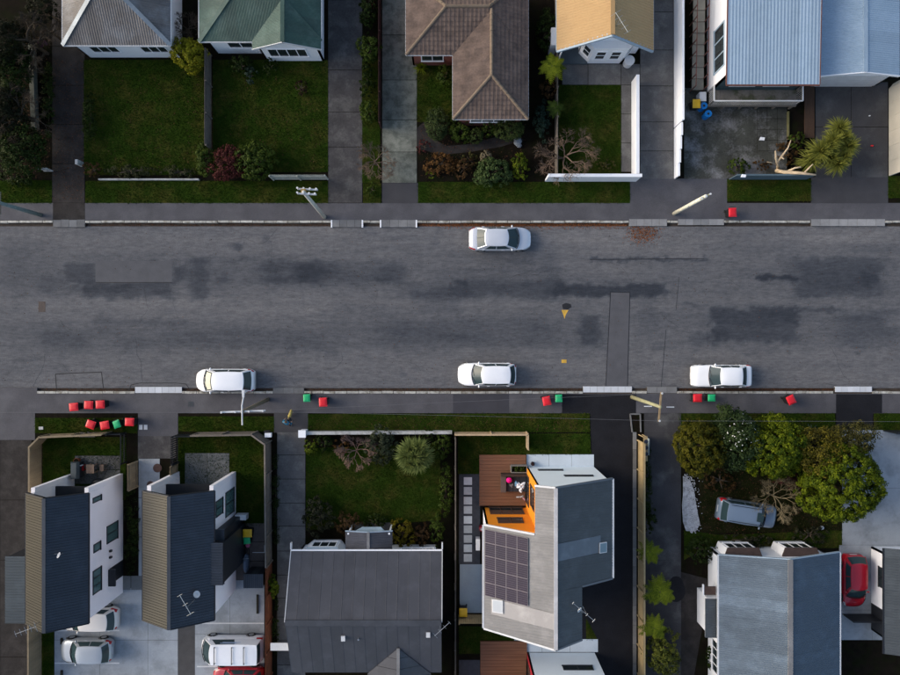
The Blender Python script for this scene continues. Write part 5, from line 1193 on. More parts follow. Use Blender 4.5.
# south gardens
shrub(131.5, 530, 6, 40, .8, Lf_dark, 'narrow dark hedge between the two townhouses', .08, 1, 'hedge', 'hedge')
shrub(311, 446, 8, 8, 1.1, Lf_bright, 'yellow green bush at the white gate pier', .08, 1.2); shrub(324, 443, 9, 9, 1.0, Lf_dark, 'dark bush right of the white gate pier', .08, 1)
baretree(355, 452, 18, 2.6, mat('pink_twig', (.16, .10, .08), .9, .2, 3, 20, bump=0), 'bare pinkish shrub fanning out behind the low white wall', 6, 51, name='bare_shrub', r0=.05, spread=.6)
shrub(342, 447, 9, 9, .7, Lf_rust, 'russet shrub left of the bare pinkish shrub', .07, .7); shrub(381, 446, 15, 18, 1.6, leaf('leaf_greydark', (.022, .030, .015), (.06, .072, .04)), 'dark grey green bush beside the spiky yucca', .08, 1.1)
swordplant(414.5, 456, 22, 2.4, Lf_flax, 'large round spiky yucca on the charcoal roof house lawn', 420, 'yucca', .05, 1, (.0, 1.9), 'yucca', .2, [(0, 0, 1.75, 1.15)] + [(.62 * math.cos(a), .62 * math.sin(a), 1.5, 1.05) for a in (0, 1.05, 2.1, 3.14, 4.2, 5.25)])
shrub(442, 446, 10, 14, 1.3, Lf_mid, 'green shrub right of the yucca by the fence', .08, 1); shrub(446, 490, 7, 30, 1.0, Lf_mid, 'scruffy hedge along the fence by the stepping pavers', .08, .8, 'hedge', 'hedge')
shrub(430, 436, 9, 6, .9, Lf_dark, 'dark shrub above the yucca at the white wall', .07, 1)
shrub(319, 516, 14, 18, 1.5, leaf('leaf_murk', (.02, .022, .012), (.055, .055, .03)), 'murky brown green bush near the slab drive', .09, 1); shrub(350, 525, 16, 12, 1.2, Lf_brown, 'brown shrubs left of the small porch', .08, .9); shrub(375, 522, 12, 9, 1.0, Lf_dark, 'dark shrub in front of the small porch', .08, .9)
shrub(402, 533, 13, 14, 1.4, Lf_gold, 'golden orange bush right of the small porch', .08, 1); shrub(422, 535, 9, 12, 1.0, Lf_brown, 'brown bush right of the golden bush', .08, .9); shrub(437, 530, 7, 16, 1.1, Lf_mid, 'green shrub by the right corner of the charcoal roof', .08, .9)
shrub(273.8, 585, 5, 12, 1.4, Lf_bright, 'bright yellow green plant beside the red stained fence', .1, 1.2); shrub(275.5, 500, 2.5, 50, .5, Lf_dark, 'thin weeds along the grey timber fence', .06, .8, 'weeds', 'weeds'); shrub(275.5, 625, 3, 28, .6, Lf_dark, 'thin weeds along the red stained fence', .06, .8, 'weeds', 'weeds')
fern(650, 552, 14, 1.6, Lf_fern, 'upper tree fern against the golden fence', 11); fern(660, 592, 17, 2.2, Lf_fern, 'large middle tree fern against the golden fence', 15); fern(654, 628, 15, 1.9, Lf_fern, 'third tree fern down the golden fence', 12)
shrub(663, 652, 18, 22, 2.0, leaf('leaf_yelgreen', (.05, .06, .01), (.17, .18, .03)), 'yellow green bush at the bottom of the golden fence', .1, 1)
shrub(647, 480, 3.5, 40, .8, Lf_dark, 'dark weeds between the golden fence and worn driveway', .07, .8, 'weeds', 'weeds'); shrub(650, 520, 6, 14, 1.0, Lf_dark, 'dark bush above the upper tree fern', .08, .9)
# overgrown garden bottom right: big evergreens
shrub(699, 447, 25, 29, 4.0, leaf('leaf_bronze', (.016, .023, .003), (.105, .095, .008)), 'bronze green round tree at the worn driveway corner', .085, .85, 'round_tree', 'tree', lump=.08, per=60, spread=.20)
shrub(735, 437, 23, 30, 4.2, leaf('leaf_glossy', (.012, .024, .008), (.045, .07, .022)), 'dark glossy tree with white blossom beside the footpath', .11, 1.1, 'blossom_tree', 'tree')
shrub(774, 447, 33, 32, 4.6, leaf('leaf_pitto', (.015, .036, .003), (.155, .185, .008)), 'dense lime green round tree in the middle of the overgrown garden', .09, .92, 'round_tree', 'tree', lump=.07, per=60, spread=.21)
shrub(838, 482, 44, 42, 4.8, leaf('leaf_pitto2', (.014, .034, .003), (.145, .18, .008)), 'largest round green tree beside the pale forecourt', .09, .92, 'round_tree', 'tree', lump=.07, per=60, spread=.21)
shrub(816, 450, 24, 24, 4.4, leaf('leaf_fade', (.03, .028, .007), (.20, .165, .018)), 'yellowing bushy tree between the two lime green trees', .09, .8, 'autumn_tree', 'tree', lump=.2)
shrub(850, 440, 25, 20, 3.6, Lf_olive, 'olive brown shrub tree by the new black crossing', .09, .9, 'olive_tree', 'tree', lump=.2)
baretree(838, 466, 24, 5.2, mat('brown_twig', (.12, .085, .045), .9, .3, 3, 20, bump=0), 'brown twiggy top poking out of the largest green tree', 5, 61, r0=.07, spread=.5)
baretree(778, 498, 26, 3.0, mat('straw_twig', (.17, .135, .075), .9, .25, 3, 20, bump=0), 'straw coloured bare tree over the bonnet of the parked wagon', 6, 62, r0=.07)
swordplant(811, 432, 15, .9, leaf('leaf_flaxdk', (.03, .045, .03), (.09, .12, .08)), 'grey green flax between the berm and the yellowing tree', 45, 'flax', .09)
shrub(788, 480, 14, 9, .8, Lf_red, 'reddish undergrowth below the lime green round tree', .07, .8); shrub(720, 480, 18, 14, .4, Lf_brown, 'dry brown ground plants above the parked wagon', .07, .6); shrub(700, 550, 14, 14, 1.2, Lf_dark, 'dark bush left of the weathered blue roof', .08, 1); shrub(745, 541, 26, 7, .6, Lf_murk if False else MATS['leaf_murk'], 'low murky shrubs below the parked wagon', .08, .8); shrub(810, 535, 20, 10, .5, MATS['leaf_murk'], 'low murky shrubs under the largest round tree', .08, .7)
shrub(716, 575, 5, 14, .6, Lf_mid, 'small green plants at the corner of the weathered blue roof', .07, 1); shrub(712, 655, 6, 16, .8, Lf_dark, 'dark shrub below the side porch of the old house', .08, .9)
# blossom scattered on the glossy tree
r_ = np.random.RandomState(9); par = [o for o in bpy.data.objects if o.name.startswith('blossom_tree')][0]
d_ = r_.normal(size=(230, 3)); d_ /= np.linalg.norm(d_, axis=1, keepdims=True); d_ = d_[d_[:, 2] > .1]; 
leaves('blossom', d_ * np.array([1.35, 1.95, 1.62]) * r_.uniform(.9, 1.06, (len(d_), 1)) + np.array([0, 0, 2.6]), d_, .10, leaf('blossom_white', (.3, .32, .3), (.7, .7, .66)), r_.rand(len(d_)), par, .9, r_)['kind'] = 'stuff'
# fallen leaves along the gutters
def litter(name, px0, px1, py0, py1, n, z, label, m, seed, gauss=False):
    r = np.random.RandomState(seed); x = r.uniform(px0, px1, n); y = r.normal((py0 + py1) / 2, (py1 - py0) / 3.2, n) if gauss else r.uniform(py0, py1, n)
    if gauss: x = r.normal((px0 + px1) / 2, (px1 - px0) / 3.5, n)
    C = np.stack([(x - 450) / S, (337.5 - y) / S, np.full(n, z) + r.uniform(.006, .02, n)], 1); N = np.array([[0, 0, 1.]]) + r.normal(0, .2, (n, 3))
    o = leaves(name, C, N, .075, m, r.rand(n), None, .7, r); return tag(o, label, 'leaves', None, 'stuff')
Lf_lit = leaf('leaf_litter', (.06, .026, .012), (.30, .11, .04), .1); Lf_litd = leaf('leaf_litter_dark', (.03, .017, .01), (.12, .055, .03), .1)
litter('fallen_leaves', 417, 628, 223.2, 226.2, 2600, ROADZ - .09, 'brown leaves filling the gutter behind the silver sedan', Lf_lit, 1)
litter('fallen_leaves', 440, 640, 226, 229, 320, ROADZ + .004, 'scattered leaves on the road edge around the silver sedan', Lf_lit, 2)
litter('fallen_leaves', 630, 658, 224, 242, 800, ROADZ + .004, 'patch of orange leaves by the concrete crossing blocks', Lf_lit, 3, True)
litter('fallen_leaves', 680, 835, 387.8, 391, 2000, ROADZ - .085, 'dark leaves filling the gutter behind the boxy sedan', Lf_litd, 4)
litter('fallen_leaves', 85, 332, 223.4, 227, 900, ROADZ - .08, 'sparse leaves along the top left gutter', Lf_litd, 5); litter('fallen_leaves', 40, 270, 388.2, 391, 800, ROADZ - .085, 'dirt and leaves in the lower left gutter', Lf_litd, 6)
litter('fallen_leaves', 304, 583, 388.2, 391, 900, ROADZ - .085, 'dirt and leaves in the lower gutter by the white hatchback', Lf_litd, 7)
litter('fallen_leaves', 54, 84, 60, 200, 900, .03, 'dead leaves over the dark top left driveway', Lf_litd, 8)
litter('fallen_leaves', 702, 838, 470, 546, 1300, .03, 'brown leaf litter under the overgrown garden trees', Lf_litd, 10)

litter('fallen_leaves', 90, 325, 66, 176, 700, .05, 'sparse fallen leaves over the top left lawns', Lf_litd, 11)
litter('fallen_leaves', 310, 585, 416, 430, 350, .05, 'sparse fallen leaves on the lower centre berm', Lf_litd, 12)
litter('fallen_leaves', 420, 525, 124, 178, 900, .014, 'dead leaves over the topiary garden beds', Lf_litd, 13)
litter('fallen_leaves', 4, 50, 30, 178, 1500, .014, 'dead leaves under the top left trees', Lf_litd, 14)
litter('fallen_leaves', -20, 920, 228, 386, 900, ROADZ + .004, 'specks of leaf and grit scattered on the carriageway', Lf_litd, 15)

r__ = np.random.RandomState(77); n__ = 420; yy = r__.uniform(474, 533, n__); xx = np.interp(yy, [474, 500, 533], [688, 690, 693]) + np.abs(r__.normal(0, 5.2, n__)) - 3.5
C__ = np.stack([(xx - 450) / S, (337.5 - yy) / S, np.full(n__, .022)], 1)
tag(leaves('stone_chips', C__, np.array([[0, 0, 1.]]) + r__.normal(0, .25, (n__, 3)), .10, leaf('chip_white', (.3, .3, .31), (.55, .56, .58), 0), r__.rand(n__), None, .85, r__), 'loose white stone chips spilling around the gravel strip', 'stones', None, 'stuff')
# ================================================================ VEHICLES
def interp(xs, ys, x):
    return np.interp(x, xs, ys)
def smoothint(xs, ys, x):
    # monotone-ish smooth interpolation by sampling a blurred linear curve
    g = np.linspace(xs[0] - .3, xs[-1] + .3, 400); v = np.interp(g, xs, ys); k = np.hanning(17); k /= k.sum(); v2 = np.convolve(np.pad(v, 8, 'edge'), k, 'valid'); return np.interp(x, g, v2)
def car(name, label, px, py, ang, spec, col, z0=0.0, cat='car', zc=.7):
    """x forward. spec: L W Ht belt, hood profile, cabin (cowl, roof front, roof rear, tail base) in fractions of L from the nose"""
    L, W, Ht = spec['L'], spec['W'], spec['H']; belt = spec['belt']; c = P(px, py, zc + z0)
    t = thing(name, label, cat, (c.x, c.y, z0), math.radians(ang))
    fx = lambda f: L / 2 - f * L
    NS = 46; f = np.concatenate([[0, .006, .015, .03, .05, .075], np.linspace(.10, .90, NS - 12), [.925, .95, .97, .985, .994, 1.0]])
    ztop = smoothint(spec['pf'], spec['pz'], f)
    rf, rr = spec.get('rf', .16), spec.get('rr', .10)
    def plan(q):
        w = 1.0
        if q < rf: w = (1 - (1 - q / rf) ** 2.4 * spec.get('nose', .30))
        if q > 1 - rr: w = (1 - (1 - (1 - q) / rr) ** 2.4 * spec.get('tail', .22))
        return w
    hw = np.array([W / 2 * plan(q) for q in f]); V = []; F = []
    sec = [(.86, .20), (.95, .27), (1.0, .42), (1.0, .60), (.985, .74), (.955, .87), (.90, .955), (.78, .99), (.5, 1.012), (.2, 1.02)]
    K = len(sec) * 2
    for i, q in enumerate(f):
        e = min(q, 1 - q); drop = max(0, 1 - e / .012) if e < .012 else 0
        for s_, rng_ in ((1, sec), (-1, sec[::-1])):
            for a, b in rng_:
                z = b * ztop[i] if b > .42 else b * .95
                z = z if not drop else (z * (1 - .12 * drop) + .07 * drop)
                bulge = 0
                V.append((fx(q) + (-.10 * (a ** 2) * L * .12 * (q < .5) * max(0, 1 - q / .12) if q < .12 else 0), s_ * a * hw[i], z))
    n = len(f)
    for i in range(n - 1):
        for k in range(K - 1): F.append((i * K + k, (i + 1) * K + k, (i + 1) * K + k + 1, i * K + k + 1))
        F.append((i * K + K - 1, (i + 1) * K + K - 1, (i + 1) * K, i * K))
    F.append(tuple(range(K))); F.append(tuple((n - 1) * K + k for k in range(K))[::-1])
    body = MB().add(V, F).build('body', col, t, True, local=True)
    nv = np.array(V)
    def patch(nm, m, i0, i1, k0, k1, off=.012, parent=t, both=True, smooth=True):
        for side in ((0, 1) if both else (0,)):
            kk = [k if side == 0 else K - 1 - k for k in range(k0, k1 + 1)]; vs = []; fs = []
            for i in range(i0, i1 + 1):
                for k in kk:
                    p = nv[i * K + k].copy(); c_ = np.array([p[0] * .8, 0, .45]); d = p - c_; d /= np.linalg.norm(d) + 1e-9; vs.append(tuple(p + d * off))
            w_ = len(kk)
            for i in range(i1 - i0):
                for k in range(w_ - 1):
                    q_ = (i * w_ + k, (i + 1) * w_ + k, (i + 1) * w_ + k + 1, i * w_ + k + 1); fs.append(q_ if side == 0 else q_[::-1])
            MB().add(vs, fs).build(nm, m, parent, smooth, local=True)
    M_head = mat('headlight', (.45, .48, .5), .1, .1, 5, 20, bump=0, spec=.8, coat=.5); M_tail = mat('taillight', (.42, .012, .02), .2, .1, 5, 20, bump=0, spec=.6, coat=.5)
    patch('headlight', M_head, 1, 6, 4, 6, .012); 
    tl = spec.get('tl', (4, 6)); patch('taillight', M_tail, n - spec.get('tln', 7), n - 2, tl[0], tl[1], .012)
    # cabin
    c0, c1, r1, r0 = [fx(q) for q in spec['cab']]; wb = W / 2 * spec.get('wb', .90); wr = W / 2 * spec.get('wr', .70); zb = belt - .03; zt = Ht - .05
    bf0, bf1, br = spec.get('bulge', (.16, .10, .08))
    def face(nm, s, tt):
        if nm == 'front': y = (wb + (wr - wb) * tt) * s; return Vector((c0 + (c1 - c0) * tt + (bf0 + (bf1 - bf0) * tt) * (1 - s * s), y, zb + (zt - zb) * tt))
        if nm == 'rear': y = (wb + (wr - wb) * tt) * s; return Vector((r0 + (r1 - r0) * tt - br * (1 - s * s), y, zb + (zt - zb) * tt))
        sg = 1 if nm == 'left' else -1
        f_ = (s + 1) / 2; x = (c0 + (r0 - c0) * f_) * (1 - tt) + (c1 + (r1 - c1) * f_) * tt
        return Vector((x, sg * (wb + (wr - wb) * tt ** 1.25 + .035 * math.sin(math.pi * f_)), zb + (zt - zb) * tt))
    def grid(nm, s0, s1, t0, t1, ns, nt_, off, flip):
        vs = []; fs = []
        for j in range(nt_ + 1):
            for i in range(ns + 1):
                s_ = s0 + (s1 - s0) * i / ns; tt = t0 + (t1 - t0) * j / nt_; p = face(nm, s_, tt)
                d = {'front': Vector((.6, 0, .8)), 'rear': Vector((-.6, 0, .8)), 'left': Vector((0, .9, .4)), 'right': Vector((0, -.9, .4))}[nm]; vs.append(p + d * off)
        for j in range(nt_):
            for i in range(ns): q_ = (j * (ns + 1) + i, j * (ns + 1) + i + 1, (j + 1) * (ns + 1) + i + 1, (j + 1) * (ns + 1) + i); fs.append(q_[::-1] if flip else q_)
        return vs, fs
    mb = MB()
    for nm, fl_ in (('front', False), ('rear', True), ('left', True), ('right', False)): mb.add(*grid(nm, -1, 1, 0, 1, 10, 4, 0, fl_))
    vs = []; fs = []                       # crowned roof panel
    for i in range(13):
        g = i / 12
        for j in range(11):
            s_ = -1 + 2 * j / 10; a, b = face('front', s_, 1), face('rear', s_, 1); x = a.x + (b.x - a.x) * g; e_ = (1 - s_ ** 4) * (1 - (2 * g - 1) ** 4)
            vs.append((x, s_ * (wr + .035 * math.sin(math.pi * g) * 1), zt + .05 * e_ + .03 * (1 - s_ * s_) * (1 - (2 * g - 1) ** 2)))
    for i in range(12):
        for j in range(10): fs.append((i * 11 + j, i * 11 + j + 1, (i + 1) * 11 + j + 1, (i + 1) * 11 + j)[::-1])
    mb.build('cabin_frame', col, t, True, local=True)
    roof = MB().add(vs, fs).build('roof', col, t, True, local=True)
    def pane(nm, fc, s0, s1, t0, t1, flip, off=.012, m=M_cglass): return MB().add(*grid(fc, s0, s1, t0, t1, 8, 4, off, flip)).build(nm, m, t, True, local=True)
    ws = pane('windscreen', 'front', -.95, .95, .05, .95, False); pane('rear_window', 'rear', -.92, .92, spec.get('rwt', .1), .93, True)
    for nm, fl_ in (('left', True), ('right', False)):
        pane('side_window', nm, -.78, -.02, .12, .92, fl_); pane('side_window', nm, .04, spec.get('sw', .72), .12, .92, fl_)
    # dark seals round the windscreen base, wipers, mirrors, handles, bumpers, plate, wheels
    mb = MB(); 
    pts_ = [face('front', -1 + 2 * i / 10, .0) + Vector((.03, 0, .035)) for i in range(11)]; mb.tube(pts_, .03, 5)
    mb.build('cowl', M_black, t, True, local=True)
    mb = MB()
    for y_ in (-.45, .15): p = face('front', y_ / wb, .04) + Vector((.03, 0, .045)); q_ = face('front', (y_ + .5) / wb, .22) + Vector((.02, 0, .03)); mb.tube([p, q_], .012, 4)
    mb.build('wipers', M_black, t, local=True)
    for sg in (1, -1):
        p = face('left' if sg > 0 else 'right', -.86, .2); MB().ball((p.x + .02, p.y + sg * .10, p.z + .06), (.07, .12, .07), 8, 6).build('mirror', col, t, True, local=True)
        for q in (.16 if True else 0, -.34):
            x_ = (c0 + r0) / 2 + q * (c0 - r0); MB().box(x_ - .1, x_ + .1, sg * W / 2 * .985 - .02, sg * W / 2 * .985 + .025, belt * .86, belt * .86 + .035).build('door_handle', col, t, local=True)
    fbm = spec.get('bump')
    for x_, wd in ((fx(spec.get('ax', (.18, .80))[0]), 0), (fx(spec.get('ax', (.18, .80))[1]), 0)):
        for sg in (1, -1):
            y_ = sg * (W / 2 - .09)
            w_ = MB().tube([(x_, y_ - sg * .11, .32), (x_, y_ + sg * .1, .32)], .32, 20).build('wheel', M_rubber, t, local=True); MB().tube([(x_, y_ + sg * .085, .32), (x_, y_ + sg * .108, .32)], .2, 16).build('rim', M_metal, w_, local=True)
            MB().tube([(x_ + .38 * math.cos(a_), y_ + sg * .075, .32 + .38 * math.sin(a_)) for a_ in np.linspace(.1, 3.04, 9)], .035, 5).build('wheel_arch', M_black, t, local=True)
    MB().box(fx(0) - .06, fx(0) + .012, -.26, .26, .36, .48).build('number_plate', M_offw, t, local=True); MB().box(fx(1) - .012, fx(1) + .06, -.26, .26, .55, .67).build('number_plate', M_offw, t, local=True)
    vs_ = []
    for q in (.35, .62): pass
    return t, face, roof, (fx, zt, wr, c0, c1, r1, r0, wb)
HATCH = dict(L=4.45, W=1.80, H=1.50, belt=.95, pf=[0, .04, .12, .27, .33, .9, .965, 1], pz=[.55, .70, .80, .93, .97, .99, .93, .74], cab=(.29, .43, .87, .965), wb=.89, wr=.70, nose=.34, tail=.26, rf=.2, rr=.16, bulge=(.22, .14, .10), tl=(4, 7), tln=7, sw=.80)
MPV = dict(L=4.5, W=1.80, H=1.62, belt=1.0, pf=[0, .03, .10, .20, .26, .92, .98, 1], pz=[.55, .74, .86, .98, 1.0, 1.02, .96, .8], cab=(.21, .36, .85, .965), wb=.9, wr=.74, nose=.40, tail=.22, rf=.2, rr=.13, bulge=(.2, .12, .08), sw=.8)
SEDAN = dict(L=4.75, W=1.82, H=1.46, belt=.94, pf=[0, .04, .12, .30, .36, .80, .88, .965, 1], pz=[.55, .68, .78, .90, .94, .96, .98, .92, .70], cab=(.245, .405, .725, .875), wb=.89, wr=.68, nose=.34, tail=.28, rf=.2, rr=.16, bulge=(.22, .14, .10), sw=.62, tln=7)
BOXY = dict(L=4.6, W=1.72, H=1.42, belt=.92, pf=[0, .03, .10, .30, .36, .80, .86, .975, 1], pz=[.58, .72, .80, .88, .92, .94, .95, .92, .74], cab=(.305, .45, .785, .90), wb=.9, wr=.74, nose=.16, tail=.12, rf=.12, rr=.08, bulge=(.12, .08, .06), sw=.66)
SUV = dict(L=4.5, W=1.76, H=1.68, belt=1.08, pf=[0, .03, .10, .26, .31, .93, .98, 1], pz=[.68, .90, .98, 1.03, 1.07, 1.09, 1.04, .84], cab=(.25, .36, .90, .975), wb=.92, wr=.78, nose=.2, tail=.14, rf=.13, rr=.08, bulge=(.12, .08, .05), tl=(3, 7), sw=.85)
VAN = dict(L=4.75, W=1.76, H=1.98, belt=1.12, pf=[0, .03, .08, .13, .2, .93, .985, 1], pz=[.62, .86, 1.0, 1.1, 1.12, 1.14, 1.12, .95], cab=(.09, .24, .955, .99), wb=.95, wr=.86, nose=.30, tail=.08, rf=.14, rr=.06, bulge=(.2, .14, .03), sw=-.2, ax=(.16, .78), rwt=.35)
Pw = paint('white_car_paint', (.80, .81, .83)); Psil = paint('silver_car_paint', (.60, .62, .66), .28, .6, .25); Pgrey = paint('grey_car_paint', (.36, .39, .42), .28, .6, .3)
Pbei = paint('beige_car_paint', (.66, .62, .57)); Pred = paint('red_car_paint', (.36, .010, .022)); Psuv = paint('ice_silver_paint', (.17, .225, .295), .3, .6, .2)
m_, mf, mr_, _q = car('parked_car', 'white people mover parked beneath the street light arm', 225, 380.5, 180, MPV, Pw, ROADZ)
MB().add([mf('front', -.86 + 1.72 * i / 8, .16 + .7 * j) + Vector((.6, 0, .8)) * .018 for j in (0, 1) for i in range(9)], [(i, i + 1, i + 10, i + 9) for i in range(8)]).build('sunshade', mat('cream_shade', (.55, .53, .42), .6, .1, 3, 12), m_, True, local=True)
h_ = car('parked_car', 'white hatchback with red tail lights parked at the lower kerb centre', 487, 374.5, 180, HATCH, Pw, ROADZ)
car('parked_car', 'boxy older white sedan parked near the red and green bins', 721.5, 376, 180, BOXY, Pw, ROADZ)
car('parked_car', 'silver white sedan parked alone at the upper kerb', 500, 238.7, 0, SEDAN, Psil, ROADZ)
car('parked_car', 'beige car half hidden under the leftmost dark roof', 88.5, 619, 180, HATCH, Pbei, .03)
car('parked_car', 'silver grey hatchback in the bottom left car park', 86, 651, 180, dict(HATCH, L=3.95, H=1.5), Pgrey, .03)
v_, vf, vr, (fx_, zt_, wr_, c0_, c1_, r1_, r0_, wb_) = car('parked_van', 'white van with three dark roof bars beside the red stained fence', 232.5, 648, 180, VAN, Pw, .03, cat='van')
for x in (.95, -.35, -1.25): 
    rb = MB().tube([(x, -.66, zt_ + .16), (x, .66, zt_ + .16)], .028, 6).build('roof_bar', M_dark, v_, local=True)
    for y in (-.6, .6): MB().box(x - .03, x + .03, y - .03, y + .03, zt_ + .02, zt_ + .16).build('bracket', M_dark, rb, local=True)
for i, (x0, x1, tt) in enumerate([(-.9, .45, .66), (-.6, .6, .80)]):
    mb = MB(); bl_ = mat('van_stripe', (.32, .42, .6), .4, .1, 3, 20, bump=0)
    y_ = -(wb_ + (wr_ - wb_) * tt ** 1.25 + .052); z_ = 1.09 + (zt_ - 1.09) * tt
    mb.box(x0, x1, y_ - .01, y_ + .0, z_ - .04, z_ + .04).build('side_stripe', bl_, v_, local=True)
car('parked_car', 'red hatchback at the bottom edge beside the white van', 238, 679, 180, dict(HATCH, L=3.9), Pred, .03)
car('parked_car', 'red hatchback parked beside the white house at the right edge', 854, 581, -90, dict(HATCH, L=4.0, W=1.72, cab=(.25, .42, .86, .975)), Pred, .03)
s_, sf, sr, (fx_, zt_, wr_, c0_, c1_, r1_, r0_, wb_) = car('parked_wagon', 'ice silver four wheel drive wagon parked under the straw coloured tree', 747, 513, -9, SUV, Psuv, .01)
MB().box(.35, .82, -.34, .34, zt_ + .07, zt_ + .105).build('sunroof', M_cglass, s_, local=True)
for y in (-.6, .6): MB().tube([(-1.7, y, zt_ + .1), (.7, y, zt_ + .1)], .02, 6).build('roof_rail', M_dark, s_, local=True)

# ================================================================ BINS
LID = {'red': mat('bin_red', (.62, .012, .022), .45, .08, 3, 20, bump=0, spec=.4), 'green': mat('bin_green', (.012, .36, .13), .45, .08, 3, 20, bump=0, spec=.4), 'yellow': mat('bin_yellow', (.65, .38, .015), .45, .08, 3, 20, bump=0, spec=.4)}
BIN = {}
def bin_meshes(sz):
    if sz in BIN: return BIN[sz]
    w, d, h = {'big': (.56, .62, 1.0), 'small': (.48, .52, .9)}[sz]; d_ = {}
    b = MB(); b.prism([(-w * .40, -d * .40), (w * .40, -d * .40), (w * .40, d * .36), (-w * .40, d * .36)], .06, h * .93, top=[(-w / 2, -d / 2), (w / 2, -d / 2), (w / 2, d / 2), (-w / 2, d / 2)])
    b.box(-w / 2 - .015, w / 2 + .015, -d / 2 - .015, d / 2 + .015, h * .90, h * .935); d_['body'] = b
    l = MB(); V = []; F = []
    for i in range(7):
        for j in range(7):
            u, v = i / 6 * 2 - 1, j / 6 * 2 - 1; V.append((u * (w / 2 + .025), v * (d / 2 + .03) - .01, h * .94 + .07 * (1 - u ** 4) * (1 - v ** 4)))
    for i in range(6):
        for j in range(6): F.append((i * 7 + j, (i + 1) * 7 + j, (i + 1) * 7 + j + 1, i * 7 + j + 1))
    l.add(V, F); l.box(-w / 2 - .025, w / 2 + .025, -d / 2 - .04, d / 2 + .02, h * .915 + .02, h * .94 + .001); d_['lid'] = l
    d_['handle'] = MB().tube([(-w * .42, d / 2 + .09, h * .9), (w * .42, d / 2 + .09, h * .9)], .018, 6).tube([(-w * .4, d / 2, h * .9), (-w * .4, d / 2 + .09, h * .9)], .018, 5).tube([(w * .4, d / 2, h * .9), (w * .4, d / 2 + .09, h * .9)], .018, 5)
    d_['wheel'] = MB().tube([(-.035, 0, 0), (.035, 0, 0)], .1, 14); d_['_'] = (w, d, h)
    BIN[sz] = {k: (v.build(k, M_black if k != 'wheel' else M_rubber).data if k != '_' else v) for k, v in d_.items()}
    for o in list(COL.objects):
        if o.data in [m_ for k, m_ in BIN[sz].items() if k != '_'] and o.parent is None: bpy.data.objects.remove(o)
    return BIN[sz]
LIDM = {}
def wheelie(px, py, colour, label, rot=0, sz='big', z=.01):
    m_ = bin_meshes(sz); p = P(px, py, .95); t = thing('wheelie_bin', label, 'bin', (p.x, p.y, z), math.radians(rot), 'wheelie bins')
    link('body', m_['body'], t); k = (sz, colour)
    if k not in LIDM: LIDM[k] = m_['lid'].copy(); LIDM[k].materials[0] = LID[colour]
    link('lid', LIDM[k], t); link('handle', m_['handle'], t)
    w_, d_, h_ = m_['_']
    for s_ in (-1, 1): o = link('wheel', m_['wheel'], t); o.location = (s_ * (w_ * .40 + .04), d_ * .36, .1)
for a in [(73.5, 407, 'red', 'red lid bin leftmost of the row of three on the footpath', 95), (88.5, 405, 'red', 'red lid bin in the middle of the row of three on the footpath', 88), (100, 404.5, 'red', 'red lid bin rightmost of the row of three on the footpath', 92),
          (90.5, 424.5, 'red', 'red lid bin leftmost on the grass behind the footpath row', 70), (104.5, 425.3, 'red', 'red lid bin second from left on the left berm', 100), (129.3, 422, 'red', 'red lid bin at the right end of the left berm', 88),
          (323, 402, 'red', 'red lid bin right of the green bin near the person', 3), (546.6, 400.8, 'red', 'tilted red lid bin left of the green bin above the orange house', 12), (697.5, 398, 'red', 'red lid bin behind the boxy white sedan', 90),
          (791, 399.8, 'red', 'lone turned red lid bin near the black crossing', 25), (732.6, 212.2, 'red', 'lone red lid bin on the upper footpath', 2)]: wheelie(a[0], a[1], a[2], a[3], a[4])
for a in [(116, 424.3, 'green', 'green lid bin among the red ones on the left berm', 20), (306.5, 398, 'green', 'green lid bin near the person, left of a red one', 2), (559, 398.3, 'green', 'green lid bin on the footpath above the orange house', 2), (712, 398, 'green', 'green lid bin right of the red one behind the boxy sedan', 90), (246.5, 540.5, 'green', 'green lid bin below the yellow one at the second townhouse', 5)]: wheelie(a[0], a[1], a[2], a[3], a[4], 'small')
for a in [(247.3, 533.3, 'yellow', 'yellow lid bin beside the second townhouse courtyard', 90), (463.3, 612.5, 'yellow', 'yellow lid bin at the timber side gate', 0), (696.6, 103.5, 'yellow', 'yellow lid bin beside the blue drums', 0)]: wheelie(a[0], a[1], a[2], a[3], a[4])
for (x, y, l) in ((703.6, 106, 'blue round drum between the yellow bin and the veranda'), (708, 114, 'blue round drum lower beside the veranda corner')):
    p = P(x, y, .7); t = thing('drum', l, 'drum', (p.x, p.y, .015)); bm_ = mat('blue_plastic', (.01, .16, .45), .4, .1, 3, 20, bump=0)
    MB().cyl(p.x, p.y, .015, .78, .25, 18).build('body', bm_, t, False); MB().tube([(p.x + .25 * math.cos(a), p.y + .25 * math.sin(a), .79) for a in np.linspace(0, 6.283, 17)], .025, 6).build('rim', bm_, t); MB().cyl(p.x, p.y, .78, .80, .09, 12).build('bung', M_dark, t)
p = P(703.5, 96, .9); single(MB().box(p.x - .25, p.x + .25, p.y - .35, p.y + .35, .02, .8), 'storage_box', M_offw, 'white box at the foot of the access ramp', 'box')
p = P(247.6, 545.6, .5); single(MB().cyl(p.x, p.y, .02, .45, .13, 12, r1=.17), 'bucket', mat('pink_plastic', (.5, .12, .22), .4, .1, 3, 20, bump=0), 'pink bucket below the green bin at the second townhouse', 'bucket')

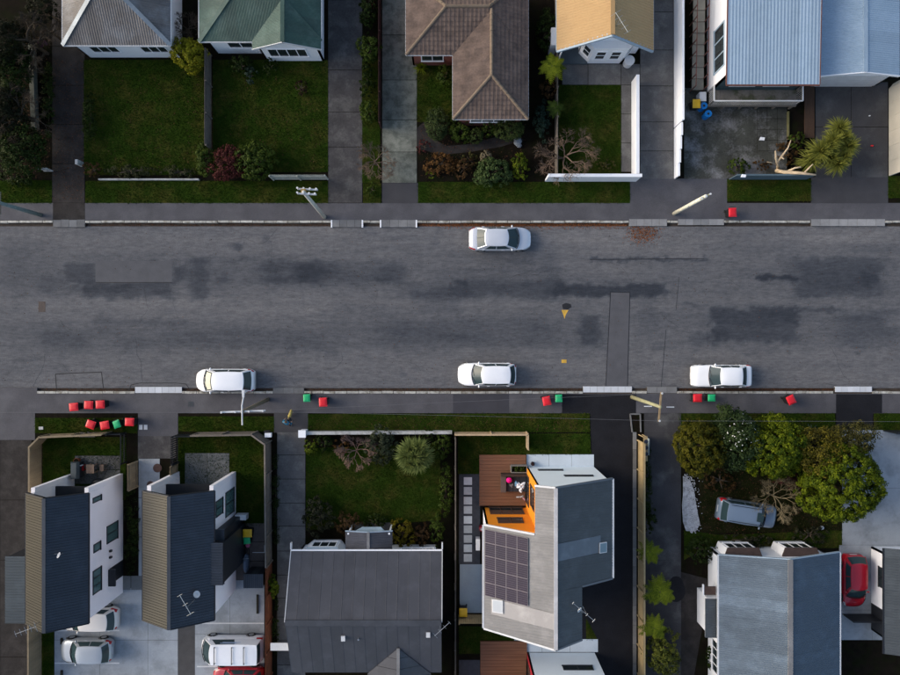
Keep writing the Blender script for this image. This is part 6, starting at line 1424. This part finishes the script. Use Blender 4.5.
# ================================================================ POLES AND WIRES
def pole(base, top_px, h, m, label, r0=.17, r1=.11):
    b = P(*base, 0); tp = P(*top_px, h); t = thing('utility_pole', label, 'pole', (b.x, b.y, 0)); MB().tube([b, b.lerp(tp, .5), tp], [r0, (r0 + r1) / 2, r1], 12).build('shaft', m, t, True)
    return t, tp
M_cream2 = mat('pole_cream', (.50, .49, .43), .75, .25, 4, 20, bump=.2)
def crossarm(t, c, ang, L, m, ins=4, dz=0, ih=.3, im=None):
    d = Vector((math.cos(ang), math.sin(ang), 0)); c = Vector(c) + Vector((0, 0, dz)); a_ = MB().beam(c - d * L / 2, c + d * L / 2, .1, .12).build('crossarm', m, t); E = []
    for i in range(ins):
        q = c + d * L * (-.46 + .92 * i / max(1, ins - 1)); MB().tube([q + Vector((0, 0, .05)), q + Vector((0, 0, .05 + ih))], [.045, .07], 8).build('insulator', im or M_offw, a_); E.append(q + Vector((0, 0, .05 + ih)))
    return E
t, tp1 = pole((324.5, 217), (303.5, 192), 8.3, M_cream2, 'pale concrete pole with square double crossarms on the upper footpath', .16, .12)
d8 = math.radians(-3)
E1 = crossarm(t, tp1 + Vector((.2, -.1, 0)), d8, 1.25, M_offw, 4, -.15); E1b = crossarm(t, tp1 + Vector((.15, .30, 0)), d8, 1.35, M_offw, 4, -.6)
MB().box(tp1.x - .22, tp1.x + .08, tp1.y + .0, tp1.y + .25, tp1.z - .7, tp1.z - .2).build('transformer', mat('brass_box', (.25, .17, .05), .5, .2, 4, 20), t)
t, tp2 = pole((674, 213.5), (706, 196), 7.4, mat('pole_pale', (.62, .60, .49), .75, .25, 4, 20, bump=.2), 'pale timber pole leaning out over the upper right apron', .15, .12)
E2 = crossarm(t, tp2, math.radians(25), .7, M_polegrn, 3, -.2, .2)
t, tp3 = pole((40.5, 215), (-2, 202.5), 5.2, mat('pole_green', (.16, .20, .19), .8, .25, 4, 20, bump=.2), 'grey green pole at the left edge of the upper footpath', .16, .13)
E3 = crossarm(t, tp3, math.radians(90), 1.6, M_greyw, 3, -.2, .2)
t, tp4 = pole((632, 397), (660.5, 407), 7.6, M_polegrn, 'mossy timber pole with long crossarm above the golden fence', .16, .10)
E4 = crossarm(t, tp4, math.radians(85), 2.0, mat('rusty_arm', (.22, .16, .09), .85, .3, 4, 20), 2, -.1, .15)
for x, y in ((-.95, 0), (.55, -.05)): MB().box(tp4.x + x, tp4.x + x + .5, tp4.y + y - .03, tp4.y + y + .03, tp4.z - .5, tp4.z - .42).build('bracket', M_offw, t)
t, tp5 = pole((268, 399.5), (242.5, 411.5), 7.6, mat('pole_brown', (.15, .125, .085), .85, .35, 4, 20, bump=.3), 'brown timber pole carrying a long street light arm over the people mover', .15, .11)
E5 = crossarm(t, tp5, math.radians(2), 3.0, M_offw, 4, -.1, .2)
arm = MB().tube([tp5 + Vector((0, -.9, .05)), tp5 + Vector((0, .4, .12)), P(243.5, 397, 7.9)], .05, 8).build('lamp_arm', M_offw, t)
MB().prism([(p_.x, p_.y) for p_ in [P(241.8, 390, 7.9), P(244.8, 390, 7.9), P(244.2, 397.5, 7.9), P(242.6, 397.5, 7.9)]], 7.82, 7.98).build('lamp_head', M_offw, arm)
def wire(a, b, sag, label):
    a, b = Vector(a), Vector(b); pts = [a.lerp(b, i / 24) - Vector((0, 0, sag * 4 * (i / 24) * (1 - i / 24))) for i in range(25)]
    single(MB().tube(pts, .008, 4), 'overhead_wire', mat('wire', (.12, .12, .13), .5, .1, 2, 20, bump=0), label, 'wire', 'overhead wires')
far = Vector((46, 0, 0))
wire(E5[3], E4[1], .35, 'overhead wire over the lower footpath between the two lower poles, upper one'); wire(E5[2], E4[0], .35, 'overhead wire over the lower berm between the two lower poles, lower one')
wire(E4[1], (47, E4[1].y - .2, 7.4), .3, 'overhead wire running right from the mossy pole over the footpath'); wire(E4[0], (47, E4[0].y - .2, 7.4), .3, 'overhead wire running right from the mossy pole over the berm')
wire(E5[0], (-47, E5[0].y - .1, 7.4), .3, 'overhead wire running left from the street light pole')

# ================================================================ PERSON AND DOG
def skinmesh(name, V, E, Rr, m, parent, root=0, lev=2):
    me = bpy.data.meshes.new(name); me.from_pydata(V, E, []); me.materials.append(m); o = link(name, me, parent)
    o.modifiers.new('skin', 'SKIN'); sd = me.skin_vertices[0].data
    for i, r in enumerate(Rr): sd[i].radius = (r, r) if not hasattr(r, '__len__') else r; sd[i].use_root = i == root
    s = o.modifiers.new('sub', 'SUBSURF'); s.levels = lev; s.render_levels = lev
    if m: o.modifiers['skin'].use_smooth_shade = True
    return o
def person(px, py, face_ang, label):
    b = P(px, py, .9); t = thing('person', label, 'person', (b.x, b.y, .012), math.radians(face_ang))
    skin_ = mat('skin', (.35, .21, .15), .6, .05, 5, 30, bump=0); jk = mat('teal_jacket', (.006, .13, .23), .7, .12, 4, 25, bump=.1); tr = mat('dark_trousers', (.02, .022, .03), .85, .15, 4, 25)
    # x = forward; one continuous body from feet to head, mid stride, leaning forward
    V = [(0, 0, .92), (.03, 0, 1.12), (.08, 0, 1.34), (.12, 0, 1.44), (.16, 0, 1.53), (.19, 0, 1.64), (.19, 0, 1.73),
         (.0, .10, .88), (.18, .11, .50), (.06, .11, .10), (.2, .12, .05), (0, -.10, .88), (-.04, -.11, .48), (-.30, -.11, .14), (-.2, -.12, .06),
         (.08, .20, 1.37), (.02, .30, 1.12), (.20, .28, .95), (.27, .26, .90), (.08, -.20, 1.37), (-.02, -.30, 1.12), (.12, -.30, .93), (.2, -.29, .89)]
    E = [(0, 1), (1, 2), (2, 3), (3, 4), (4, 5), (5, 6), (0, 7), (7, 8), (8, 9), (9, 10), (0, 11), (11, 12), (12, 13), (13, 14), (2, 15), (15, 16), (16, 17), (17, 18), (2, 19), (19, 20), (20, 21), (21, 22)]
    Rr = [(.13, .16), (.12, .15), (.13, .18), .08, .06, (.095, .085), .07, .085, .065, .045, .04, .085, .065, .045, .04, .06, .045, .035, .03, .06, .045, .035, .03]
    skinmesh('body', V, E, Rr, skin_, t)
    idx = [0, 1, 2, 3, 15, 16, 17, 19, 20, 21]; mp = {k: i for i, k in enumerate(idx)}
    skinmesh('jacket', [V[i] for i in idx], [(mp[a], mp[b_]) for a, b_ in E if a in mp and b_ in mp], [(.17, .19), (.15, .18), (.16, .20), .10, .085, .075, .065, .085, .075, .065], jk, t)
    idx = [0, 7, 8, 9, 11, 12, 13]; mp = {k: i for i, k in enumerate(idx)}
    skinmesh('trousers', [V[i] for i in idx], [(mp[a], mp[b_]) for a, b_ in E if a in mp and b_ in mp], [(.145, .175), .105, .085, .065, .105, .085, .065], tr, t)
    for q in (9, 13):
        x, y, z = V[q]; MB().ball((x + .09, y, .05 if q == 9 else .09), (.15, .055, .05), 10, 6).build('shoe', M_black, t, True, local=True)
    MB().ball((.185, 0, 1.70), (.105, .095, .10), 12, 8).build('hair', mat('brown_hair', (.10, .065, .035), .8, .2, 6, 40), t, True, local=True)
    MB().ball((.295, 0, 1.65), (.018, .015, .022), 6, 4).build('nose', skin_, t, True, local=True)
    for y in (.035, -.035): MB().ball((.272, y, 1.675), (.014, .016, .012), 6, 4).build('eye', M_black, t, True, local=True)
    MB().ball((.274, 0, 1.61), (.012, .03, .008), 6, 4).build('mouth', mat('lips', (.3, .1, .09), .6), t, True, local=True)
    for sy in (1, -1):
        MB().ball((.19, sy * .095, 1.655), (.028, .014, .035), 6, 4).build('ear', skin_, t, True, local=True)
        hx, hy, hz = V[18] if sy > 0 else V[22]
        mb = MB().ball((hx, hy, hz - .03), (.045, .022, .05), 8, 6)
        for k in range(4): xx = hx - .03 + k * .02; mb.tube([(xx, hy, hz - .06), (xx + .006, hy, hz - .105 + abs(k - 1.5) * .008), (xx + .002, hy - sy * .02, hz - .135 + abs(k - 1.5) * .01)], [.0095, .009, .007], 6)
        mb.tube([(hx + .035, hy, hz - .02), (hx + .06, hy - sy * .01, hz - .055), (hx + .058, hy - sy * .015, hz - .08)], [.011, .010, .008], 6)
        mb.build('hand', skin_, t, True, local=True)
    return t
person(287.5, 423, 75, 'person in a teal jacket and dark trousers crossing the drive entrance')
def dog(px, py, ang, label):
    b = P(px, py, .3); t = thing('dog', label, 'dog', (b.x, b.y, .012), math.radians(ang)); fur = mat('golden_fur', (.42, .33, .09), .9, .2, 10, 60, bump=.3)
    V = [(-.20, 0, .30), (-.02, 0, .30), (.14, 0, .31), (.22, 0, .38), (.28, 0, .44), (.37, 0, .41),
         (-.22, .07, .26), (-.18, .08, .17), (-.26, .08, .10), (-.22, .08, .02), (-.22, -.07, .26), (-.17, -.08, .17), (-.25, -.08, .10), (-.21, -.08, .02),
         (.14, .07, .24), (.14, .075, .13), (.15, .075, .02), (.14, -.07, .24), (.16, -.075, .13), (.17, -.075, .02), (-.28, 0, .33), (-.36, 0, .42), (-.40, .02, .46)]
    E = [(0, 1), (1, 2), (2, 3), (3, 4), (4, 5), (0, 6), (6, 7), (7, 8), (8, 9), (0, 10), (10, 11), (11, 12), (12, 13), (2, 14), (14, 15), (15, 16), (2, 17), (17, 18), (18, 19), (0, 20), (20, 21), (21, 22)]
    Rr = [.105, .10, .125, .075, .08, .04, .07, .045, .028, .026, .07, .045, .028, .026, .05, .03, .027, .05, .03, .027, .04, .03, .02]
    skinmesh('body', V, E, Rr, fur, t)
    for sy in (1, -1): MB().ball((.25, sy * .075, .45), (.03, .018, .055), 6, 5).build('ear', mat('golden_ear', (.30, .2, .05), .9), t, True, local=True); MB().ball((.325, sy * .04, .465), (.012, .01, .012), 6, 4).build('eye', M_black, t, local=True)
    MB().ball((.40, 0, .42), (.018, .02, .016), 6, 4).build('nose', M_black, t, local=True)
dog(290.3, 413.5, 70, 'small golden dog on the footpath ahead of the person in teal')

# ================================================================ YARD CLUTTER
# deck of the orange house
t = thing('planter_box', 'weathered planter box of green herbs on the timber deck', 'planter', P(518, 468)); p0, p1 = P(510.5, 464.3), P(526, 471)
for a, b in (((p0.x, p0.y), (p1.x, p0.y)), ((p1.x, p0.y), (p1.x, p1.y)), ((p1.x, p1.y), (p0.x, p1.y)), ((p0.x, p1.y), (p0.x, p0.y))): MB().beam((*a, .42), (*b, .42), .06, .5).build('side_board', mat('grey_board', (.19, .18, .165), .9, .25, 3, 20, rand=.1), t)
MB().box(p0.x, p1.x, p1.y, p0.y, .18, .5).build('soil', M_soil, t)
crown('herbs', ((p0.x + p1.x) / 2, (p0.y + p1.y) / 2, .55), ((p1.x - p0.x) / 2, .22, .2), 50, 20, .07, Lf_mid, t, 501, low=-.1)
t = thing('garden_sofa', 'dark brown outdoor corner sofa on the timber deck', 'sofa', P(512, 484)); dw = mat('dark_rattan', (.045, .028, .022), .8, .3, 6, 40, bump=.3); cu = mat('charcoal_cushion', (.03, .03, .036), .9, .15, 4, 30, bump=.2)
B = lambda x0, x1, y0, y1, z0, z1, nm, m: MB().box(P(x0, 0).x, P(x1, 0).x, P(0, y1).y, P(0, y0).y, z0, z1).build(nm, m, t)
B(500.5, 526, 474.5, 490.5, .17, .42, 'base', dw); B(500.5, 526, 472.3, 474.5, .17, .85, 'backrest', dw); B(500.3, 505.3, 474.6, 490.5, .421, .72, 'armrest', mat('taupe_cushion', (.10, .075, .065), .9, .15, 4, 30, bump=.2))
for i in range(3): B(505.6 + i * 6.7, 512 + i * 6.7, 474.8, 490, .421, .56, 'seat_cushion', cu)
p = P(509.2, 480.2, .75); single(MB().ball((p.x, p.y, .56 + .19), (.22, .22, .19), 20, 12), 'round_cushion', mat('hot_pink', (.75, .004, .22), .7, .05, 5, 30, bump=.05), 'bright pink round cushion on the dark outdoor sofa', 'cushion', smooth=True)
def cloth(px, py, rx, ry, z, m, name, label, seed, hh=.12):
    r = np.random.RandomState(seed); p = P(px, py, z); V = []; F = []; n = 14; ph = r.uniform(0, 6.28, 6)
    for i in range(n + 1):
        rr = i / n
        for j in range(26):
            a = 6.283 * j / 26; edge = 1 + .28 * math.sin(3 * a + ph[0]) + .2 * math.sin(5 * a + ph[1]) + .1 * math.sin(9 * a + ph[5]); x, y = rr * rx / S * math.cos(a) * edge, rr * ry / S * math.sin(a) * edge
            zz = z + hh * (.5 + .5 * math.sin(x * 21 + ph[2]) * math.sin(y * 19 + ph[3])) * (1 - rr ** 3) + .03 * math.sin(a * 6 + ph[4]) * rr; V.append((p.x + x, p.y + y, max(z + .003, zz)))
    for i in range(n):
        for j in range(26): F.append((i * 26 + j, (i + 1) * 26 + j, (i + 1) * 26 + (j + 1) % 26, i * 26 + (j + 1) % 26))
    o = single(MB().add(V, F), name, m, label, 'cloth', smooth=True); s = o.modifiers.new('thick', 'SOLIDIFY'); s.thickness = .012; return o
cloth(520.8, 486.5, 4.2, 4.4, .565, M_white, 'blanket', 'crumpled white cloth on the outdoor sofa', 4, .16); cloth(516.6, 483.6, 2.0, 2.2, .565, mat('sky_blue_cloth', (.25, .5, .7), .9, .1, 5, 30), 'towel', 'small light blue cloth beside the white one on the sofa', 5, .12)
cloth(511.6, 485.4, 2.0, 1.6, .565, mat('grey_cloth', (.16, .15, .15), .9, .1, 5, 30), 'cushion_cover', 'grey brown cloth below the pink cushion', 6, .08)
for (x, y, a_, l, m_) in ((518, 497, .1, 'left pale sandal on the deck below the sofa', M_offw), (521.6, 496.6, .4, 'middle pale sandal on the deck', M_offw), (524, 499, -.8, 'right pinkish sandal on the deck near the orange wall', mat('pale_pink', (.55, .3, .32), .7))):
    p = P(x, y, .2); d = Vector((math.cos(a_), math.sin(a_), 0)); t = thing('sandal', l, 'sandal', (p.x, p.y, .17)); MB().beam(p + d * .14 + Vector((0, 0, -.015)), p - d * .14 + Vector((0, 0, -.015)), .1, .03).build('sole', m_, t); MB().beam(p + d * .05 + Vector((0, 0, .02)), p + d * .02 + Vector((0, 0, .02)), .11, .04).build('strap', m_, t)
p = P(532.8, 463.8, .3); t = thing('plant_pot', 'small dark pot with red flower beside the pale front path', 'pot', (p.x, p.y, .025)); MB().cyl(p.x, p.y, .025, .32, .12, 14, r1=.16).build('pot', M_dark, t); crown('flower', (p.x, p.y, .4), (.14, .14, .1), 14, 12, .06, Lf_red, t, 511)
p = P(481.3, 528, .4); t = thing('gas_bottle', 'dark red gas bottle beside the square pavers', 'gas bottle', (p.x, p.y, .012)); rr_ = mat('dark_red_metal', (.16, .008, .015), .4, .1, 4, 20)
MB().cyl(p.x, p.y, .012, .75, .17, 16).build('body', rr_, t); MB().cyl(p.x, p.y, .75, .85, .1, 12, r1=.05).build('collar', M_metal, t)
# left patio
t = thing('barbecue', 'covered dark barbecue on the left patio', 'barbecue', P(75, 471)); p = P(74.8, 470.5, .9)
MB().box(p.x - .3, p.x + .3, p.y - .6, p.y + .6, .25, .85).build('cabinet', M_dark, t); MB().prism([(p.x - .34, p.y - .65), (p.x + .34, p.y - .65), (p.x + .34, p.y + .65), (p.x - .34, p.y + .65)], .85, 1.1, top=[(p.x - .2, p.y - .6), (p.x + .2, p.y - .6), (p.x + .2, p.y + .6), (p.x - .2, p.y + .6)]).build('hood', mat('slate_cover', (.045, .06, .068), .6, .15, 3, 20), t)
for dx in (-.25, .25):
    for dy in (-.5, .5): MB().cyl(p.x + dx, p.y + dy, .02, .25, .04, 8).build('leg', M_dark, t)
p = P(76.3, 461, .4); t = thing('plant_pot', 'terracotta pot above the covered barbecue', 'pot', (p.x, p.y, .02)); tc = mat('terracotta', (.26, .075, .03), .85, .2, 4, 20); MB().cyl(p.x, p.y, .02, .42, .16, 16, r1=.22).build('pot', tc, t); MB().cyl(p.x, p.y, .42, .44, .19, 16).build('soil', M_soil, t)
p = P(81, 468, .5); t = thing('red_chair', 'small red chair beside the barbecue', 'chair', (p.x, p.y, .03)); rc = mat('red_plastic', (.45, .012, .015), .5, .1, 4, 20)
MB().box(p.x - .16, p.x + .16, p.y - .22, p.y + .22, .38, .44).build('seat', rc, t); MB().box(p.x - .16, p.x + .16, p.y + .2, p.y + .26, .44, .8).build('backrest', M_offw, t)
for dx in (-.13, .13):
    for dy in (-.18, .18): MB().cyl(p.x + dx, p.y + dy, .03, .38, .02, 6).build('leg', rc, t)
def bench(px, py, wx, wy, h, label, nm='bench', cat='bench', m=None):
    p = P(px, py, h); t = thing(nm, label, cat, (p.x, p.y, .03)); m = m or mat('bench_wood', (.17, .12, .09), .85, .25, 4, 20, rand=.1); n = 4
    for i in range(n): x0 = p.x - wx / 2 + wx * i / n; MB().box(x0 + .008, x0 + wx / n - .008, p.y - wy / 2, p.y + wy / 2, h - .04, h).build('slat', m, t)
    for dx in (-1, 1):
        for dy in (-1, 1): MB().box(p.x + dx * wx * .42 - .03, p.x + dx * wx * .42 + .03, p.y + dy * wy * .42 - .03, p.y + dy * wy * .42 + .03, .03, h - .04).build('leg', m, t)
bench(90, 469, .62, .68, .7, 'slatted wooden table on the left patio', 'garden_table', 'table'); bench(101.5, 468, .32, .5, .42, 'slatted wooden stool right of the patio table', 'stool', 'stool')
bench(87, 435, 1.2, .35, .4, 'low bench planter inside the front timber fence', 'bench', 'bench', M_greyw)
for (x, y, l) in ((76, 434.8, 'dark pot on the left of the front timber fence'), (81.5, 434, 'dark pot in the middle of the front timber fence'), (88, 433.6, 'dark pot on the right of the front timber fence')):
    p = P(x, y, .3); t = thing('plant_pot', l, 'pot', (p.x, p.y, .02)); MB().cyl(p.x, p.y, .02, .34, .12, 12, r1=.17).build('pot', M_dark, t); crown('plant', (p.x, p.y, .45), (.15, .15, .13), 12, 14, .06, Lf_tan if x == 81.5 else Lf_dark, t, int(x))
p = P(99, 482.5, .3); single(MB().ball((p.x, p.y, .32), (.55, .32, .28), 16, 8), 'beanbag', M_black, 'black beanbag under the eave of the leftmost townhouse', 'beanbag', smooth=True)
p = P(41.5, 428); single(MB().box(p.x - .17, p.x + .17, p.y - .11, p.y + .11, .0, .09), 'meter_cover', M_dirtyw, 'small pale meter cover on the left berm', 'cover')
p = P(262, 436); 
# second townhouse yard
t = thing('shed', 'small charcoal garden shed beside the red stained fence', 'shed', P(252, 578)); p0, p1 = P(243.5, 574, 1.9), P(263.3, 588, 1.9)
MB().box(p0.x + .06, p1.x - .06, p1.y + .06, p0.y - .06, .01, 1.84).build('wall', M_dark, t); rr_ = MB().box(p0.x, p1.x, p1.y, p0.y, 1.84, 1.9).build('roof', M_dark, t)
iron_slope([Vector((p0.x, p0.y, 1.94)), Vector((p1.x, p0.y, 1.94)), Vector((p1.x, p1.y, 1.92)), Vector((p0.x, p1.y, 1.92))], rr_, I_navy, pitch=.15, amp=.03)
wallseg(Vector((p1.x - .5, p0.y - .055, 0)), Vector((p0.x + .5, p0.y - .055, 0)), .05, 1.7, t, M_dkmetal, th=.03, name='door')
t = thing('bicycle', 'bicycle under a grey blue cover beside the second townhouse', 'bicycle', P(246.5, 560)); p = P(246.5, 562, .6)
crown_ = MB().ball((p.x - .05, p.y - .1, .5), (.22, .75, .48), 12, 10).build('cover', mat('tarp', (.12, .15, .20), .5, .25, 5, 14, bump=.5), t, True)
for dy in (.62, -.55):
    pts_ = [(p.x + .04, p.y + dy + .31 * math.cos(a), .33 + .31 * math.sin(a)) for a in np.linspace(0, 6.283, 21)]; MB().tube(pts_, .022, 6).build('wheel', M_rubber, t)
MB().tube([(p.x - .28, p.y + .35, 1.0), (p.x + .28, p.y + .4, 1.0)], .018, 6).build('handlebar', M_metal, t)
MB().tube([(p.x + .04, p.y + .6, .33), (p.x, p.y + .38, 1.0), (p.x, p.y - .2, .85), (p.x + .04, p.y - .55, .33)], .02, 6).build('frame', M_dkmetal, t)
t = thing('washing_line', 'fold down washing line above the brown paved yard', 'washing line', P(264.6, 553)); 
MB().tube([P(264.6, 545.5, 1.5), P(264.6, 552.5, 1.5)], .02, 6).build('wall_bar', M_metal, t); MB().tube([P(252.5, 552.5, 1.5), P(264.6, 552.5, 1.5)], .018, 6).build('arm', M_metal, t); MB().tube([P(264.6, 545.5, 0), P(264.6, 545.5, 1.5)], .025, 6).build('post', M_metal, t)
p = P(240, 518, 1.0); t = thing('heat_pump', 'pale heat pump unit on the wall of the second townhouse', 'heat pump', (p.x, p.y, .02)); MB().box(p.x - .42, p.x + .42, p.y - .2, p.y + .2, .2, .9).build('casing', M_offw, t); MB().box(p.x - .3, p.x - .2, p.y - .18, p.y + .18, .02, .2).build('foot', M_dark, t); MB().box(p.x + .2, p.x + .3, p.y - .18, p.y + .18, .02, .2).build('foot', M_dark, t)
def stopper(px, py, wx, wy, label): 
    p = P(px, py); single(MB().prism([(p.x - wx, p.y - wy), (p.x + wx, p.y - wy), (p.x + wx, p.y + wy), (p.x - wx, p.y + wy)], .016, .13, top=[(p.x - wx * .7, p.y - wy * .85), (p.x + wx * .7, p.y - wy * .85), (p.x + wx * .7, p.y + wy * .85), (p.x - wx * .7, p.y + wy * .85)]), 'wheel_stop', mat('stopper', (.03, .028, .02), .9, .3, 4, 20), label, 'wheel stop')
stopper(257.6, 604, .09, .75, 'black rubber wheel stop above the white van'); stopper(62, 641, .1, .25, 'black rubber wheel stop at the nose of the silver grey hatchback'); stopper(62, 675, .1, .4, 'black rubber wheel stop at the bottom left corner')
for (x, y, l) in ((157.5, 468, 'large round drain cover on the pale path between townhouses'), (150.5, 484.5, 'small round drain cover at the edge of the second townhouse roof')):
    p = P(x, y); single(MB().cyl(p.x, p.y, .0, .034, .34 if y < 470 else .28, 20), 'drain_cover', mat('rust_cover', (.09, .05, .04), .8, .3, 6, 30), l, 'cover')
# bits on the right side
for (x, y, w_, l, m_) in ((761.5, 139, .22, 'white scrap lying by the veranda post', M_white), (743.5, 174.5, .2, 'white letterbox scrap on the grey blue fence', M_white), (871.5, 146, .1, 'tiny red item on the charcoal driveway', LID['red']), (869, 116, .06, 'tiny white item on the charcoal driveway', M_white)):
    p = P(x, y); z_ = 1.53 if y == 174.5 else .024; 
    if y == 174.5: p = P(x, 175.8, 1.6)
    single(MB().prism([(p.x - w_, p.y - w_ * .5), (p.x + w_ * .8, p.y - w_ * .6), (p.x + w_, p.y + w_ * .4), (p.x - w_ * .5, p.y + w_ * .6)], z_, z_ + .08), 'litter', m_, l, 'litter')
p = P(787, 127, 0); single(MB().beam(P(787.5, 112, 0) + Vector((0, 0, .1)), P(787.5, 140, 0) + Vector((0, 0, .1)), .12, .16), 'timber_edging', mat('mossy_board', (.13, .12, .05), .9, .3, 3, 20), 'mossy timber edging running down from the veranda', 'edging')
single(MB().beam(P(809, 86, 0) + Vector((0, 0, .05)), P(809, 138, 0) + Vector((0, 0, .05)), .75, .08), 'timber_walkway', mat('walk_brown', (.06, .035, .022), .9, .3, 3, 20, aniso=(5, .5, 1)), 'brown timber walkway right of the veranda', 'walkway')
p = P(822, 528, .2); single(MB().ball((p.x, p.y, .14), (.2, .16, .14), 7, 5), 'stone', M_offw, 'white stone below the largest round tree', 'stone')
p = P(45, 170, .5); t = thing('gate', 'small broken white gate by the dark top left driveway', 'gate', (p.x, p.y, 0)); MB().box(p.x - .3, p.x + .4, p.y - .03, p.y + .03, .1, .2).build('rail', M_dirtyw, t); MB().box(p.x - .3, p.x + .4, p.y - .03, p.y + .03, .8, .9).build('rail', M_dirtyw, t)
for i in range(4): MB().box(p.x - .3 + i * .2, p.x - .2 + i * .2, p.y + .03, p.y + .055, .05, 1.0).build('picket', M_dirtyw, t)
p = P(79, 163, .5); single(MB().box(p.x - .1, p.x + .1, p.y - .18, p.y + .18, 0, .9), 'gate_post', M_dirtyw, 'pale gate post at the right of the dark top left driveway', 'post')
